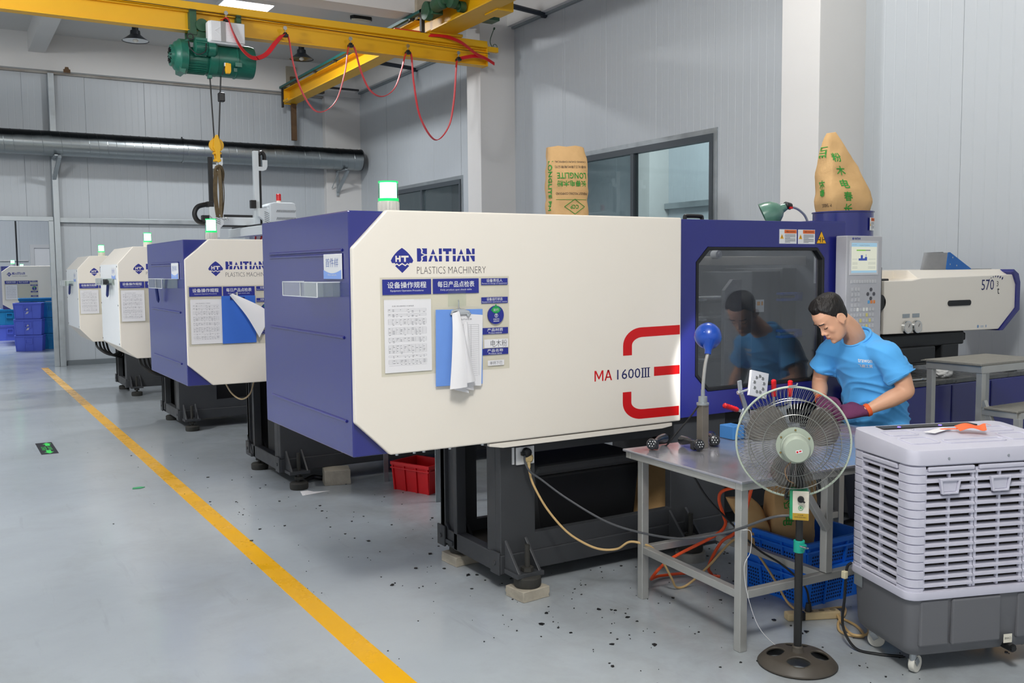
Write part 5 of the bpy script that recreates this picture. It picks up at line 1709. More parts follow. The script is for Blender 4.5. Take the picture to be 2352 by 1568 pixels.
for sx, c in ((-.50, -1), (.22, 1)):
    m = MB().prism([(sx - .10, 2.58), (sx + .10, 2.58), (sx + .10, 2.33), (sx + .05, 2.28), (sx + .04, 2.14), (sx - .02, 2.14), (sx - .03, 2.40), (sx - .10, 2.46)], 'y', -.26, -.17).build('carriage_cover', ROB, ro, bevel=.006)
    v_ = MB()
    for i in range(7):
        v_.bar((sx - .02, -.262, 2.53 - i * .028), (sx + .05, -.262, 2.50 - i * .028), .004, .006)
    v_.build('vent_slots', GREYB, m)
MB().tube(bez([(-.62, -.2, 2.62), (-.75, -.2, 2.58), (-.80, -.2, 2.48), (-.76, -.2, 2.38), (-.66, -.2, 2.345)], 6), .035, n=8).build('cable_duct', BLACK, ro, smooth=True)
MB().box((-.62, -.22, 2.58), (-.53, -.12, 2.66)).box((-.70, -.24, 2.36), (-.60, -.14, 2.46)).box((.02, -.2, 2.58), (.10, -.12, 2.70)).build('valve_block', BLACK, ro, bevel=.005)
ctl = MB().prism([(.27, 2.37), (.27, 2.62), (.29, 2.655), (.34, 2.67), (.62, 2.67), (.66, 2.655), (.68, 2.60), (.68, 2.40)], 'y', -.30, .15).build('motor_housing', ROB, ro, bevel=.012)
v_ = MB()
for zz in (2.54, 2.43):
    for i in range(14):
        v_.bar((.37 + i * .021, -.302, zz - .018), (.385 + i * .021, -.302, zz + .018), .005, .005)
v_.build('vent_slots', GREYB, ctl)
bc = MB().lathe([(.035, 0), (.035, .035)], (.47, -.1, 2.672), n=18).build('alarm_lamp', LBASE, ro, smooth=True)
MB().lathe([(.037, .035), (.037, .13), (.03, .138)], (.47, -.1, 2.672), n=18).build('red_lens', MAT('red_lens', '#c8161a', .25, coat=.4), bc, smooth=True)
MB().cyl((.08, -.16, 2.1), (.1, -.16, 2.3), .012, n=6).tube(bez([(.15, -.16, 2.1), (.22, -.16, 2.22), (.25, -.16, 2.15), (.2, -.16, 2.05)], 4), .012, n=6).build('gripper_hoses', REDB, ro)
# ------------------------------------------------------------------ steel work table
tb = T('work_table', 'welded steel work table in front of the glazed blue door', 'table', (2.836, 2.844, 0), math.radians(-2.7))
TOPM = MAT('stainless_top', '#b9b9c2', .20, metal=.62, var=.25, vscale=7, rvar=.08, bump=.03, bscale=25)
L_, W_ = 1.50, .845
MB().box((-.012, -.012, .744), (L_, W_, .756)).build('table_top', TOPM, tb, bevel=.003)
fr_ = MB().box((0, 0, .712), (L_ - .02, .04, .743)).box((0, W_ - .05, .712), (L_ - .02, W_ - .012, .743)).box((0, .04, .712), (.04, W_ - .05, .743)).box((L_ - .06, .04, .712), (L_ - .02, W_ - .05, .743))
fr_.build('top_frame', STEEL, tb, bevel=.003)
for (x, y) in ((.025, .03), (.055, .77), (L_ - .08, .03), (L_ - .08, .77)):
    MB().box((x, y, 0), (x + .04, y + .04, .712)).build('leg', STEEL, tb, bevel=.003)
MB().box((.52, .02, .27), (.56, .06, .712)).build('middle_post', STEEL, tb, bevel=.003)
for a, b in (((.045, .07, .25), (.075, .77, .25)), ((.065, .045, .25), (L_ - .08, .045, .25)), ((.095, .79, .25), (L_ - .08, .79, .25)), ((.54, .06, .25), (.54, .77, .25))):
    MB().bar(a, b, .036, .036).build('rail', STEEL, tb, bevel=.003)
MB().bar((.53, .03, .47), (.36, .03, .705), .03, .03).build('gusset', STEEL, tb, bevel=.002)
MB().tube(bez([(.02, .02, .54), (.07, .018, .525), (.068, .018, .44), (.035, .018, .38), (.05, .01, .25), (.1, -.02, .1), (.2, -.08, .004), (.3, -.10, .003)], 6), .0013, n=5).tube([(.022 + .046 * (.5 + .5 * math.cos(a)), .028 + .046 * (.5 + .5 * math.sin(a)), .535) for a in [2 * PI * i / 16 for i in range(16)]], .002, n=4, closed=True).build('tied_string', MAT('white_string', '#dedede', .8), tb)

# hand-shower mouldings on the table
def shower(label, p, q, rz_head):
    t = T('shower_head', label, 'shower head', (p[0], p[1], .757), group='black hand showers on the steel table')
    d = Vector((q[0] - p[0], q[1] - p[1], 0))
    n = d.normalized()
    SHM = MAT('satin_black', '#23252a', .25, coat=.3)
    pts = bez([n * .02 + Vector((0, 0, .03)), n * .06 + Vector((0, 0, .034)), n * (d.length * .6) + Vector((0, 0, .036)), n * d.length + Vector((0, 0, .028))], 5)
    m = len(pts)
    MB().tube(pts, .016, n=12, rr=[.013 + .011 * max(0, i / (m - 1) - .45) / .55 for i in range(m)]).build('handle', SHM, t, smooth=True)
    hd = MB().lathe([(.004, .017), (.022, .016), (.027, .012), (.028, .004), (.022, -.012), (.012, -.03)], (0, 0, .030), (-n.x * .8, -n.y * .8, .25), n=20).cbox((0, 0, 0), (.034, .040, .044), Matrix.Translation((n.x * .030, n.y * .030, .026)) @ Matrix.Rotation(math.atan2(n.y, n.x), 4, 'Z')).cbox((0, 0, 0), (.010, .046, .050), Matrix.Translation((n.x * .022, n.y * .022, .027)) @ Matrix.Rotation(math.atan2(n.y, n.x), 4, 'Z')).build('head', SHM, t, smooth=True, bevel=.004)
    f = MB()
    ax = Vector((-n.x * .8, -n.y * .8, .25)).normalized()
    sd = ax.cross(Vector((0, 0, 1))).normalized()
    up = sd.cross(ax)
    c = Vector((0, 0, .030)) + ax * .0165
    for k in range(7):
        a = 2 * PI * k / 6
        o = c if k == 6 else c + sd * .013 * math.cos(a) + up * .013 * math.sin(a)
        f.cyl(o - ax * .004, o + ax * .002, .0028, n=6)
    f.build('nozzles', WPLA, hd)
    return t


shower('black hand-shower moulding at the left end of the steel table, handle to the right', (2.955, 3.57), (3.12, 3.675), 0)
shower('black hand-shower moulding just left of the lamp post on the table', (3.13, 3.43), (3.155, 3.58), 0)
shower('black hand-shower moulding just right of the lamp post on the table', (3.275, 3.475), (3.37, 3.60), 0)

# table lamp
lp = T('gooseneck_lamp', 'blue gooseneck lamp on a square steel post, lit, on the table', 'lamp', (3.21, 3.49, .756))
MB().box((-.021, -.021, 0), (.021, .021, .222)).build('post', MAT('brown_steel', '#8c857c', .45, metal=.5, var=.3, vscale=15), lp, bevel=.002)
MB().lathe([(.031, .215), (.031, .225), (.022, .228), (.022, .256), (.010, .258), (.010, .29)], (0, 0, 0), n=20).build('collar', GALV, lp, smooth=True)
MB().tube(bez([(0, 0, .28), (.004, .0, .34), (.016, 0, .42), (.034, .0, .475)], 8), .0085, n=10).build('gooseneck', STEEL, lp, smooth=True)
d0 = Vector((.84, .45, -.40)).normalized()
hc = Vector((.055, .03, .555))
sh = MB().lathe([(.0005, -.054), (.014, -.053), (.034, -.048), (.053, -.034), (.065, -.010), (.066, .014), (.062, .038), (.059, .038), (.062, .012), (.05, -.03), (.01, -.046)], hc, d0, n=32, cap=False)
sh.build('lamp_shade', MAT('lamp_blue', '#0f4bb4', .3, coat=.4), lp, smooth=True)
MB().lathe([(.016, 0), (.017, .02), (.03, .045), (.042, .07)], (.030, .0, .465), (.22, .12, .9), n=20).build('shade_neck', bpy.data.materials['lamp_blue'], lp, smooth=True)
MB().lathe([(.02, -.02), (.034, .0), (.03, .02), (.01, .03)], hc, d0, n=16).build('bulb', MAT('lit_bulb', '#ffffff', .4, emit='#f4f6ff', estr=14), lp, smooth=True)
sl = bpy.data.lights.new('gooseneck_lamp_light', 'SPOT')
sl.energy = 20
sl.color = (.93, .95, 1)
sl.spot_size = math.radians(84)
sl.spot_blend = .25
sl.shadow_soft_size = .03
so_ = bpy.data.objects.new('gooseneck_lamp_light', sl)
COL.objects.link(so_)
so_.location = Vector((3.21, 3.49, .756)) + hc + d0 * .045
so_.rotation_euler = d0.to_track_quat('-Z', 'Y').to_euler()
MB().tube(bez([(-.03, .0, .21), (-.06, .03, .15), (-.10, .09, .06), (-.12, .13, .005), (-.10, .2, -.01)], 6), .004, n=6).build('lamp_cord', BLACK, lp, smooth=True)

# machine lamp with the green shade
gl = T('machine_lamp', 'green enamel lamp on a gooseneck above the blue door', 'lamp', (4.86, 4.32, 1.972))
MB().tube(bez([(.02, 0, -.05), (.0, 0, -.01), (-.03, 0, .02), (-.09, 0, .05), (-.165, 0, .062)], 8), .008, n=8).build('gooseneck', GALV, gl, smooth=True)
MB().cyl((-.15, 0, .062), (-.195, 0, .070), .022, n=14).build('socket', BLACK, gl, smooth=True)
MB().cbox((-.165, -.02, .052), (.025, .012, .014)).build('switch', REDB, gl)
MB().lathe([(.022, 0), (.03, .03), (.05, .045), (.075, .075), (.088, .12), (.092, .150), (.096, .152), (.088, .15), (.07, .078), (.03, .04)], (-.185, 0, .062), (-.62, .62, -.42), n=32, cap=False).build('lamp_shade', MAT('enamel_green', '#5f8b7a', .22, coat=.5, var=.25, vscale=16, col2='#33544a'), gl, smooth=True)
MB().lathe([(.02, .05), (.03, .08), (.02, .11)], (-.185, 0, .062), (-.62, .62, -.42), n=12).build('bulb', bpy.data.materials['frosted_bulb'], gl, smooth=True)

# assembly jig with toggle clamps
jg = T('assembly_jig', 'assembly jig with three red-handled toggle clamps and a drilled plate, on the table', 'jig', (3.6, 3.6, .757))
JBL = MAT('jig_blue', '#4a90d8', .5)
MB().box((-.125, -.05, 0), (-.045, .05, .07)).build('jig_base', JBL, jg, bevel=.004)
MB().box((-.045, -.06, 0), (.36, .06, .045)).build('base_plate', ZINC, jg, bevel=.003)
MB().box((.07, -.02, .046), (.30, .03, .13)).box((.16, -.04, .046), (.30, .05, .09)).build('jig_block', ZINC, jg, bevel=.004)


def toggle(base, tip, axis_out, seat):
    """handle from base to tip plus its linkage down to seat"""
    b, t_ = Vector(base), Vector(tip)
    d = (t_ - b).normalized()
    prof = [(.010, 0), (.0125, .004)]
    L = (t_ - b).length
    for i in range(5):
        z = .008 + (L - .02) * i / 5
        prof += [(.0125, z), (.0145, z + (L - .02) / 10), (.0125, z + (L - .02) / 5 - .001)]
    prof += [(.0145, L - .008), (.008, L)]
    c = MB().bar(b + d * .01, b - d * .055, .016, .006, up=axis_out).bar(b - d * .05, Vector(seat), .02, .008, up=axis_out).bar(b - d * .03 + Vector(axis_out) * .012, Vector(seat) + Vector((.02, 0, .03)), .012, .005, up=axis_out)
    c.cyl(b - d * .05 - Vector(axis_out) * .01, b - d * .05 + Vector(axis_out) * .01, .007, n=10)
    co = c.build('toggle_clamp', ZINC, jg, bevel=.002)
    MB().lathe(prof, b, d, n=16).build('red_grip', REDB, co, smooth=50)


toggle((.220, 0, .195), (.218, 0, .288), (0, 1, 0), (.215, 0, .12))
toggle((.345, 0, .185), (.345, 0, .275), (0, 1, 0), (.28, 0, .12))
toggle((-.045, 0, .145), (-.145, 0, .178), (0, 1, 0), (.01, 0, .09))
MB().box((-.01, -.03, .046), (.05, .03, .09)).build('clamp_seat', ZINC, jg, bevel=.003)
arm = MB().bar((-.04, -.005, .30), (-.03, -.005, .23), .026, .008, up=(0, 1, 0)).bar((-.03, -.005, .235), (.01, 0, .155), .028, .010, up=(0, 1, 0)).bar((.01, 0, .16), (.03, 0, .08), .022, .012, up=(0, 1, 0)).bar((.0, .0, .15), (-.03, .0, .09), .012, .008, up=(0, 1, 0))
arm.cyl((-.05, -.02, .24), (.05, -.03, .262), .006, n=8).cyl((-.065, -.018, .238), (-.045, -.02, .241), .012, n=6).build('clamp_arm', ZINC, jg, bevel=.002)
Mp = Matrix.Translation((.065, -.035, .275)) @ Matrix.Rotation(math.radians(14), 4, 'Y') @ Matrix.Rotation(math.radians(-12), 4, 'Z') @ Matrix.Rotation(math.radians(-8), 4, 'X')
plate = MB().box((-.055, -.009, -.068), (.055, .009, .068), Mp).build('drilled_plate', MAT('pale_aluminium', '#cfcfd2', .35, metal=.6), jg, bevel=.002)
hm = MB()
for i in range(9):
    a = 2 * PI * i / 9 + .2
    c = Vector((.030 * math.cos(a), -.0092, .043 * math.sin(a)))
    hm.lathe([(.0095, .0), (.0085, .001), (.004, .0016)], Mp @ c, Mp.to_3x3() @ Vector((0, -1, 0)), n=12)
hm.build('holes', MAT('hole_steel', '#8e8f90', .3, metal=.8), plate)

# ------------------------------------------------------------------ pedestal fan
fn = T('pedestal_fan', 'pale green pedestal fan seen from behind, standing before the steel table', 'fan', (2.985, 2.665, 0))
FGR = MAT('fan_pale_green', '#a9b3a4', .38)
FBL = MAT('fan_pole_black', '#1a1a1a', .3)
BRN = MAT('fan_base_brown', '#4b453d', .5, var=.3, vscale=14)
R0 = .155
base = MB()
prof = [(R0, .0), (R0, .012), (R0 * .93, .028), (R0 * .5, .040), (.03, .046)]
nA = 160
cols = []
for i in range(nA):
    a = 2 * PI * i / nA
    cols.append(a)
rr_ = [.0, .015] + [.02 + .0045 * k for k in range(30)] + [R0]


def bz(r):
    return .046 - .016 * min(1, r / .13) ** 2 - .030 * max(0, (r - .12) / (R0 - .12)) ** 1.5


vs, fs = [], []
for j, r_ in enumerate(rr_):
    for a in cols:
        vs.append((r_ * math.cos(a), r_ * math.sin(a), bz(r_)))


def hole(r_, a):
    for k in range(4):
        c = 2 * PI * k / 4 + .785
        d_ = (a - c + PI) % (2 * PI) - PI
        if ((r_ - .087) / .036) ** 2 + (d_ / .52) ** 2 < 1:
            return True
    return False


for j in range(len(rr_) - 1):
    for i in range(nA):
        rm = (rr_[j] + rr_[j + 1]) / 2
        if hole(rm, cols[i] + PI / nA):
            continue
        fs.append((j * nA + i, j * nA + (i + 1) % nA, (j + 1) * nA + (i + 1) % nA, (j + 1) * nA + i))
used = {}
for f in fs:
    for a, b in zip(f, f[1:] + f[:1]):
        used[frozenset((a, b))] = used.get(frozenset((a, b)), 0) + 1
for e, n in used.items():
    if n == 1:
        for i in e:          # rim of an opening: pull it onto the true oval
            x, y, z = vs[i]
            r_, a = math.hypot(x, y), math.atan2(y, x)
            if r_ > R0 - .004 or r_ < .02:
                continue
            for k in range(4):
                c = 2 * PI * k / 4 + .785
                d_ = (a - c + PI) % (2 * PI) - PI
                F_ = math.sqrt(((r_ - .087) / .036) ** 2 + (d_ / .52) ** 2)
                if .6 < F_ < 1.5:
                    r_, a = .087 + (r_ - .087) / F_, c + d_ / F_
                    vs[i] = (r_ * math.cos(a), r_ * math.sin(a), bz(r_))
                    break
bo = MB().add(vs, fs)
me = bpy.data.meshes.new('base')
me.from_pydata(bo.v, [], bo.f)
me.update()
b_ = link('base', me, BRN, fn, smooth=60)
sm = b_.modifiers.new('thick', 'SOLIDIFY')
sm.thickness = .009
sm.offset = -1
MB().lathe([(.034, .035), (.026, .05), (.022, .075), (.016, .08)], (0, 0, 0), n=24).build('base_socket', BRN, b_, smooth=True)
MB().cyl((0, 0, .07), (0, 0, .52), .0165, n=18).build('lower_pole', FBL, fn, smooth=True)
MB().cyl((0, 0, .5), (0, 0, .885), .0145, n=18).build('upper_pole', FBL, fn, smooth=True)
cl_ = MB().cyl((0, 0, .475), (0, 0, .525), .0225, n=20).box((-.012, -.03, .49), (.012, -.015, .512)).build('height_collar', MAT('teal_plastic', '#12a08a', .35), fn, smooth=True, bevel=.002)
MB().tube([(.02, -.03, .495), (-.005, -.036, .503), (-.028, -.03, .512)], .0035, n=6).build('clamp_lever', CHROME, cl_, smooth=True)
vd = Vector((-.74, -.67, 0))
sx_ = Vector((.67, -.74, 0)).normalized()
M3 = Matrix((sx_, -vd.normalized(), Vector((0, 0, 1)))).transposed().to_4x4()
M3.translation = Vector((0, 0, 0))
sw = MB().box((-.040, -.040, .618), (.034, .022, .742), M3).build('switch_box', MAT('fan_green', '#2a9a6a', .35), fn, bevel=.008)
MB().box((-.028, -.045, .62), (.036, -.038, .740), M3).build('front_plate', MAT('ivory_plate', '#dcd6c6', .4, var=.1, vscale=40), sw, bevel=.004)
MB().box((-.0275, -.0462, .6205), (.0355, -.0445, .649), M3).build('gold_band', MAT('gold_band', '#b4912c', .4), sw, bevel=.003)
kn = MB().cyl(M3 @ Vector((.004, -.046, .708)), M3 @ Vector((.004, -.058, .708)), .013, n=18).cbox((0, 0, 0), (.024, .008, .006), M3 @ Matrix.Translation((.010, -.06, .704)) @ Matrix.Rotation(.6, 4, 'Y')).build('speed_knob', BLACK, sw, smooth=True)
f_ = FLAT(M3 @ Vector((-.028, -.0462, .62)), M3.to_3x3() @ Vector((1, 0, 0)), (0, 0, 1), .0008)
f_.ring(.032, .051, .010, .002, 24).poly([(.026, .049), (.038, .049), (.032, .058)])
f_.build('emblem', MAT('fan_print_green', '#2f9c62', .5), sw)
f2 = FLAT(M3 @ Vector((-.028, -.0466, .62)), M3.to_3x3() @ Vector((1, 0, 0)), (0, 0, 1), .0008)
f2.text('工业扇', .02, .019, w=.022, h=.005).text('FRESH ELECTRIC', .008, .011, w=.046, h=.004).build('plate_lettering', INKD, sw)
# head
az, el = math.radians(47.5), math.radians(1.0)
fd = Vector((math.cos(az) * math.cos(el), math.sin(az) * math.cos(el), math.sin(el)))
fs_ = fd.cross(Vector((0, 0, 1))).normalized()
fu = fs_.cross(fd)
gc = Vector((-.030, .010, .932)) + fd * .02
MH = Matrix((fs_, fu, fd)).transposed().to_4x4()
MH.translation = gc           # local z points away from the camera side: the blowing direction
H3 = lambda x, y, z: MH @ Vector((x, y, z))
ZD = MH.to_3x3() @ Vector((0, 0, 1))
mt = MB().lathe([(.072, -.062), (.074, -.068), (.074, -.074), (.055, -.076)], H3(0, 0, 0), ZD, n=36).build('motor_flange', FGR, fn, smooth=True)
MB().lathe([(.052, -.074), (.056, -.085), (.056, -.105), (.052, -.110), (.053, -.112), (.053, -.165), (.046, -.176), (.02, -.178)], H3(0, 0, 0), ZD, n=36).build('motor_housing', FGR, fn, smooth=True)
st_ = FLAT(H3(-.004, -.012, -.1785), MH.to_3x3() @ Vector((1, .25, 0)), MH.to_3x3() @ Vector((-.25, 1, 0)), .0005)
st_.rect(0, 0, .024, .012).build('small_sticker', PAPER, mt)
FLAT(H3(-.004, -.012, -.1789), MH.to_3x3() @ Vector((1, .25, 0)), MH.to_3x3() @ Vector((-.25, 1, 0)), .0006).rect(.002, .002, .009, .009).rect(.012, .004, .021, .009).build('sticker_print', REDB, mt)
sc2 = MB()
for k in range(6):
    a = 2 * PI * k / 6 + .5
    sc2.cyl(H3(.063 * math.cos(a), .063 * math.sin(a), -.078), H3(.063 * math.cos(a), .063 * math.sin(a), -.073), .0045, n=8)
    MB().lathe([(.0045, 0), (.003, -.004)], H3(.063 * math.cos(a), .063 * math.sin(a), -.0755), ZD, n=8).build('screw', MAT('brass_screw', '#a58c58', .35, metal=.8) if 'brass_screw' not in bpy.data.materials else bpy.data.materials['brass_screw'], mt)
RG = .227
ring = MB().tube([H3(RG * math.cos(2 * PI * i / 72), RG * math.sin(2 * PI * i / 72), 0) for i in range(72)], .0045, n=8, closed=True).build('guard_ring', MAT('ring_pale_green', '#b9c4b4', .35), fn, smooth=True)
MB().bar(H3(-.022, RG + .003, -.004), H3(.010, RG + .007, -.004), .004, .006).cyl(H3(.008, RG, 0), H3(.014, RG + .016, 0), .003, n=6).build('ring_clip', ZINC, fn)
WIRE = MAT('guard_wire', '#9a9b97', .3, metal=.7)
rw = MB()
NW = 84
for i in range(NW):
    a = 2 * PI * i / NW
    pts = []
    for k in range(9):
        t = k / 8
        r_ = .070 + (RG - .070) * t
        z = -.072 + .072 * max(0, (t - .45) / .55) ** 1.6
        aa = a + .10 * math.sin(PI * t) * (1 if t < 1 else 0)
        pts.append(H3(r_ * math.cos(aa), r_ * math.sin(aa), z))
    rw.tube(pts, .001, n=4)
for r_, z in ((.182, -.058), (.125, -.0745)):
    rw.tube([H3(r_ * math.cos(2 * PI * i / 60), r_ * math.sin(2 * PI * i / 60), z) for i in range(60)], .0018, n=5, closed=True)
tag(rw.build('rear_guard_wires', WIRE, fn), None, None, kind='stuff')
fw_ = MB()
for i in range(NW):
    a = 2 * PI * (i + .5) / NW
    pts = []
    for k in range(8):
        t = k / 7
        r_ = .045 + (RG - .045) * t
        z = .085 * (1 - max(0, (t - .4) / .6) ** 2)
        pts.append(H3(r_ * math.cos(a), r_ * math.sin(a), z))
    fw_.tube(pts, .001, n=4)
fw_.tube([H3(.17 * math.cos(2 * PI * i / 60), .17 * math.sin(2 * PI * i / 60), .066) for i in range(60)], .0018, n=5, closed=True)
tag(fw_.build('front_guard_wires', WIRE, fn), None, None, kind='stuff')
MB().lathe([(.046, .084), (.046, .09), (.03, .094)], H3(0, 0, 0), ZD, n=28).build('guard_cap', FGR, fn, smooth=True)
BLM = MAT('blade_smoke_grey', '#6d675f', .3)
BLM.node_tree.nodes['Principled BSDF'].inputs['Alpha'].default_value = .55
hub = MB().lathe([(.036, -.02), (.040, -.01), (.040, .035), (.03, .045)], H3(0, 0, 0), ZD, n=28).build('blade_hub', BLM, fn, smooth=True)
for k in range(3):
    vs, fs = [], []
    NR, NA = 9, 9
    for i in range(NR):
        t = i / (NR - 1)
        r_ = .036 + .158 * t
        wid = .55 + .42 * math.sin(PI * min(1, t * .75 + .12))
        tip = 1 - max(0, (t - .8) / .2) ** 2 * .35
        for j in range(NA):
            s = j / (NA - 1) - .5
            a = 2 * PI * k / 3 + .3 + .25 * t + s * wid * 1.25 * tip
            z = .008 + s * .042 * (1 - .35 * t) * -1
            vs.append(H3(r_ * math.cos(a), r_ * math.sin(a), z))
    for i in range(NR - 1):
        for j in range(NA - 1):
            fs.append((i * NA + j, i * NA + j + 1, (i + 1) * NA + j + 1, (i + 1) * NA + j))
    me = bpy.data.meshes.new('blade')
    me.from_pydata([tuple(v) for v in vs], [], fs)
    o = link('blade', me, BLM, fn, smooth=70)
    sd_ = o.modifiers.new('thick', 'SOLIDIFY')
    sd_.thickness = .0022
MB().tube(bez([H3(-.015, -.06, -.10), H3(-.04, -.09, -.115), H3(-.03, -.13, -.115), H3(-.005, -.15, -.09)], 6), .0022, n=5).build('motor_lead', MAT('lead_copper', '#8a6a4a', .5), fn, smooth=True)
MB().cyl((0, 0, .86), gc + fd * -.12 + Vector((0, 0, -.03)), .019, n=14).build('tilt_neck', FBL, fn, smooth=True)
wf_ = M3
MB().prism([(-.062, .70), (-.052, .69), (-.018, .86), (-.03, .868)], 'y', -.008, .006, M3).prism([(-.062, .70), (-.052, .69), (-.01, .70), (-.012, .712)], 'y', -.008, .006, M3).build('carry_bracket', FBL, fn, bevel=.003)

# ------------------------------------------------------------------ evaporative air cooler
ac = T('air_cooler', 'pale grey louvred air cooler on castors in the right foreground', 'air cooler', (3.224, 2.317, 0), math.radians(-19))
LIL = MAT('cooler_lilac_white', '#c9c8d6', .38)
CGR = MAT('cooler_dark_grey', '#66676b', .48)
CW, CD = .72, .425


def rrect(x0, y0, x1, y1, r, n=5):
    P = []
    for cx, cy, a0 in ((x1 - r, y0 + r, -PI / 2), (x1 - r, y1 - r, 0), (x0 + r, y1 - r, PI / 2), (x0 + r, y0 + r, PI)):
        for i in range(n):
            a = a0 + PI / 2 * i / (n - 1)
            P.append((cx + r * math.cos(a), cy + r * math.sin(a)))
    return P


def rring(z, e=0, r=.045):
    return [Vector((p[0], p[1], z)) for p in rrect(e, e, CW - e, CD - e, r)]


m = MB().loft([rring(.085, .035), rring(.10, .022), rring(.125, .016), rring(.30, .008), rring(.335, .006)])
tank_ = m.build('water_tank', CGR, ac, smooth=35)
for u0, u1 in ((.055, .185), (.195, .42), (.50, .66)):
    MB().prism([(u0, .13), (u1, .13), (u1, .318), (u0, .318)], 'y', -.004 if u0 > .18 and u0 < .4 else .002, .03).build('tank_panel', CGR, tank_, bevel=.008)
# upper shell: corner pillars with steps, frames, louvres
for (cx, cy) in ((0, 0), (CW, 0), (0, CD), (CW, CD)):
    sx2, sy2 = (1 if cx == 0 else -1), (1 if cy == 0 else -1)
    rings = []
    n_ = 15
    for k in range(n_):
        z0 = .338 + (.862 - .338) * k / n_
        z1 = .338 + (.862 - .338) * (k + 1) / n_
        for z, e in ((z0, .006), (z0 + .003, 0), (z1 - .004, 0), (z1 - .001, .006)):
            r_ = .045
            P = []
            for i in range(6):
                a = PI + PI / 2 * i / 5
                P.append((e + r_ + (r_) * math.cos(a), e + r_ + r_ * math.sin(a)))
            P = [(e, .085)] + P + [(.062, e)] + [(.062, .03), (.03, .085)]
            rings.append([Vector((cx + sx2 * p[0], cy + sy2 * p[1], z)) for p in P])
    MB().loft(rings).build('corner_pillar', LIL, ac, smooth=30)
MB().box((.04, .03, .34), (CW - .04, CD - .03, .86)).build('cooling_pad', MAT('pad_brown_black', '#2b2724', .9, bump=.6, bscale=90), ac)
MB().loft([rring(.325, -.004), rring(.334, -.006), rring(.356, -.004), rring(.358, .01)]).build('bottom_rim', LIL, ac, smooth=35)


def louvre(org, eu, ev_in, width, z0, z1, n, vbars):
    """one louvre panel: frame rails, slats, upright bars"""
    o, eu, ei = Vector(org), Vector(eu), Vector(ev_in)
    U = lambda u, i, z: o + eu * u + ei * i + Vector((0, 0, z))
    for k in range(n):
        z = z0 + (z1 - z0) * (k + .5) / n
        a, b = U(0, .004, z), U(width, .004, z)
        s_ = MB()
        s_.add([U(0, 0, z - .0055), U(width, 0, z - .0055), U(width, 0, z + .0035), U(0, 0, z + .0035), U(0, .020, z + .006), U(width, .020, z + .006), U(width, .020, z + .012), U(0, .020, z + .012)],
               [(0, 1, 2, 3), (4, 7, 6, 5), (0, 4, 5, 1), (3, 2, 6, 7), (0, 3, 7, 4), (1, 5, 6, 2)])
        s_.build('slat', LIL, ac)
    for (u, w_) in vbars:
        MB().add([U(u - w_ / 2, .006, z0), U(u + w_ / 2, .006, z0), U(u + w_ / 2, .018, z0), U(u - w_ / 2, .018, z0), U(u - w_ / 2, .006, z1), U(u + w_ / 2, .006, z1), U(u + w_ / 2, .018, z1), U(u - w_ / 2, .018, z1)],
                 [(0, 3, 2, 1), (4, 5, 6, 7), (0, 1, 5, 4), (1, 2, 6, 5), (2, 3, 7, 6), (3, 0, 4, 7)]).build('upright_bar', LIL, ac)


for u0, u1 in ((.062, .288), (.292, .518), (.522, .658)):
    louvre((u0, .004, 0), (1, 0, 0), (0, 1, 0), u1 - u0, .362, .848, 15, [(.006, .012), ((u1 - u0) / 2, .010), (u1 - u0 - .006, .012)])
    MB().box((u0 + .012, .0, .838), (u1 - .004, .016, .858)).build('panel_top', LIL, ac, bevel=.006)
    uc = (u0 + u1) / 2
    if u1 < .6:
        uc = u0 + .104
        MB().frame([(uc - .048, .812), (uc + .048, .812), (uc + .036, .748), (uc - .036, .748)], [(uc - .036, .800), (uc + .036, .800), (uc + .029, .756), (uc - .029, .756)], 'y', -.012, .004).prism([(uc - .036, .800), (uc + .036, .800), (uc + .029, .756), (uc - .029, .756)], 'y', -.004, .004).build('pull_tab', LIL, ac, bevel=.003)
louvre((.004, .355, 0), (0, -1, 0), (1, 0, 0), .272, .35, .845, 14, [(.006, .012), (.135, .014), (.266, .012)])
MB().box((.0, .10, .836), (.016, .345, .858)).build('panel_top', LIL, ac, bevel=.006)
# top cover: rim, sloping deck, recesses, control strip
m = MB().loft([rring(.862, .004), rring(.868, -.003), rring(.912, -.004), [Vector((p.x, p.y, p.z + .028 * p.y / CD)) for p in rring(.924, .0)], [Vector((p.x, p.y, p.z + .028 * p.y / CD)) for p in rring(.926, .018)]])
cov_ = m.build('top_cover', LIL, ac, smooth=35)
tz = lambda y: .9262 + .028 * y / CD
for (x0, y0, x1, y1) in ((.06, .09, .20, .20), (.06, .23, .20, .32), (.22, .08, .50, .14), (.52, .09, .66, .20), (.52, .23, .66, .32), (.22, .30, .50, .33)):
    MB().frame(rrect(x0, y0, x1, y1, .02, 4), rrect(x0 + .009, y0 + .009, x1 - .009, y1 - .009, .014, 4), 'z', 0, .007).xf(Matrix.Translation((0, 0, .924)) @ Matrix.Shear('XY', 4, (0, 0)) @ Matrix.Rotation(math.atan(.028 / CD), 4, 'X')).build('deck_rib', LIL, cov_, bevel=.002)
stp = MB().box((.10, .342, tz(.35)), (.56, .405, tz(.40) + .002)).build('control_strip', BLACK, ac, bevel=.003)
for u in (.185, .385):
    MB().cyl((u, .358, tz(.37) + .001), (u, .358, tz(.37) + .006), .007, n=12).build('indicator_light', MAT('led_violet', '#5a50ff', .3, emit='#5a48ff', estr=7) if 'led_violet' not in bpy.data.materials else bpy.data.materials['led_violet'], stp)
for u in (.16, .43):
    MB().cyl((u, -.006, .89), (u, .0, .89), .005, n=8).build('screw', ZINC, cov_)
kb = MB().cyl((.463, -.022, .10), (.463, .03, .10), .017, n=18).cyl((.463, -.03, .10), (.463, -.02, .10), .012, n=8).build('drain_plug', BLACK, tank_, smooth=True)
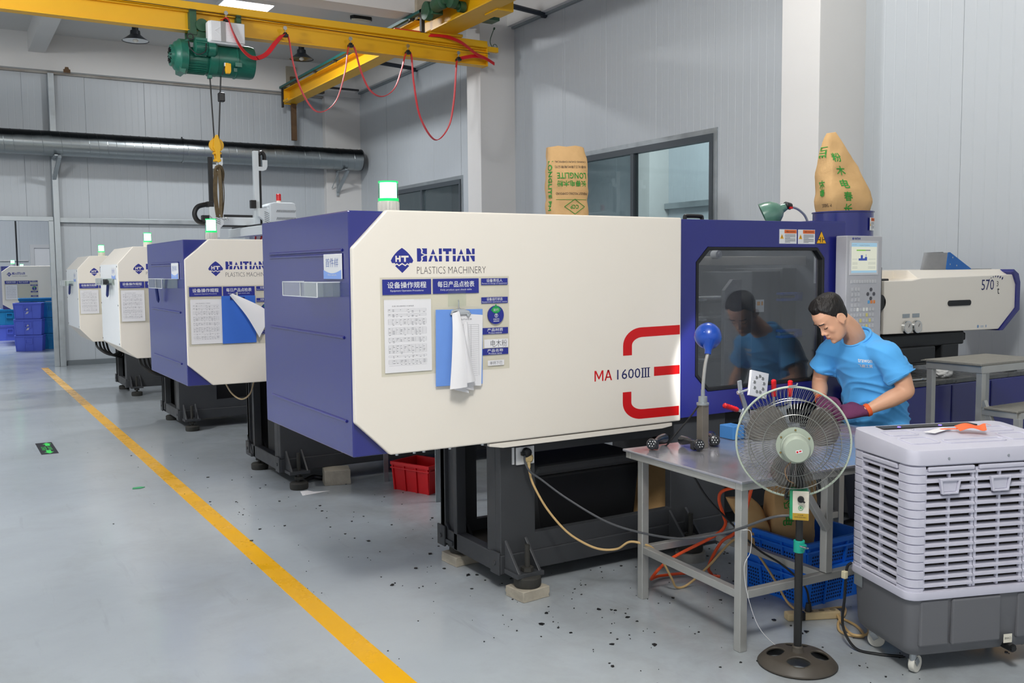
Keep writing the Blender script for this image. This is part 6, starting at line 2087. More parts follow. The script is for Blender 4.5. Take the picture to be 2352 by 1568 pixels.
lb_ = MB().box((.433, -.006, .118), (.472, -.0042, .154)).build('drain_label', MAT('cream_label', '#e4dfcf', .6), tank_)
FLAT((.433, -.006, .118), (1, 0, 0), (0, 0, 1), .0006).text('排水口', .004, .014, w=.03, h=.010).build('label_lettering', INKD, lb_)
MB().box((.0035, .33, .27), (.006, .39, .33)).build('rating_plate', GALV, tank_)
for (x, y, a) in ((.07, .065, .5), (.655, .06, .2), (.07, .35, -.6), (.655, .35, .9)):
    ca = MB().cyl((x, y, .05), (x, y, .092), .014, n=12)
    d_ = Vector((math.cos(a), math.sin(a), 0))
    q = Vector((-d_.y, d_.x, 0))
    ct = Vector((x, y, .036)) + d_ * .018
    for s in (-1, 1):
        ca.bar(Vector((x, y, .062)) + q * .015 * s, ct + q * .015 * s, .003, .026)
    co = ca.build('castor', ZINC, ac, bevel=.002)
    MB().lathe([(.016, -.012), (.034, -.012), (.036, -.008), (.036, .008), (.034, .012), (.016, .012)], ct, q, n=26).build('wheel', MAT('ivory_wheel', '#d9d6cc', .4) if 'ivory_wheel' not in bpy.data.materials else bpy.data.materials['ivory_wheel'], co, smooth=30)


def on_cooler(u, v, z):
    a = math.radians(-19)
    return (3.224 + u * math.cos(a) - v * math.sin(a), 2.317 + u * math.sin(a) + v * math.cos(a), z)


def tilt_slip(name, label, cat, pts, mat, z, t=.0015):
    m = MB()
    P = [Vector(on_cooler(u, v, tz(v) + z + dz)) for u, v, dz in pts]
    n = len(P)
    m.add(P + [p + Vector((0, 0, t)) for p in P], [tuple(range(n))[::-1], tuple(range(n, 2 * n))] + [(i, (i + 1) % n, (i + 1) % n + n, i + n) for i in range(n)])
    return tag(m.build(name, mat, None), label, cat)


cd_ = tilt_slip('paper_card', 'small white card lying on top of the air cooler', 'card', [(.225, .245, .008), (.355, .305, .008), (.385, .28, .008), (.255, .215, .008)], PAPER, 0)
ORG = MAT('orange_ribbon', '#ff6a30', .6)
tg = T('orange_tag', 'orange ribbon tag fluttering on top of the air cooler', 'tag', on_cooler(.38, .22, tz(.22) + .004), math.radians(-19))
MB().ribbon(bez([(-.08, .06, .006), (-.04, .05, .010), (.0, .03, .012), (.03, .01, .016)], 5), .014, .0012, wdir=(.3, 1, .1)).build('ribbon', ORG, tg)
MB().ribbon(bez([(.0, .02, .015), (.04, .005, .028), (.08, -.015, .020), (.10, -.03, .026)], 6), .065, .0014, wdir=(.25, 1, .15)).build('tag_leaf', ORG, tg, smooth=60)
MB().ribbon(bez([(.08, .0, .02), (.13, .02, .03), (.17, .03, .02)], 5), .006, .0012, wdir=(.3, 1, 0)).build('ribbon', ORG, tg)

# ------------------------------------------------------------------ crates and sacks under the table
crate('blue_crate', 'bright blue perforated crate under the table, lower of two', (3.705, 3.30, 0), .42, .46, .19, CBLUE, 0, 3, 'blue crates under the table', holes=True, handle=False)
crate('blue_crate', 'bright blue perforated crate under the table, upper one holding a sack', (3.705, 3.30, .191), .43, .47, .135, CBLUE, 0, 3, 'blue crates under the table', holes=True, handle=False, taper=.02)
t_, R_ = sack('paper_sack', 'brown paper sack with green print standing in the blue crate', (3.70, 3.37, .206), .25, .20, .40, [(0, .9, .9, 0), (.5, 1, 1, .0), (.85, .95, .7, .01), (1, .85, .45, .02)], math.radians(-30), seed=7)
for chh, zz in (('电', .16), ('木', .27)):
    wrap_text(R_, sack_face(R_, -PI * .62, zz), chh, GREENP, 'front_lettering', t_, .05, .05, -PI / 2, bold=.012)
wrap_text(R_, sack_face(R_, -PI * .42, .24), 'LONGLITE', GREENP, 'front_lettering', t_, .16, .03, 0, bold=.01)
t_, R_ = sack('paper_sack', 'folded brown paper sack leaning out of the blue crate towards the near table leg', (3.55, 3.44, .206), .13, .12, .27, [(0, .8, .8, 0), (.4, 1, 1, -.01), (.75, 1.1, .9, -.05), (1, 1.1, .3, -.09)], math.radians(-30), seed=9)
t_, R_ = sack('paper_sack', 'crumpled brown paper sack inside the bed of the nearest machine', (3.78, 4.56, .142), .34, .20, .30, [(0, 1, 1, 0), (.5, .95, 1, 0), (.7, 1.05, .8, .03), (1, .7, .3, -.06)], math.radians(-30), seed=12)
t_, R_ = sack('paper_sack', 'pale sack just showing behind the right end of the air cooler', (5.05, 3.05, 0), .34, .26, .66, [(0, 1, 1, 0), (.6, 1, 1, 0), (1, .6, .6, 0)], .3, seed=15)

# ------------------------------------------------------------------ power strip and cords
ps = T('power_strip', 'worn beige power strip on the floor behind the fan', 'power strip', (3.44, 2.985, 0), math.radians(-24))
MB().box((-.13, -.026, 0), (.13, .026, .036)).build('body', MAT('worn_beige', '#c9b48c', .6, var=.25, vscale=20), ps, bevel=.006)
MB().box((-.075, -.028, .002), (-.045, .028, .040)).build('black_band', BLACK, ps, bevel=.003)
for u in (-.01, .045, .10):
    MB().cyl((u, 0, .036), (u, 0, .0375), .014, n=14).build('socket_face', MAT('socket_shade', '#8f8060', .6) if 'socket_shade' not in bpy.data.materials else bpy.data.materials['socket_shade'], ps)
MB().cyl((-.02, .0, .036), (-.02, 0, .075), .017, .012, n=12).build('plug', BLACK, ps, smooth=True)
BEI = MAT('beige_cord', '#c9a873', .5)
GRC = MAT('dark_grey_cord', '#4a4c50', .45)
bc_ = T('beige_cord', 'beige power cord drooping from the machine socket to the floor', 'cord', (0, 0, 0))
MB().tube(bez([(2.555, 4.078, .668), (2.548, 4.05, .60), (2.56, 4.02, .53), (2.61, 3.98, .42), (2.68, 3.92, .315), (2.75, 3.86, .255), (2.81, 3.80, .228), (2.87, 3.74, .235), (2.905, 3.685, .279), (2.94, 3.62, .279), (2.99, 3.60, .25), (3.06, 3.60, .16), (3.12, 3.61, .07), (3.17, 3.63, .012), (3.24, 3.62, .02), (3.31, 3.54, .13), (3.385, 3.44, .276), (3.43, 3.37, .25), (3.452, 3.25, .13), (3.45, 3.15, .03), (3.43, 3.06, .012), (3.41, 3.02, .018)], 6), .006, n=8).build('cord', BEI, bc_, smooth=True)
MB().lathe([(.012, 0), (.023, .004), (.024, .022), (.014, .03)], (2.556, 4.088, .678), (0, -1, 0), n=16).lathe([(.010, 0), (.007, .03)], (2.553, 4.07, .66), (0, -.2, -1), n=10).build('plug', MAT('plug_beige', '#bfa877', .5), bc_, smooth=True)
b2 = MB()
b2.tube(bez([(3.545, 2.95, .008), (3.52, 2.80, .008), (3.44, 2.70, .008), (3.40, 2.78, .008), (3.47, 2.86, .012), (3.60, 2.93, .008), (3.66, 2.99, .008), (3.55, 3.02, .010)], 7), .006, n=8)
b2.tube(bez([(3.55, 2.94, .02), (3.46, 2.82, .012), (3.40, 2.72, .018), (3.46, 2.69, .02), (3.58, 2.78, .02), (3.72, 2.86, .008)], 7), .006, n=8)
tag(b2.build('beige_cord', BEI, None, smooth=True), 'coiled beige cord on the floor beside the power strip', 'cord')
k_ = T('black_cord', 'dark grey cord swinging from the machine socket to the fan switch box', 'cord', (0, 0, 0))
MB().tube(bez([(2.53, 4.07, .705), (2.515, 4.045, .67), (2.53, 4.02, .62), (2.58, 4.0, .58), (2.67, 3.9, .49), (2.78, 3.70, .395), (2.835, 3.45, .385), (2.815, 3.15, .44), (2.83, 2.90, .53), (2.90, 2.74, .615), (2.965, 2.672, .63)], 7), .0055, n=8).build('cord', GRC, k_, smooth=True)
MB().lathe([(.02, 0), (.026, .006), (.024, .026), (.012, .034)], (2.545, 4.088, .708), (0, -1, 0), n=12).cbox((2.525, 4.068, .706), (.03, .02, .018)).build('plug', BLACK, k_, smooth=True)
tag(MB().tube(bez([(3.42, 2.985, .075), (3.40, 3.0, .16), (3.36, 3.1, .24), (3.30, 3.2, .30), (3.24, 3.3, .40), (3.18, 3.42, .52), (3.14, 3.5, .64), (3.115, 3.62, .70)], 7), .005, n=8).build('black_cord', BLACK, None, smooth=True), 'thin black cord from the power strip up under the table top', 'cord')
ORH = MAT('orange_hose', '#e8501a', .4)
hz_ = MB().tube(bez([(3.33, 3.15, .70), (3.27, 3.28, .60), (3.215, 3.35, .565), (3.20, 3.36, .52), (3.23, 3.36, .44), (3.26, 3.38, .38), (3.25, 3.45, .31), (3.1, 3.6, .18), (3.06, 3.70, .06), (3.2, 3.8, .02), (3.36, 3.75, .02), (3.46, 3.62, .02)], 8), .008, n=8)
hz_.tube(bez([(3.04, 2.98, .70), (3.05, 3.02, .60), (3.12, 3.12, .48), (3.24, 3.3, .36), (3.30, 3.45, .27), (3.36, 3.6, .10), (3.44, 3.66, .02)], 8), .008, n=8)
tag(hz_.build('air_hose', ORH, None, smooth=True), 'orange air hose looping under the steel table', 'hose')
cc = T('cooler_cord', 'black cord with a beige plug hanging at the left back of the cooler', 'cord', (0, 0, 0))
MB().tube(bez([on_cooler(-.004, .40, .36), on_cooler(-.02, .41, .33), on_cooler(-.028, .41, .2), on_cooler(-.04, .40, .08), on_cooler(-.03, .32, .012), on_cooler(.03, .25, .008), on_cooler(.12, .2, .008)], 7), .006, n=8).build('cord', BLACK, cc, smooth=True)
MB().cbox(on_cooler(-.03, .41, .305), (.022, .022, .034)).build('plug', MAT('plug_ivory', '#d8cfae', .5), cc, bevel=.004)

# ------------------------------------------------------------------ step stool, scoop, cloth, wrench by the injection unit
sts = T('step_stool', 'welded steel step stool in front of the injection unit', 'step stool', (5.41, 3.42, 0))
TRD = MAT('tread_plate', '#9b988f', .5, metal=.4, var=.35, vscale=30, bump=.3, bscale=120)
MB().box((-.02, -.005, 1.035), (.64, .385, 1.05)).build('top_tread', TRD, sts, bevel=.003)
MB().prism([(-.02, .37), (-.07, .375), (-.02, .385)], 'z', 1.043, 1.048).build('bent_corner', TRD, sts)
for a, b in (((.0, .015, 1.012), (.62, .015, 1.012)), ((.0, .365, 1.012), (.62, .365, 1.012)), ((.015, .0, 1.012), (.015, .38, 1.012)), ((.605, 0, 1.012), (.605, .38, 1.012))):
    MB().bar(a, b, .04, .045).build('top_rail', STEEL, sts, bevel=.002)
for x, y in ((.02, .02), (.60, .02), (.02, .36), (.60, .36)):
    MB().box((x - .02, y - .02, 0), (x + .02, y + .02, .99)).build('leg', STEEL, sts, bevel=.002)
MB().box((-.01, -.235, .775), (.64, -.02, .788)).build('lower_tread', TRD, sts, bevel=.003)
for a, b in (((0.02, -.22, .755), (.62, -.22, .755)), ((.02, -.22, .755), (.02, .0, .755)), ((.60, -.22, .755), (.60, .0, .755))):
    MB().bar(a, b, .035, .038).build('step_rail', STEEL, sts, bevel=.002)
for x in (.02, .60):
    MB().box((x - .018, -.24, 0), (x + .018, -.20, .74)).build('step_leg', STEEL, sts, bevel=.002)
    MB().bar((x, .0, .82), (x, -.12, .55), .03, .03).bar((x, -.12, .55), (x, -.2, .40), .03, .03).build('brace', STEEL, sts, bevel=.002)
scp = T('scoop', 'blue and grey sheet-metal scoop lying on the injection cover', 'scoop', (6.40, 4.45, 1.6155))
SGR = MAT('scoop_grey', '#8f9295', .45, metal=.5, var=.3, vscale=12)
MB().prism([(-.02, 0), (.02, .13), (.24, .135), (.56, .008), (.56, .0)], 'y', .10, .108).build('side', SGR, scp)
MB().add([(-.02, -.11, 0), (.02, -.11, .125), (.02, .1, .13), (-.02, .1, 0)], [(0, 1, 2, 3)]).build('back', SGR, scp)
MB().prism([(-.02, -.11), (.56, -.10), (.56, .10), (-.02, .10)], 'z', 0, .004).build('bottom', SGR, scp)
MB().prism([(-.02, 0), (.0, .128), (.02, .128), (.28, .006), (.28, .0)], 'y', -.112, -.105).build('blue_side', MAT('scoop_blue', '#1f66b4', .4, var=.15, vscale=10), scp)
for x, z in ((.02, .04), (.10, .03), (.05, .09)):
    MB().cyl((x, -.114, z), (x, -.108, z), .006, n=8).build('rivet', ZINC, scp)
bm = bmesh.new()
bmesh.ops.create_icosphere(bm, subdivisions=4, radius=1)
for v in bm.verts:
    n = noise.noise_vector(v.co * 2.3)
    n2 = noise.noise_vector(v.co * 5 + Vector((3, 1, 2)))
    v.co += n * .25 + n2 * .10
    v.co = Vector((v.co.x * .085, v.co.y * .06, max(-.03, v.co.z * .042)))
me = bpy.data.meshes.new('rag')
bm.to_mesh(me)
bm.free()
rg = link('rag', me, MAT('white_rag', '#dcdcda', .85), None, smooth=80)
rg.location = (5.955, 4.06, .903)
tag(rg, 'crumpled white rag lying on the machine bed', 'rag')
tag(MB().bar((5.46, 4.02, .884), (5.66, 4.0, .884), .022, .012).cyl((5.66, 4.0, .878), (5.66, 4.0, .892), .022, n=14).build('wrench', CHROME, None, bevel=.003), 'steel wrench lying on the machine bed behind the worker', 'wrench')
tag(MB().bar((5.40, 4.12, .888), (5.53, 4.06, .888), .03, .02).build('wooden_stick', MAT('stick_wood', '#9a8a6a', .7), None, bevel=.004), 'short stick on the machine bed close behind the worker', 'stick')
tag(MB().bar((6.60, 4.0, .884), (6.70, 3.98, .884), .03, .014).build('bolt_tool', BLACK, None, bevel=.003), 'small black tool on the machine bed at the far right', 'tool')
# ------------------------------------------------------------------ the worker
PO = Vector((4.5, 3.5, 0))
pe = T('person', 'person in a light blue t-shirt and purple gloves bending over the steel table', 'person', (4.77, 3.71, -.099))
pe.scale = (1.06, 1.06, 1.06)
GZ = .0934       # height of the floor in his own frame
SKIN = MAT('skin', '#e0ab8a', .5, var=.12, vscale=9, col2='#c98666')
SKIN.node_tree.nodes['Principled BSDF'].inputs['Subsurface Weight'].default_value = .08
SKIN.node_tree.nodes['Principled BSDF'].inputs['Subsurface Radius'].default_value = (.02, .008, .004)
SHIRT = MAT('shirt_blue', '#58b2f4', .8, var=.06, vscale=6, bump=.1, bscale=500)
SHIRT.node_tree.nodes['Principled BSDF'].inputs['Sheen Weight'].default_value = .1
HAIR = MAT('black_hair', '#17120f', .5, bump=.8, bscale=90, stretch=(1, 1, .35))
GLV = MAT('purple_glove', '#6a2f56', .85, bump=.3, bscale=260, var=.15, vscale=20)
GCF = MAT('orange_cuff', '#e8602c', .8)
TROU = MAT('dark_trousers', '#2a2d38', .8)


def wl(x, y, z):
    return Vector((x, y, z)) - PO


def ell(c, ax, ay, n=24, u=(1, 0, 0), v=(0, 1, 0), e=1.0):
    c, u, v = Vector(c), Vector(u), Vector(v)
    R_ = []
    for i in range(n):
        t = 2 * PI * i / n
        cs, sn = math.cos(t), math.sin(t)
        R_.append(c + u * (ax * math.copysign(abs(cs) ** e, cs)) + v * (ay * math.copysign(abs(sn) ** e, sn)))
    return R_


def limb(mb, pts, radii, n=16):
    """tapered limb through joints with rounded ends"""
    P = bez(pts, 6)
    k = len(pts) - 1
    rr = []
    for i in range(len(P)):
        t = i / (len(P) - 1) * k
        a = min(int(t), k - 1)
        q = t - a
        q = q * q * (3 - 2 * q)
        rr.append(radii[a] * (1 - q) + radii[a + 1] * q)
    d0 = (P[0] - P[1]).normalized()
    d1 = (P[-1] - P[-2]).normalized()
    P = [P[0] + d0 * rr[0] * .8, P[0] + d0 * rr[0] * .5] + P + [P[-1] + d1 * rr[-1] * .5, P[-1] + d1 * rr[-1] * .8]
    rr = [rr[0] * .35, rr[0] * .8] + rr + [rr[-1] * .8, rr[-1] * .35]
    mb.tube(P, .01, n=n, rr=rr)


def blob(mb, c, r3, M=None, n=14):
    """ellipsoid"""
    m = 9
    rings = []
    for j in range(1, m):
        f = PI * j / m
        ring = []
        for i in range(n):
            t = 2 * PI * i / n
            p = Vector((r3[0] * math.sin(f) * math.cos(t), r3[1] * math.sin(f) * math.sin(t), r3[2] * math.cos(f))) + Vector(c)
            ring.append(M @ p if M else p)
        rings.append(ring)
    mb.loft(rings)


def fuse(mb, voxel, smooth=6, factor=.5):
    """one continuous surface from overlapping closed solids"""
    me = bpy.data.meshes.new('tmp')
    me.from_pydata(mb.v, [], mb.f)
    bm = bmesh.new()
    bm.from_mesh(me)
    bmesh.ops.recalc_face_normals(bm, faces=bm.faces)
    bm.to_mesh(me)
    bm.free()
    o = bpy.data.objects.new('tmp', me)
    COL.objects.link(o)
    r = o.modifiers.new('r', 'REMESH')
    r.mode = 'VOXEL'
    r.voxel_size = voxel
    s = o.modifiers.new('s', 'SMOOTH')
    s.factor = factor
    s.iterations = smooth
    dg = bpy.context.evaluated_depsgraph_get()
    out = bpy.data.meshes.new_from_object(o.evaluated_get(dg))
    bpy.data.objects.remove(o)
    bpy.data.meshes.remove(me)
    return out


# -- head frame: x forward (face), y to his left, z crown
pitch, yaw, tilt = math.radians(46), math.radians(22), math.radians(4)
hx = Vector((-math.cos(pitch) * math.cos(yaw), math.cos(pitch) * math.sin(yaw), -math.sin(pitch)))
hz0 = Vector((-math.sin(pitch) * math.cos(yaw), math.sin(pitch) * math.sin(yaw), math.cos(pitch)))
hy = hz0.cross(hx)
HC = wl(4.155, 3.505, 1.372)
HM = Matrix((hx, hy, hz0)).transposed().to_4x4()
HM.translation = HC
hp_ = lambda x, y, z: HM @ Vector((x, y, z))
HS = [(-.121, .070, .030, .020), (-.112, .084, .006, .036), (-.096, .090, -.015, .046), (-.075, .090, -.035, .054), (-.05, .089, -.060, .060), (-.025, .087, -.078, .066), (0, .083, -.088, .071), (.02, .086, -.094, .074), (.035, .089, -.097, .076), (.06, .084, -.098, .077), (.085, .068, -.088, .070), (.103, .044, -.066, .054), (.114, .018, -.036, .032), (.119, -.002, -.016, .010)]


def head_ring(z, f, b, w, n=28, grow=0.0):
    c = (f + b) / 2
    a = (f - b) / 2 + grow
    w += grow
    ring = []
    for i in range(n):
        t = 2 * PI * i / n
        cs, sn = math.cos(t), math.sin(t)
        x = c + a * math.copysign(abs(cs) ** .9, cs)
        y = w * math.copysign(abs(sn) ** .85, sn)
        if cs > 0:
            y *= 1 - .12 * cs * cs
        ring.append(Vector((x, y, z)))
    return ring


def hs_at(z):
    for a, b in zip(HS[:-1], HS[1:]):
        if a[0] <= z <= b[0]:
            q = (z - a[0]) / (b[0] - a[0])
            return tuple(a[i] + (b[i] - a[i]) * q for i in range(1, 4))
    return HS[-1][1:] if z > 0 else HS[0][1:]


body = MB()
body.loft([[HM @ p for p in head_ring(*h)] for h in HS])
# nose, brow, lips, lids, ears
body.loft([[hp_(*p) for p in ((.078, -.006, .018), (.088, 0, .024), (.078, .006, .018), (.070, 0, .012))],
           [hp_(*p) for p in ((.080, -.008, .0), (.096, 0, .004), (.080, .008, .0), (.072, 0, -.004))],
           [hp_(*p) for p in ((.080, -.015, -.024), (.113, 0, -.022), (.080, .015, -.024), (.072, 0, -.028))],
           [hp_(*p) for p in ((.080, -.021, -.037), (.116, 0, -.035), (.080, .021, -.037), (.074, 0, -.042))],
           [hp_(*p) for p in ((.080, -.010, -.043), (.096, 0, -.043), (.080, .010, -.043), (.076, 0, -.046))]])
for s in (-1, 1):
    blob(body, (.091, s * .014, -.037), (.013, .009, .009), HM)
    blob(body, (.076, s * .031, .027), (.014, .024, .007), HM)
    blob(body, (.071, s * .031, .003), (.012, .016, .010), HM)
    blob(body, (.047, s * .037, -.028), (.030, .021, .036), HM)
    ec_ = Matrix.Translation((-.008, s * .077, -.014)) @ Matrix.Rotation(s * math.radians(-22), 4, 'Z') @ Matrix.Rotation(math.radians(-10), 4, 'Y')
    blob(body, (0, 0, 0), (.018, .006, .031), HM @ ec_)
    body.tube([HM @ ec_ @ Vector((-.004 + .019 * math.cos(t), s * .005, .004 + .029 * math.sin(t))) for t in [-.9 + 4.9 * i / 12 for i in range(13)]], .0048, n=8)
    blob(body, (.004, s * .003, -.026), (.009, .006, .010), HM @ ec_)
blob(body, (.090, 0, -.060), (.010, .024, .0065), HM)
blob(body, (.088, 0, -.072), (.010, .020, .0075), HM)
blob(body, (.084, 0, -.103), (.014, .022, .014), HM)
# neck, trunk, arms, legs
NB = wl(4.345, 3.50, 1.235)
limb(body, [hp_(-.022, 0, -.055), hp_(-.040, 0, -.10) * .6 + NB * .4, NB, wl(4.375, 3.5, 1.18)], [.056, .057, .061, .064])
TR = [((4.53, 3.5, .80), .115, .165), ((4.52, 3.5, .90), .112, .158), ((4.50, 3.5, 1.00), .112, .160), ((4.455, 3.5, 1.10), .115, .175), ((4.405, 3.5, 1.165), .098, .175), ((4.375, 3.5, 1.205), .070, .125), ((4.36, 3.5, 1.222), .05, .07)]
body.loft([ell(wl(*c), a, b, 28, (.97, 0, .22)) for c, a, b in TR])
LSH, LEL, LWR = wl(4.37, 3.325, 1.168), wl(4.425, 3.225, .975), wl(4.235, 3.335, .872)
RSH, REL, RWR = wl(4.36, 3.675, 1.168), wl(4.365, 3.765, .975), wl(4.235, 3.635, .895)
limb(body, [wl(4.385, 3.40, 1.165), LSH, (LSH + LEL) / 2 + Vector((.012, -.012, 0)), LEL], [.05, .057, .053, .044])
limb(body, [LEL, LEL * .68 + LWR * .32, LWR], [.043, .047, .029])
limb(body, [wl(4.365, 3.60, 1.20), RSH, (RSH + REL) / 2 + Vector((.0, .012, 0)), REL], [.05, .055, .050, .042])
limb(body, [REL, REL * .68 + RWR * .32, RWR], [.042, .045, .028])
for s in (-1, 1):
    hip = wl(4.535, 3.5 + s * .09, .84)
    kn_ = wl(4.50, 3.5 + s * .105, .46 + GZ * .5)
    an = wl(4.545, 3.5 + s * .11, .085 + GZ)
    limb(body, [hip, (hip + kn_) / 2, kn_, kn_ * .65 + an * .35, an], [.088, .078, .056, .056, .038])
    limb(body, [wl(4.575, 3.5 + s * .11, .05 + GZ), wl(4.48, 3.5 + s * .115, .045 + GZ), wl(4.36, 3.5 + s * .125, .034 + GZ)], [.040, .040, .030])
bme = fuse(body, .0046, 10, .5)
# eye sockets pressed in beside the nose
for v in bme.vertices:
    l = HM.inverted() @ v.co
    for s in (-1, 1):
        d = ((l.y - s * .030) / .020) ** 2 + ((l.z - .010) / .011) ** 2
        if l.x > .05 and d < 1:
            v.co -= hx * .005 * (1 - d)
bo_ = link('body', bme, SKIN, pe, smooth=80)

# lids/lashes, brows, lips
for s in (-1, 1):
    pts = [hp_(.0815 - .012 * abs(t) ** 2 + .0025, s * (.031 + .0165 * t), -.001 - .004 * (1 - t * t)) for t in [-1 + 2 * i / 8 for i in range(9)]]
    MB().tube(pts, .0016, n=6).build('eyelash', HAIR, pe, smooth=True)
    pts = [hp_(.0915 - .013 * abs(t - (-.2)) ** 2, s * (.032 + .022 * t), .028 + .004 * (1 - t * t)) for t in [-1 + 2 * i / 8 for i in range(9)]]
    MB().tube(pts, .0028, n=6, flat=.0014).build('eyebrow', HAIR, pe, smooth=True)
LIPM = MAT('lip', '#a85f50', .45)
MB().tube([hp_(.1002 - .010 * t * t, .021 * t, -.066 - .0015 * math.cos(3 * t)) for t in [-1 + 2 * i / 8 for i in range(9)]], .0026, n=8, rr=[.0008, .0018, .0026, .003, .003, .003, .0026, .0018, .0008]).build('lips', LIPM, pe, smooth=True)
# hair: a short cropped cap following the skull
NZ, NA = 64, 120
grid = []
for j in range(NZ + 1):
    z = -.075 + (.1185 + .075) * j / NZ
    f, b, w = hs_at(z)
    grid.append(head_ring(z, f, b, w, NA))
vs, keep = [], {}
for j, ring in enumerate(grid):
    for i, p in enumerate(ring):
        t = 2 * PI * i / NA
        front = math.cos(t)
        side = abs(math.sin(t))
        line = .086 if front > .70 else (.086 - (.70 - front) * .09 if front > .38 else (.057 - (.38 - front) * .16 if front > .14 else (-.022 if front > -.02 else (.004 if front > -.16 else -.014 - (-front - .16) * .07))))
        d = p.z - line
        th = .0035 + .013 * max(0, min(1, (p.z - .01) / .09)) + .005 * max(0, min(1, (front - .3) / .3)) * max(0, min(1, (p.z - .07) / .02))
        nrm = Vector((p.x * 1.0, p.y * 1.2, max(0, p.z) * .9)).normalized()
        fade = max(0, min(1, d / .012))
        nn = noise.noise(p * 60) * .0018 + noise.noise(p * 130) * .001
        vs.append(HM @ (p + nrm * (th * fade + nn * fade - .002 * (1 - fade))))
        keep[(j, i)] = d > -.002
fs = []
for j in range(NZ):
    for i in range(NA):
        q = ((j, i), (j, (i + 1) % NA), (j + 1, (i + 1) % NA), (j + 1, i))
        if all(keep[k] for k in q):
            fs.append(tuple(k[0] * NA + k[1] for k in q))
fs.append(tuple(NZ * NA + i for i in range(NA)))
me = bpy.data.meshes.new('hair')
me.from_pydata([tuple(v) for v in vs], [], fs)
hr = link('hair', me, HAIR, pe, smooth=80)
sd_ = hr.modifiers.new('thick', 'SOLIDIFY')
sd_.thickness = .006
sd_.offset = -1

# -- t-shirt
sh_ = MB()
ST = [((4.525, 3.5, .705), .150, .205), ((4.522, 3.5, .76), .150, .203), ((4.515, 3.5, .86), .143, .192), ((4.495, 3.5, .96), .135, .184), ((4.46, 3.5, 1.06), .135, .192), ((4.42, 3.5, 1.14), .126, .196), ((4.392, 3.5, 1.185), .106, .180), ((4.374, 3.5, 1.215), .092, .146), ((4.362, 3.5, 1.240), .084, .108), ((4.356, 3.5, 1.256), .079, .086)]
sh_.loft([ell(wl(*c), a, b, 32, (1, 0, .05) if c[2] < .9 else ((.97, 0, .22) if c[2] < 1.16 else ((.93, 0, .36) if c[2] < 1.2 else ((.86, 0, .50) if c[2] < 1.23 else (.80, 0, .60))))) for c, a, b in ST])
LM = LSH * .38 + LEL * .62 + Vector((.012, -.010, 0))
RMd = RSH * .42 + REL * .58 + Vector((.0, .010, 0))


def sleeve(mb, a, b, c, r0, r1, r2):
    P = [a, b, b * .5 + c * .5, c]
    mb.tube(bez(P, 5), .01, n=20, rr=[r0 + (r1 - r0) * min(1, i / 8) + (r2 - r1) * max(0, (i - 8) / 7) for i in range(16)])


sleeve(sh_, wl(4.385, 3.42, 1.178), LSH + Vector((.004, -.002, .0)), LM - (LM - LSH) * .0, .070, .072, .084)
sleeve(sh_, wl(4.38, 3.58, 1.178), RSH + Vector((.0, .002, .0)), RMd, .068, .070, .080)
sme = fuse(sh_, .0075, 8, .5)
# folds: creases that run from armpits and belly down across the cloth
sme.update()
nr = [v.normal.copy() for v in sme.vertices]
for v, n in zip(sme.vertices, nr):
    p = v.co + PO
    u = (p.z * 1.0 + (p.x - 4.4) * .55 + (p.y - 3.5) * .30)
    q = Vector((p.x * 5, p.y * 5, p.z * 5))
    warp = noise.noise(q * .9) * .05
    low = max(0, min(1, (1.12 - p.z) / .15)) * max(.25, min(1, (p.z - .66) / .1))
    f = ((1 - abs(math.sin((u + warp) * 33))) ** 3 * .9 + (1 - abs(math.sin((u * 1.25 + warp * 2.2) * 21 + 1.3))) ** 3 * .8 - .3) * .015 * low
    st = noise.noise(Vector((p.x * 9 + p.z * 4, p.y * 9, p.z * 13))) * .008
    # drag lines from the armpit to the chest
    d = math.hypot(p.x - 4.36, (p.z - 1.10))
    ap = (1 - abs(math.sin(math.atan2(p.z - 1.12, p.x - 4.40) * 3.5 + p.y * 5))) ** 2 * .011 * max(0, 1 - abs(d - .13) / .13)
    v.co += n * (f + st + ap)
sme.update()
shirt = link('t_shirt', sme, SHIRT, pe, smooth=80)
nc = wl(4.354, 3.5, 1.257)
a_ = Vector((.80, 0, .60)).normalized()
MB().tube([nc + a_ * (.078 * math.cos(t)) + Vector((0, .080 * math.sin(t), 0)) for t in [2 * PI * i / 40 for i in range(40)]], .0075, n=8, closed=True).build('collar', SHIRT, pe, smooth=True)
for (c, ax_, r_) in ((LM, (LEL - LSH).normalized(), .0815), (RMd, (REL - RSH).normalized(), .0775)):
    u_ = ax_.cross(Vector((1, 0, 0))).normalized()
    w_ = ax_.cross(u_)
    MB().tube([c - ax_ * .008 + u_ * (r_ * math.cos(t)) + w_ * (r_ * math.sin(t)) for t in [2 * PI * i / 36 for i in range(36)]], .0035, n=6, closed=True).build('sleeve_hem', SHIRT, pe, smooth=True)
# chest print, laid onto the cloth
from mathutils.bvhtree import BVHTree
bv = BVHTree.FromPolygons([v.co.copy() for v in sme.vertices], [tuple(p.vertices) for p in sme.polygons])
pd = Vector((.80, .58, .10)).normalized()
pu = Vector((.60, -.79, .02)).normalized()
pv = Vector((-.18, -.02, 1)).normalized()
c0 = wl(4.25, 3.36, 1.105) - pd * .25
for s_, w_, h_, dv in (('trawon', .075, .020, .010), ('飞鹿工贸', .075, .020, -.020)):
    vs, fs = TXT(s_, w_, h_, bold=.015)
    P3, ok = [], True
    for a, b in vs:
        o = c0 + pu * (a - w_ / 2) + pv * (b + dv)
        hit = bv.ray_cast(o, pd)
        P3.append((hit[0] - pd * .002) if hit[0] else o + pd * .25)
    me = bpy.data.meshes.new('chest_lettering')
    me.from_pydata([tuple(p) for p in P3], [], fs)
    link('chest_lettering', me, WPLA, pe)

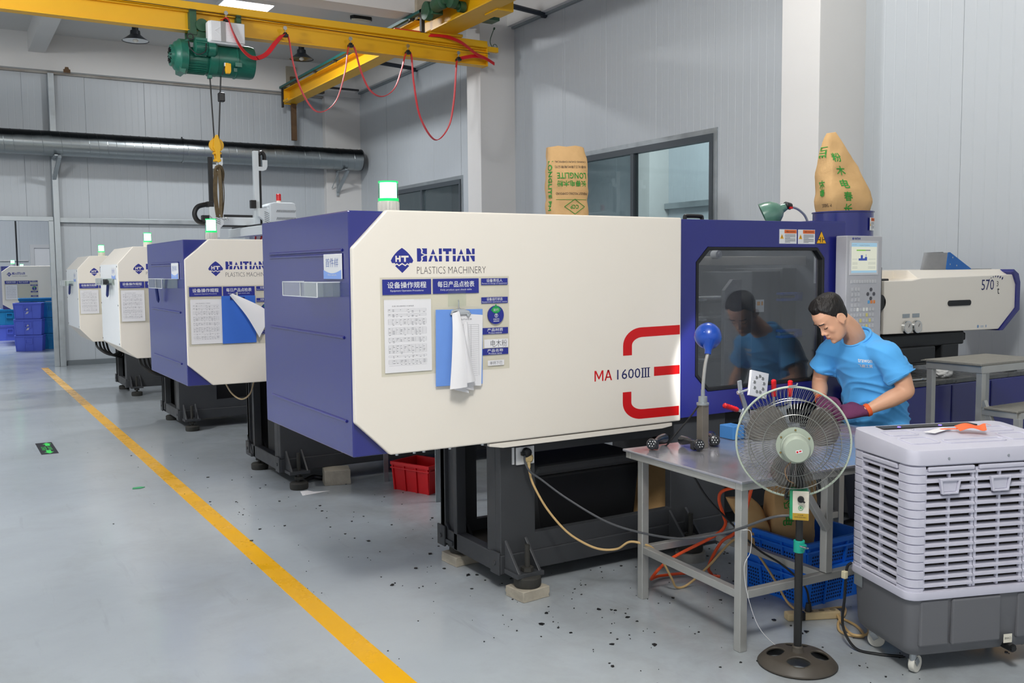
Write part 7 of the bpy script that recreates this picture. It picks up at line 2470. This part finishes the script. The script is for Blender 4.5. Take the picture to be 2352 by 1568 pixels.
# -- trousers
tr_ = MB()
tr_.loft([ell(wl(*c), a, b, 28) for c, a, b in (((4.53, 3.5, .86), .125, .172), ((4.535, 3.5, .78), .128, .178), ((4.535, 3.5, .72), .125, .18))])
for s in (-1, 1):
    hip = wl(4.535, 3.5 + s * .088, .80)
    kn_ = wl(4.50, 3.5 + s * .105, .46 + GZ * .5)
    an = wl(4.545, 3.5 + s * .11, .10 + GZ)
    limb(tr_, [hip, (hip + kn_) / 2, kn_, an], [.092, .088, .070, .062])
link('trousers', fuse(tr_, .010, 6), TROU, pe, smooth=80)
for s in (-1, 1):
    m = MB()
    limb(m, [wl(4.585, 3.5 + s * .11, .05 + GZ), wl(4.48, 3.5 + s * .115, .046 + GZ), wl(4.35, 3.5 + s * .125, .036 + GZ)], [.044, .044, .036])
    sm_ = fuse(m, .008, 3)
    for v in sm_.vertices:
        v.co.z = max(v.co.z, GZ + 0.002)
    link('shoe', sm_, BLACK, pe, smooth=70)


# -- gloved hands: palm, four unequal fingers, thumb from the side of the palm
def hand(name, wr, kn, up, thumb_side, curl, k=1.0):
    """wr wrist, kn knuckle centre, up = back of the hand, thumb_side = +1/-1 along side axis"""
    m = MB()
    d = (kn - wr).normalized()
    up = (up - d * up.dot(d)).normalized()
    sd = d.cross(up) * thumb_side            # points to the thumb
    L = (kn - wr).length
    rings = []
    for t, w, h in ((-.28, .026, .024), (0, .029, .023), (.3, .036, .022), (.65, .043, .021), (1.0, .043, .017), (1.08, .036, .012)):
        rings.append(ell(wr + d * (L * t), w * k, h * k, 18, sd, up, .85))
    m.loft(rings)
    for f, (o, ln) in enumerate(((.031, .070), (.011, .080), (-.010, .074), (-.030, .058))):
        b = kn + sd * o * k - d * .012
        p = [b]
        ang = 0
        dirn = d.copy()
        for s_, c in zip((.46, .32, .24), curl):
            ang += c + .06 * f
            dirn = d * math.cos(ang) - up * math.sin(ang) + sd * (.06 * (1.5 - f))
            p.append(p[-1] + dirn.normalized() * ln * s_ * k * 1.25)
        limb(m, p, [.0115 * k, .0108 * k, .0098 * k, .0085 * k], 12)
    tb_ = wr + d * (L * .28) + sd * .026 * k - up * .004
    t1 = tb_ + (d * .55 + sd * .62 - up * .35).normalized() * .040 * k
    t2 = t1 + (d * .90 + sd * .05 - up * .50).normalized() * .032 * k
    t3 = t2 + (d * .80 - sd * .35 - up * .55).normalized() * .026 * k
    limb(m, [tb_, t1, t2, t3], [.018 * k, .0145 * k, .0125 * k, .010 * k], 12)
    return link(name, fuse(m, .0034, 4, .45), GLV, pe, smooth=80)


LK = wl(4.165, 3.425, .862)
RK = wl(4.185, 3.565, .872)
hand('glove', LWR + (LK - LWR) * .12, LK, Vector((-.35, -.62, .65)), 1, (.35, .55, .45), 1.12)
hand('glove', RWR + (RK - RWR) * .12, RK, Vector((-.5, .45, .72)), -1, (.40, .6, .5), 1.12)
for wr, k_ in ((LWR, LK), (RWR, RK)):
    d = (k_ - wr).normalized()
    d2 = (wr - (LEL if wr is LWR else REL)).normalized()
    u_ = d2.cross(Vector((0, 0, 1))).normalized()
    w_ = d2.cross(u_)
    rings = [[wr + d2 * t + u_ * (r_ * math.cos(2 * PI * i / 24)) + w_ * (r_ * math.sin(2 * PI * i / 24)) for i in range(24)] for t, r_ in ((-.022, .034), (-.018, .036), (-.006, .036), (.0, .034))]
    MB().loft(rings, cap=True).build('glove_cuff', GCF, pe, smooth=True)
# the black moulding he trims
hp2 = T('shower_head', 'black hand-shower moulding held in both purple gloves', 'shower head', (4.383, 3.71, .786))
MB().tube(bez([(-.03, .07, .015), (.0, .03, .005), (.03, -.02, -.02), (.07, -.05, -.06), (.10, -.07, -.09)], 5), .017, n=12).build('handle', BLACK, hp2, smooth=True)
MB().lathe([(.01, -.02), (.03, -.012), (.038, .004), (.034, .014)], (.115, -.08, -.10), (.5, -.4, -.6), n=18).build('head', BLACK, hp2, smooth=True)
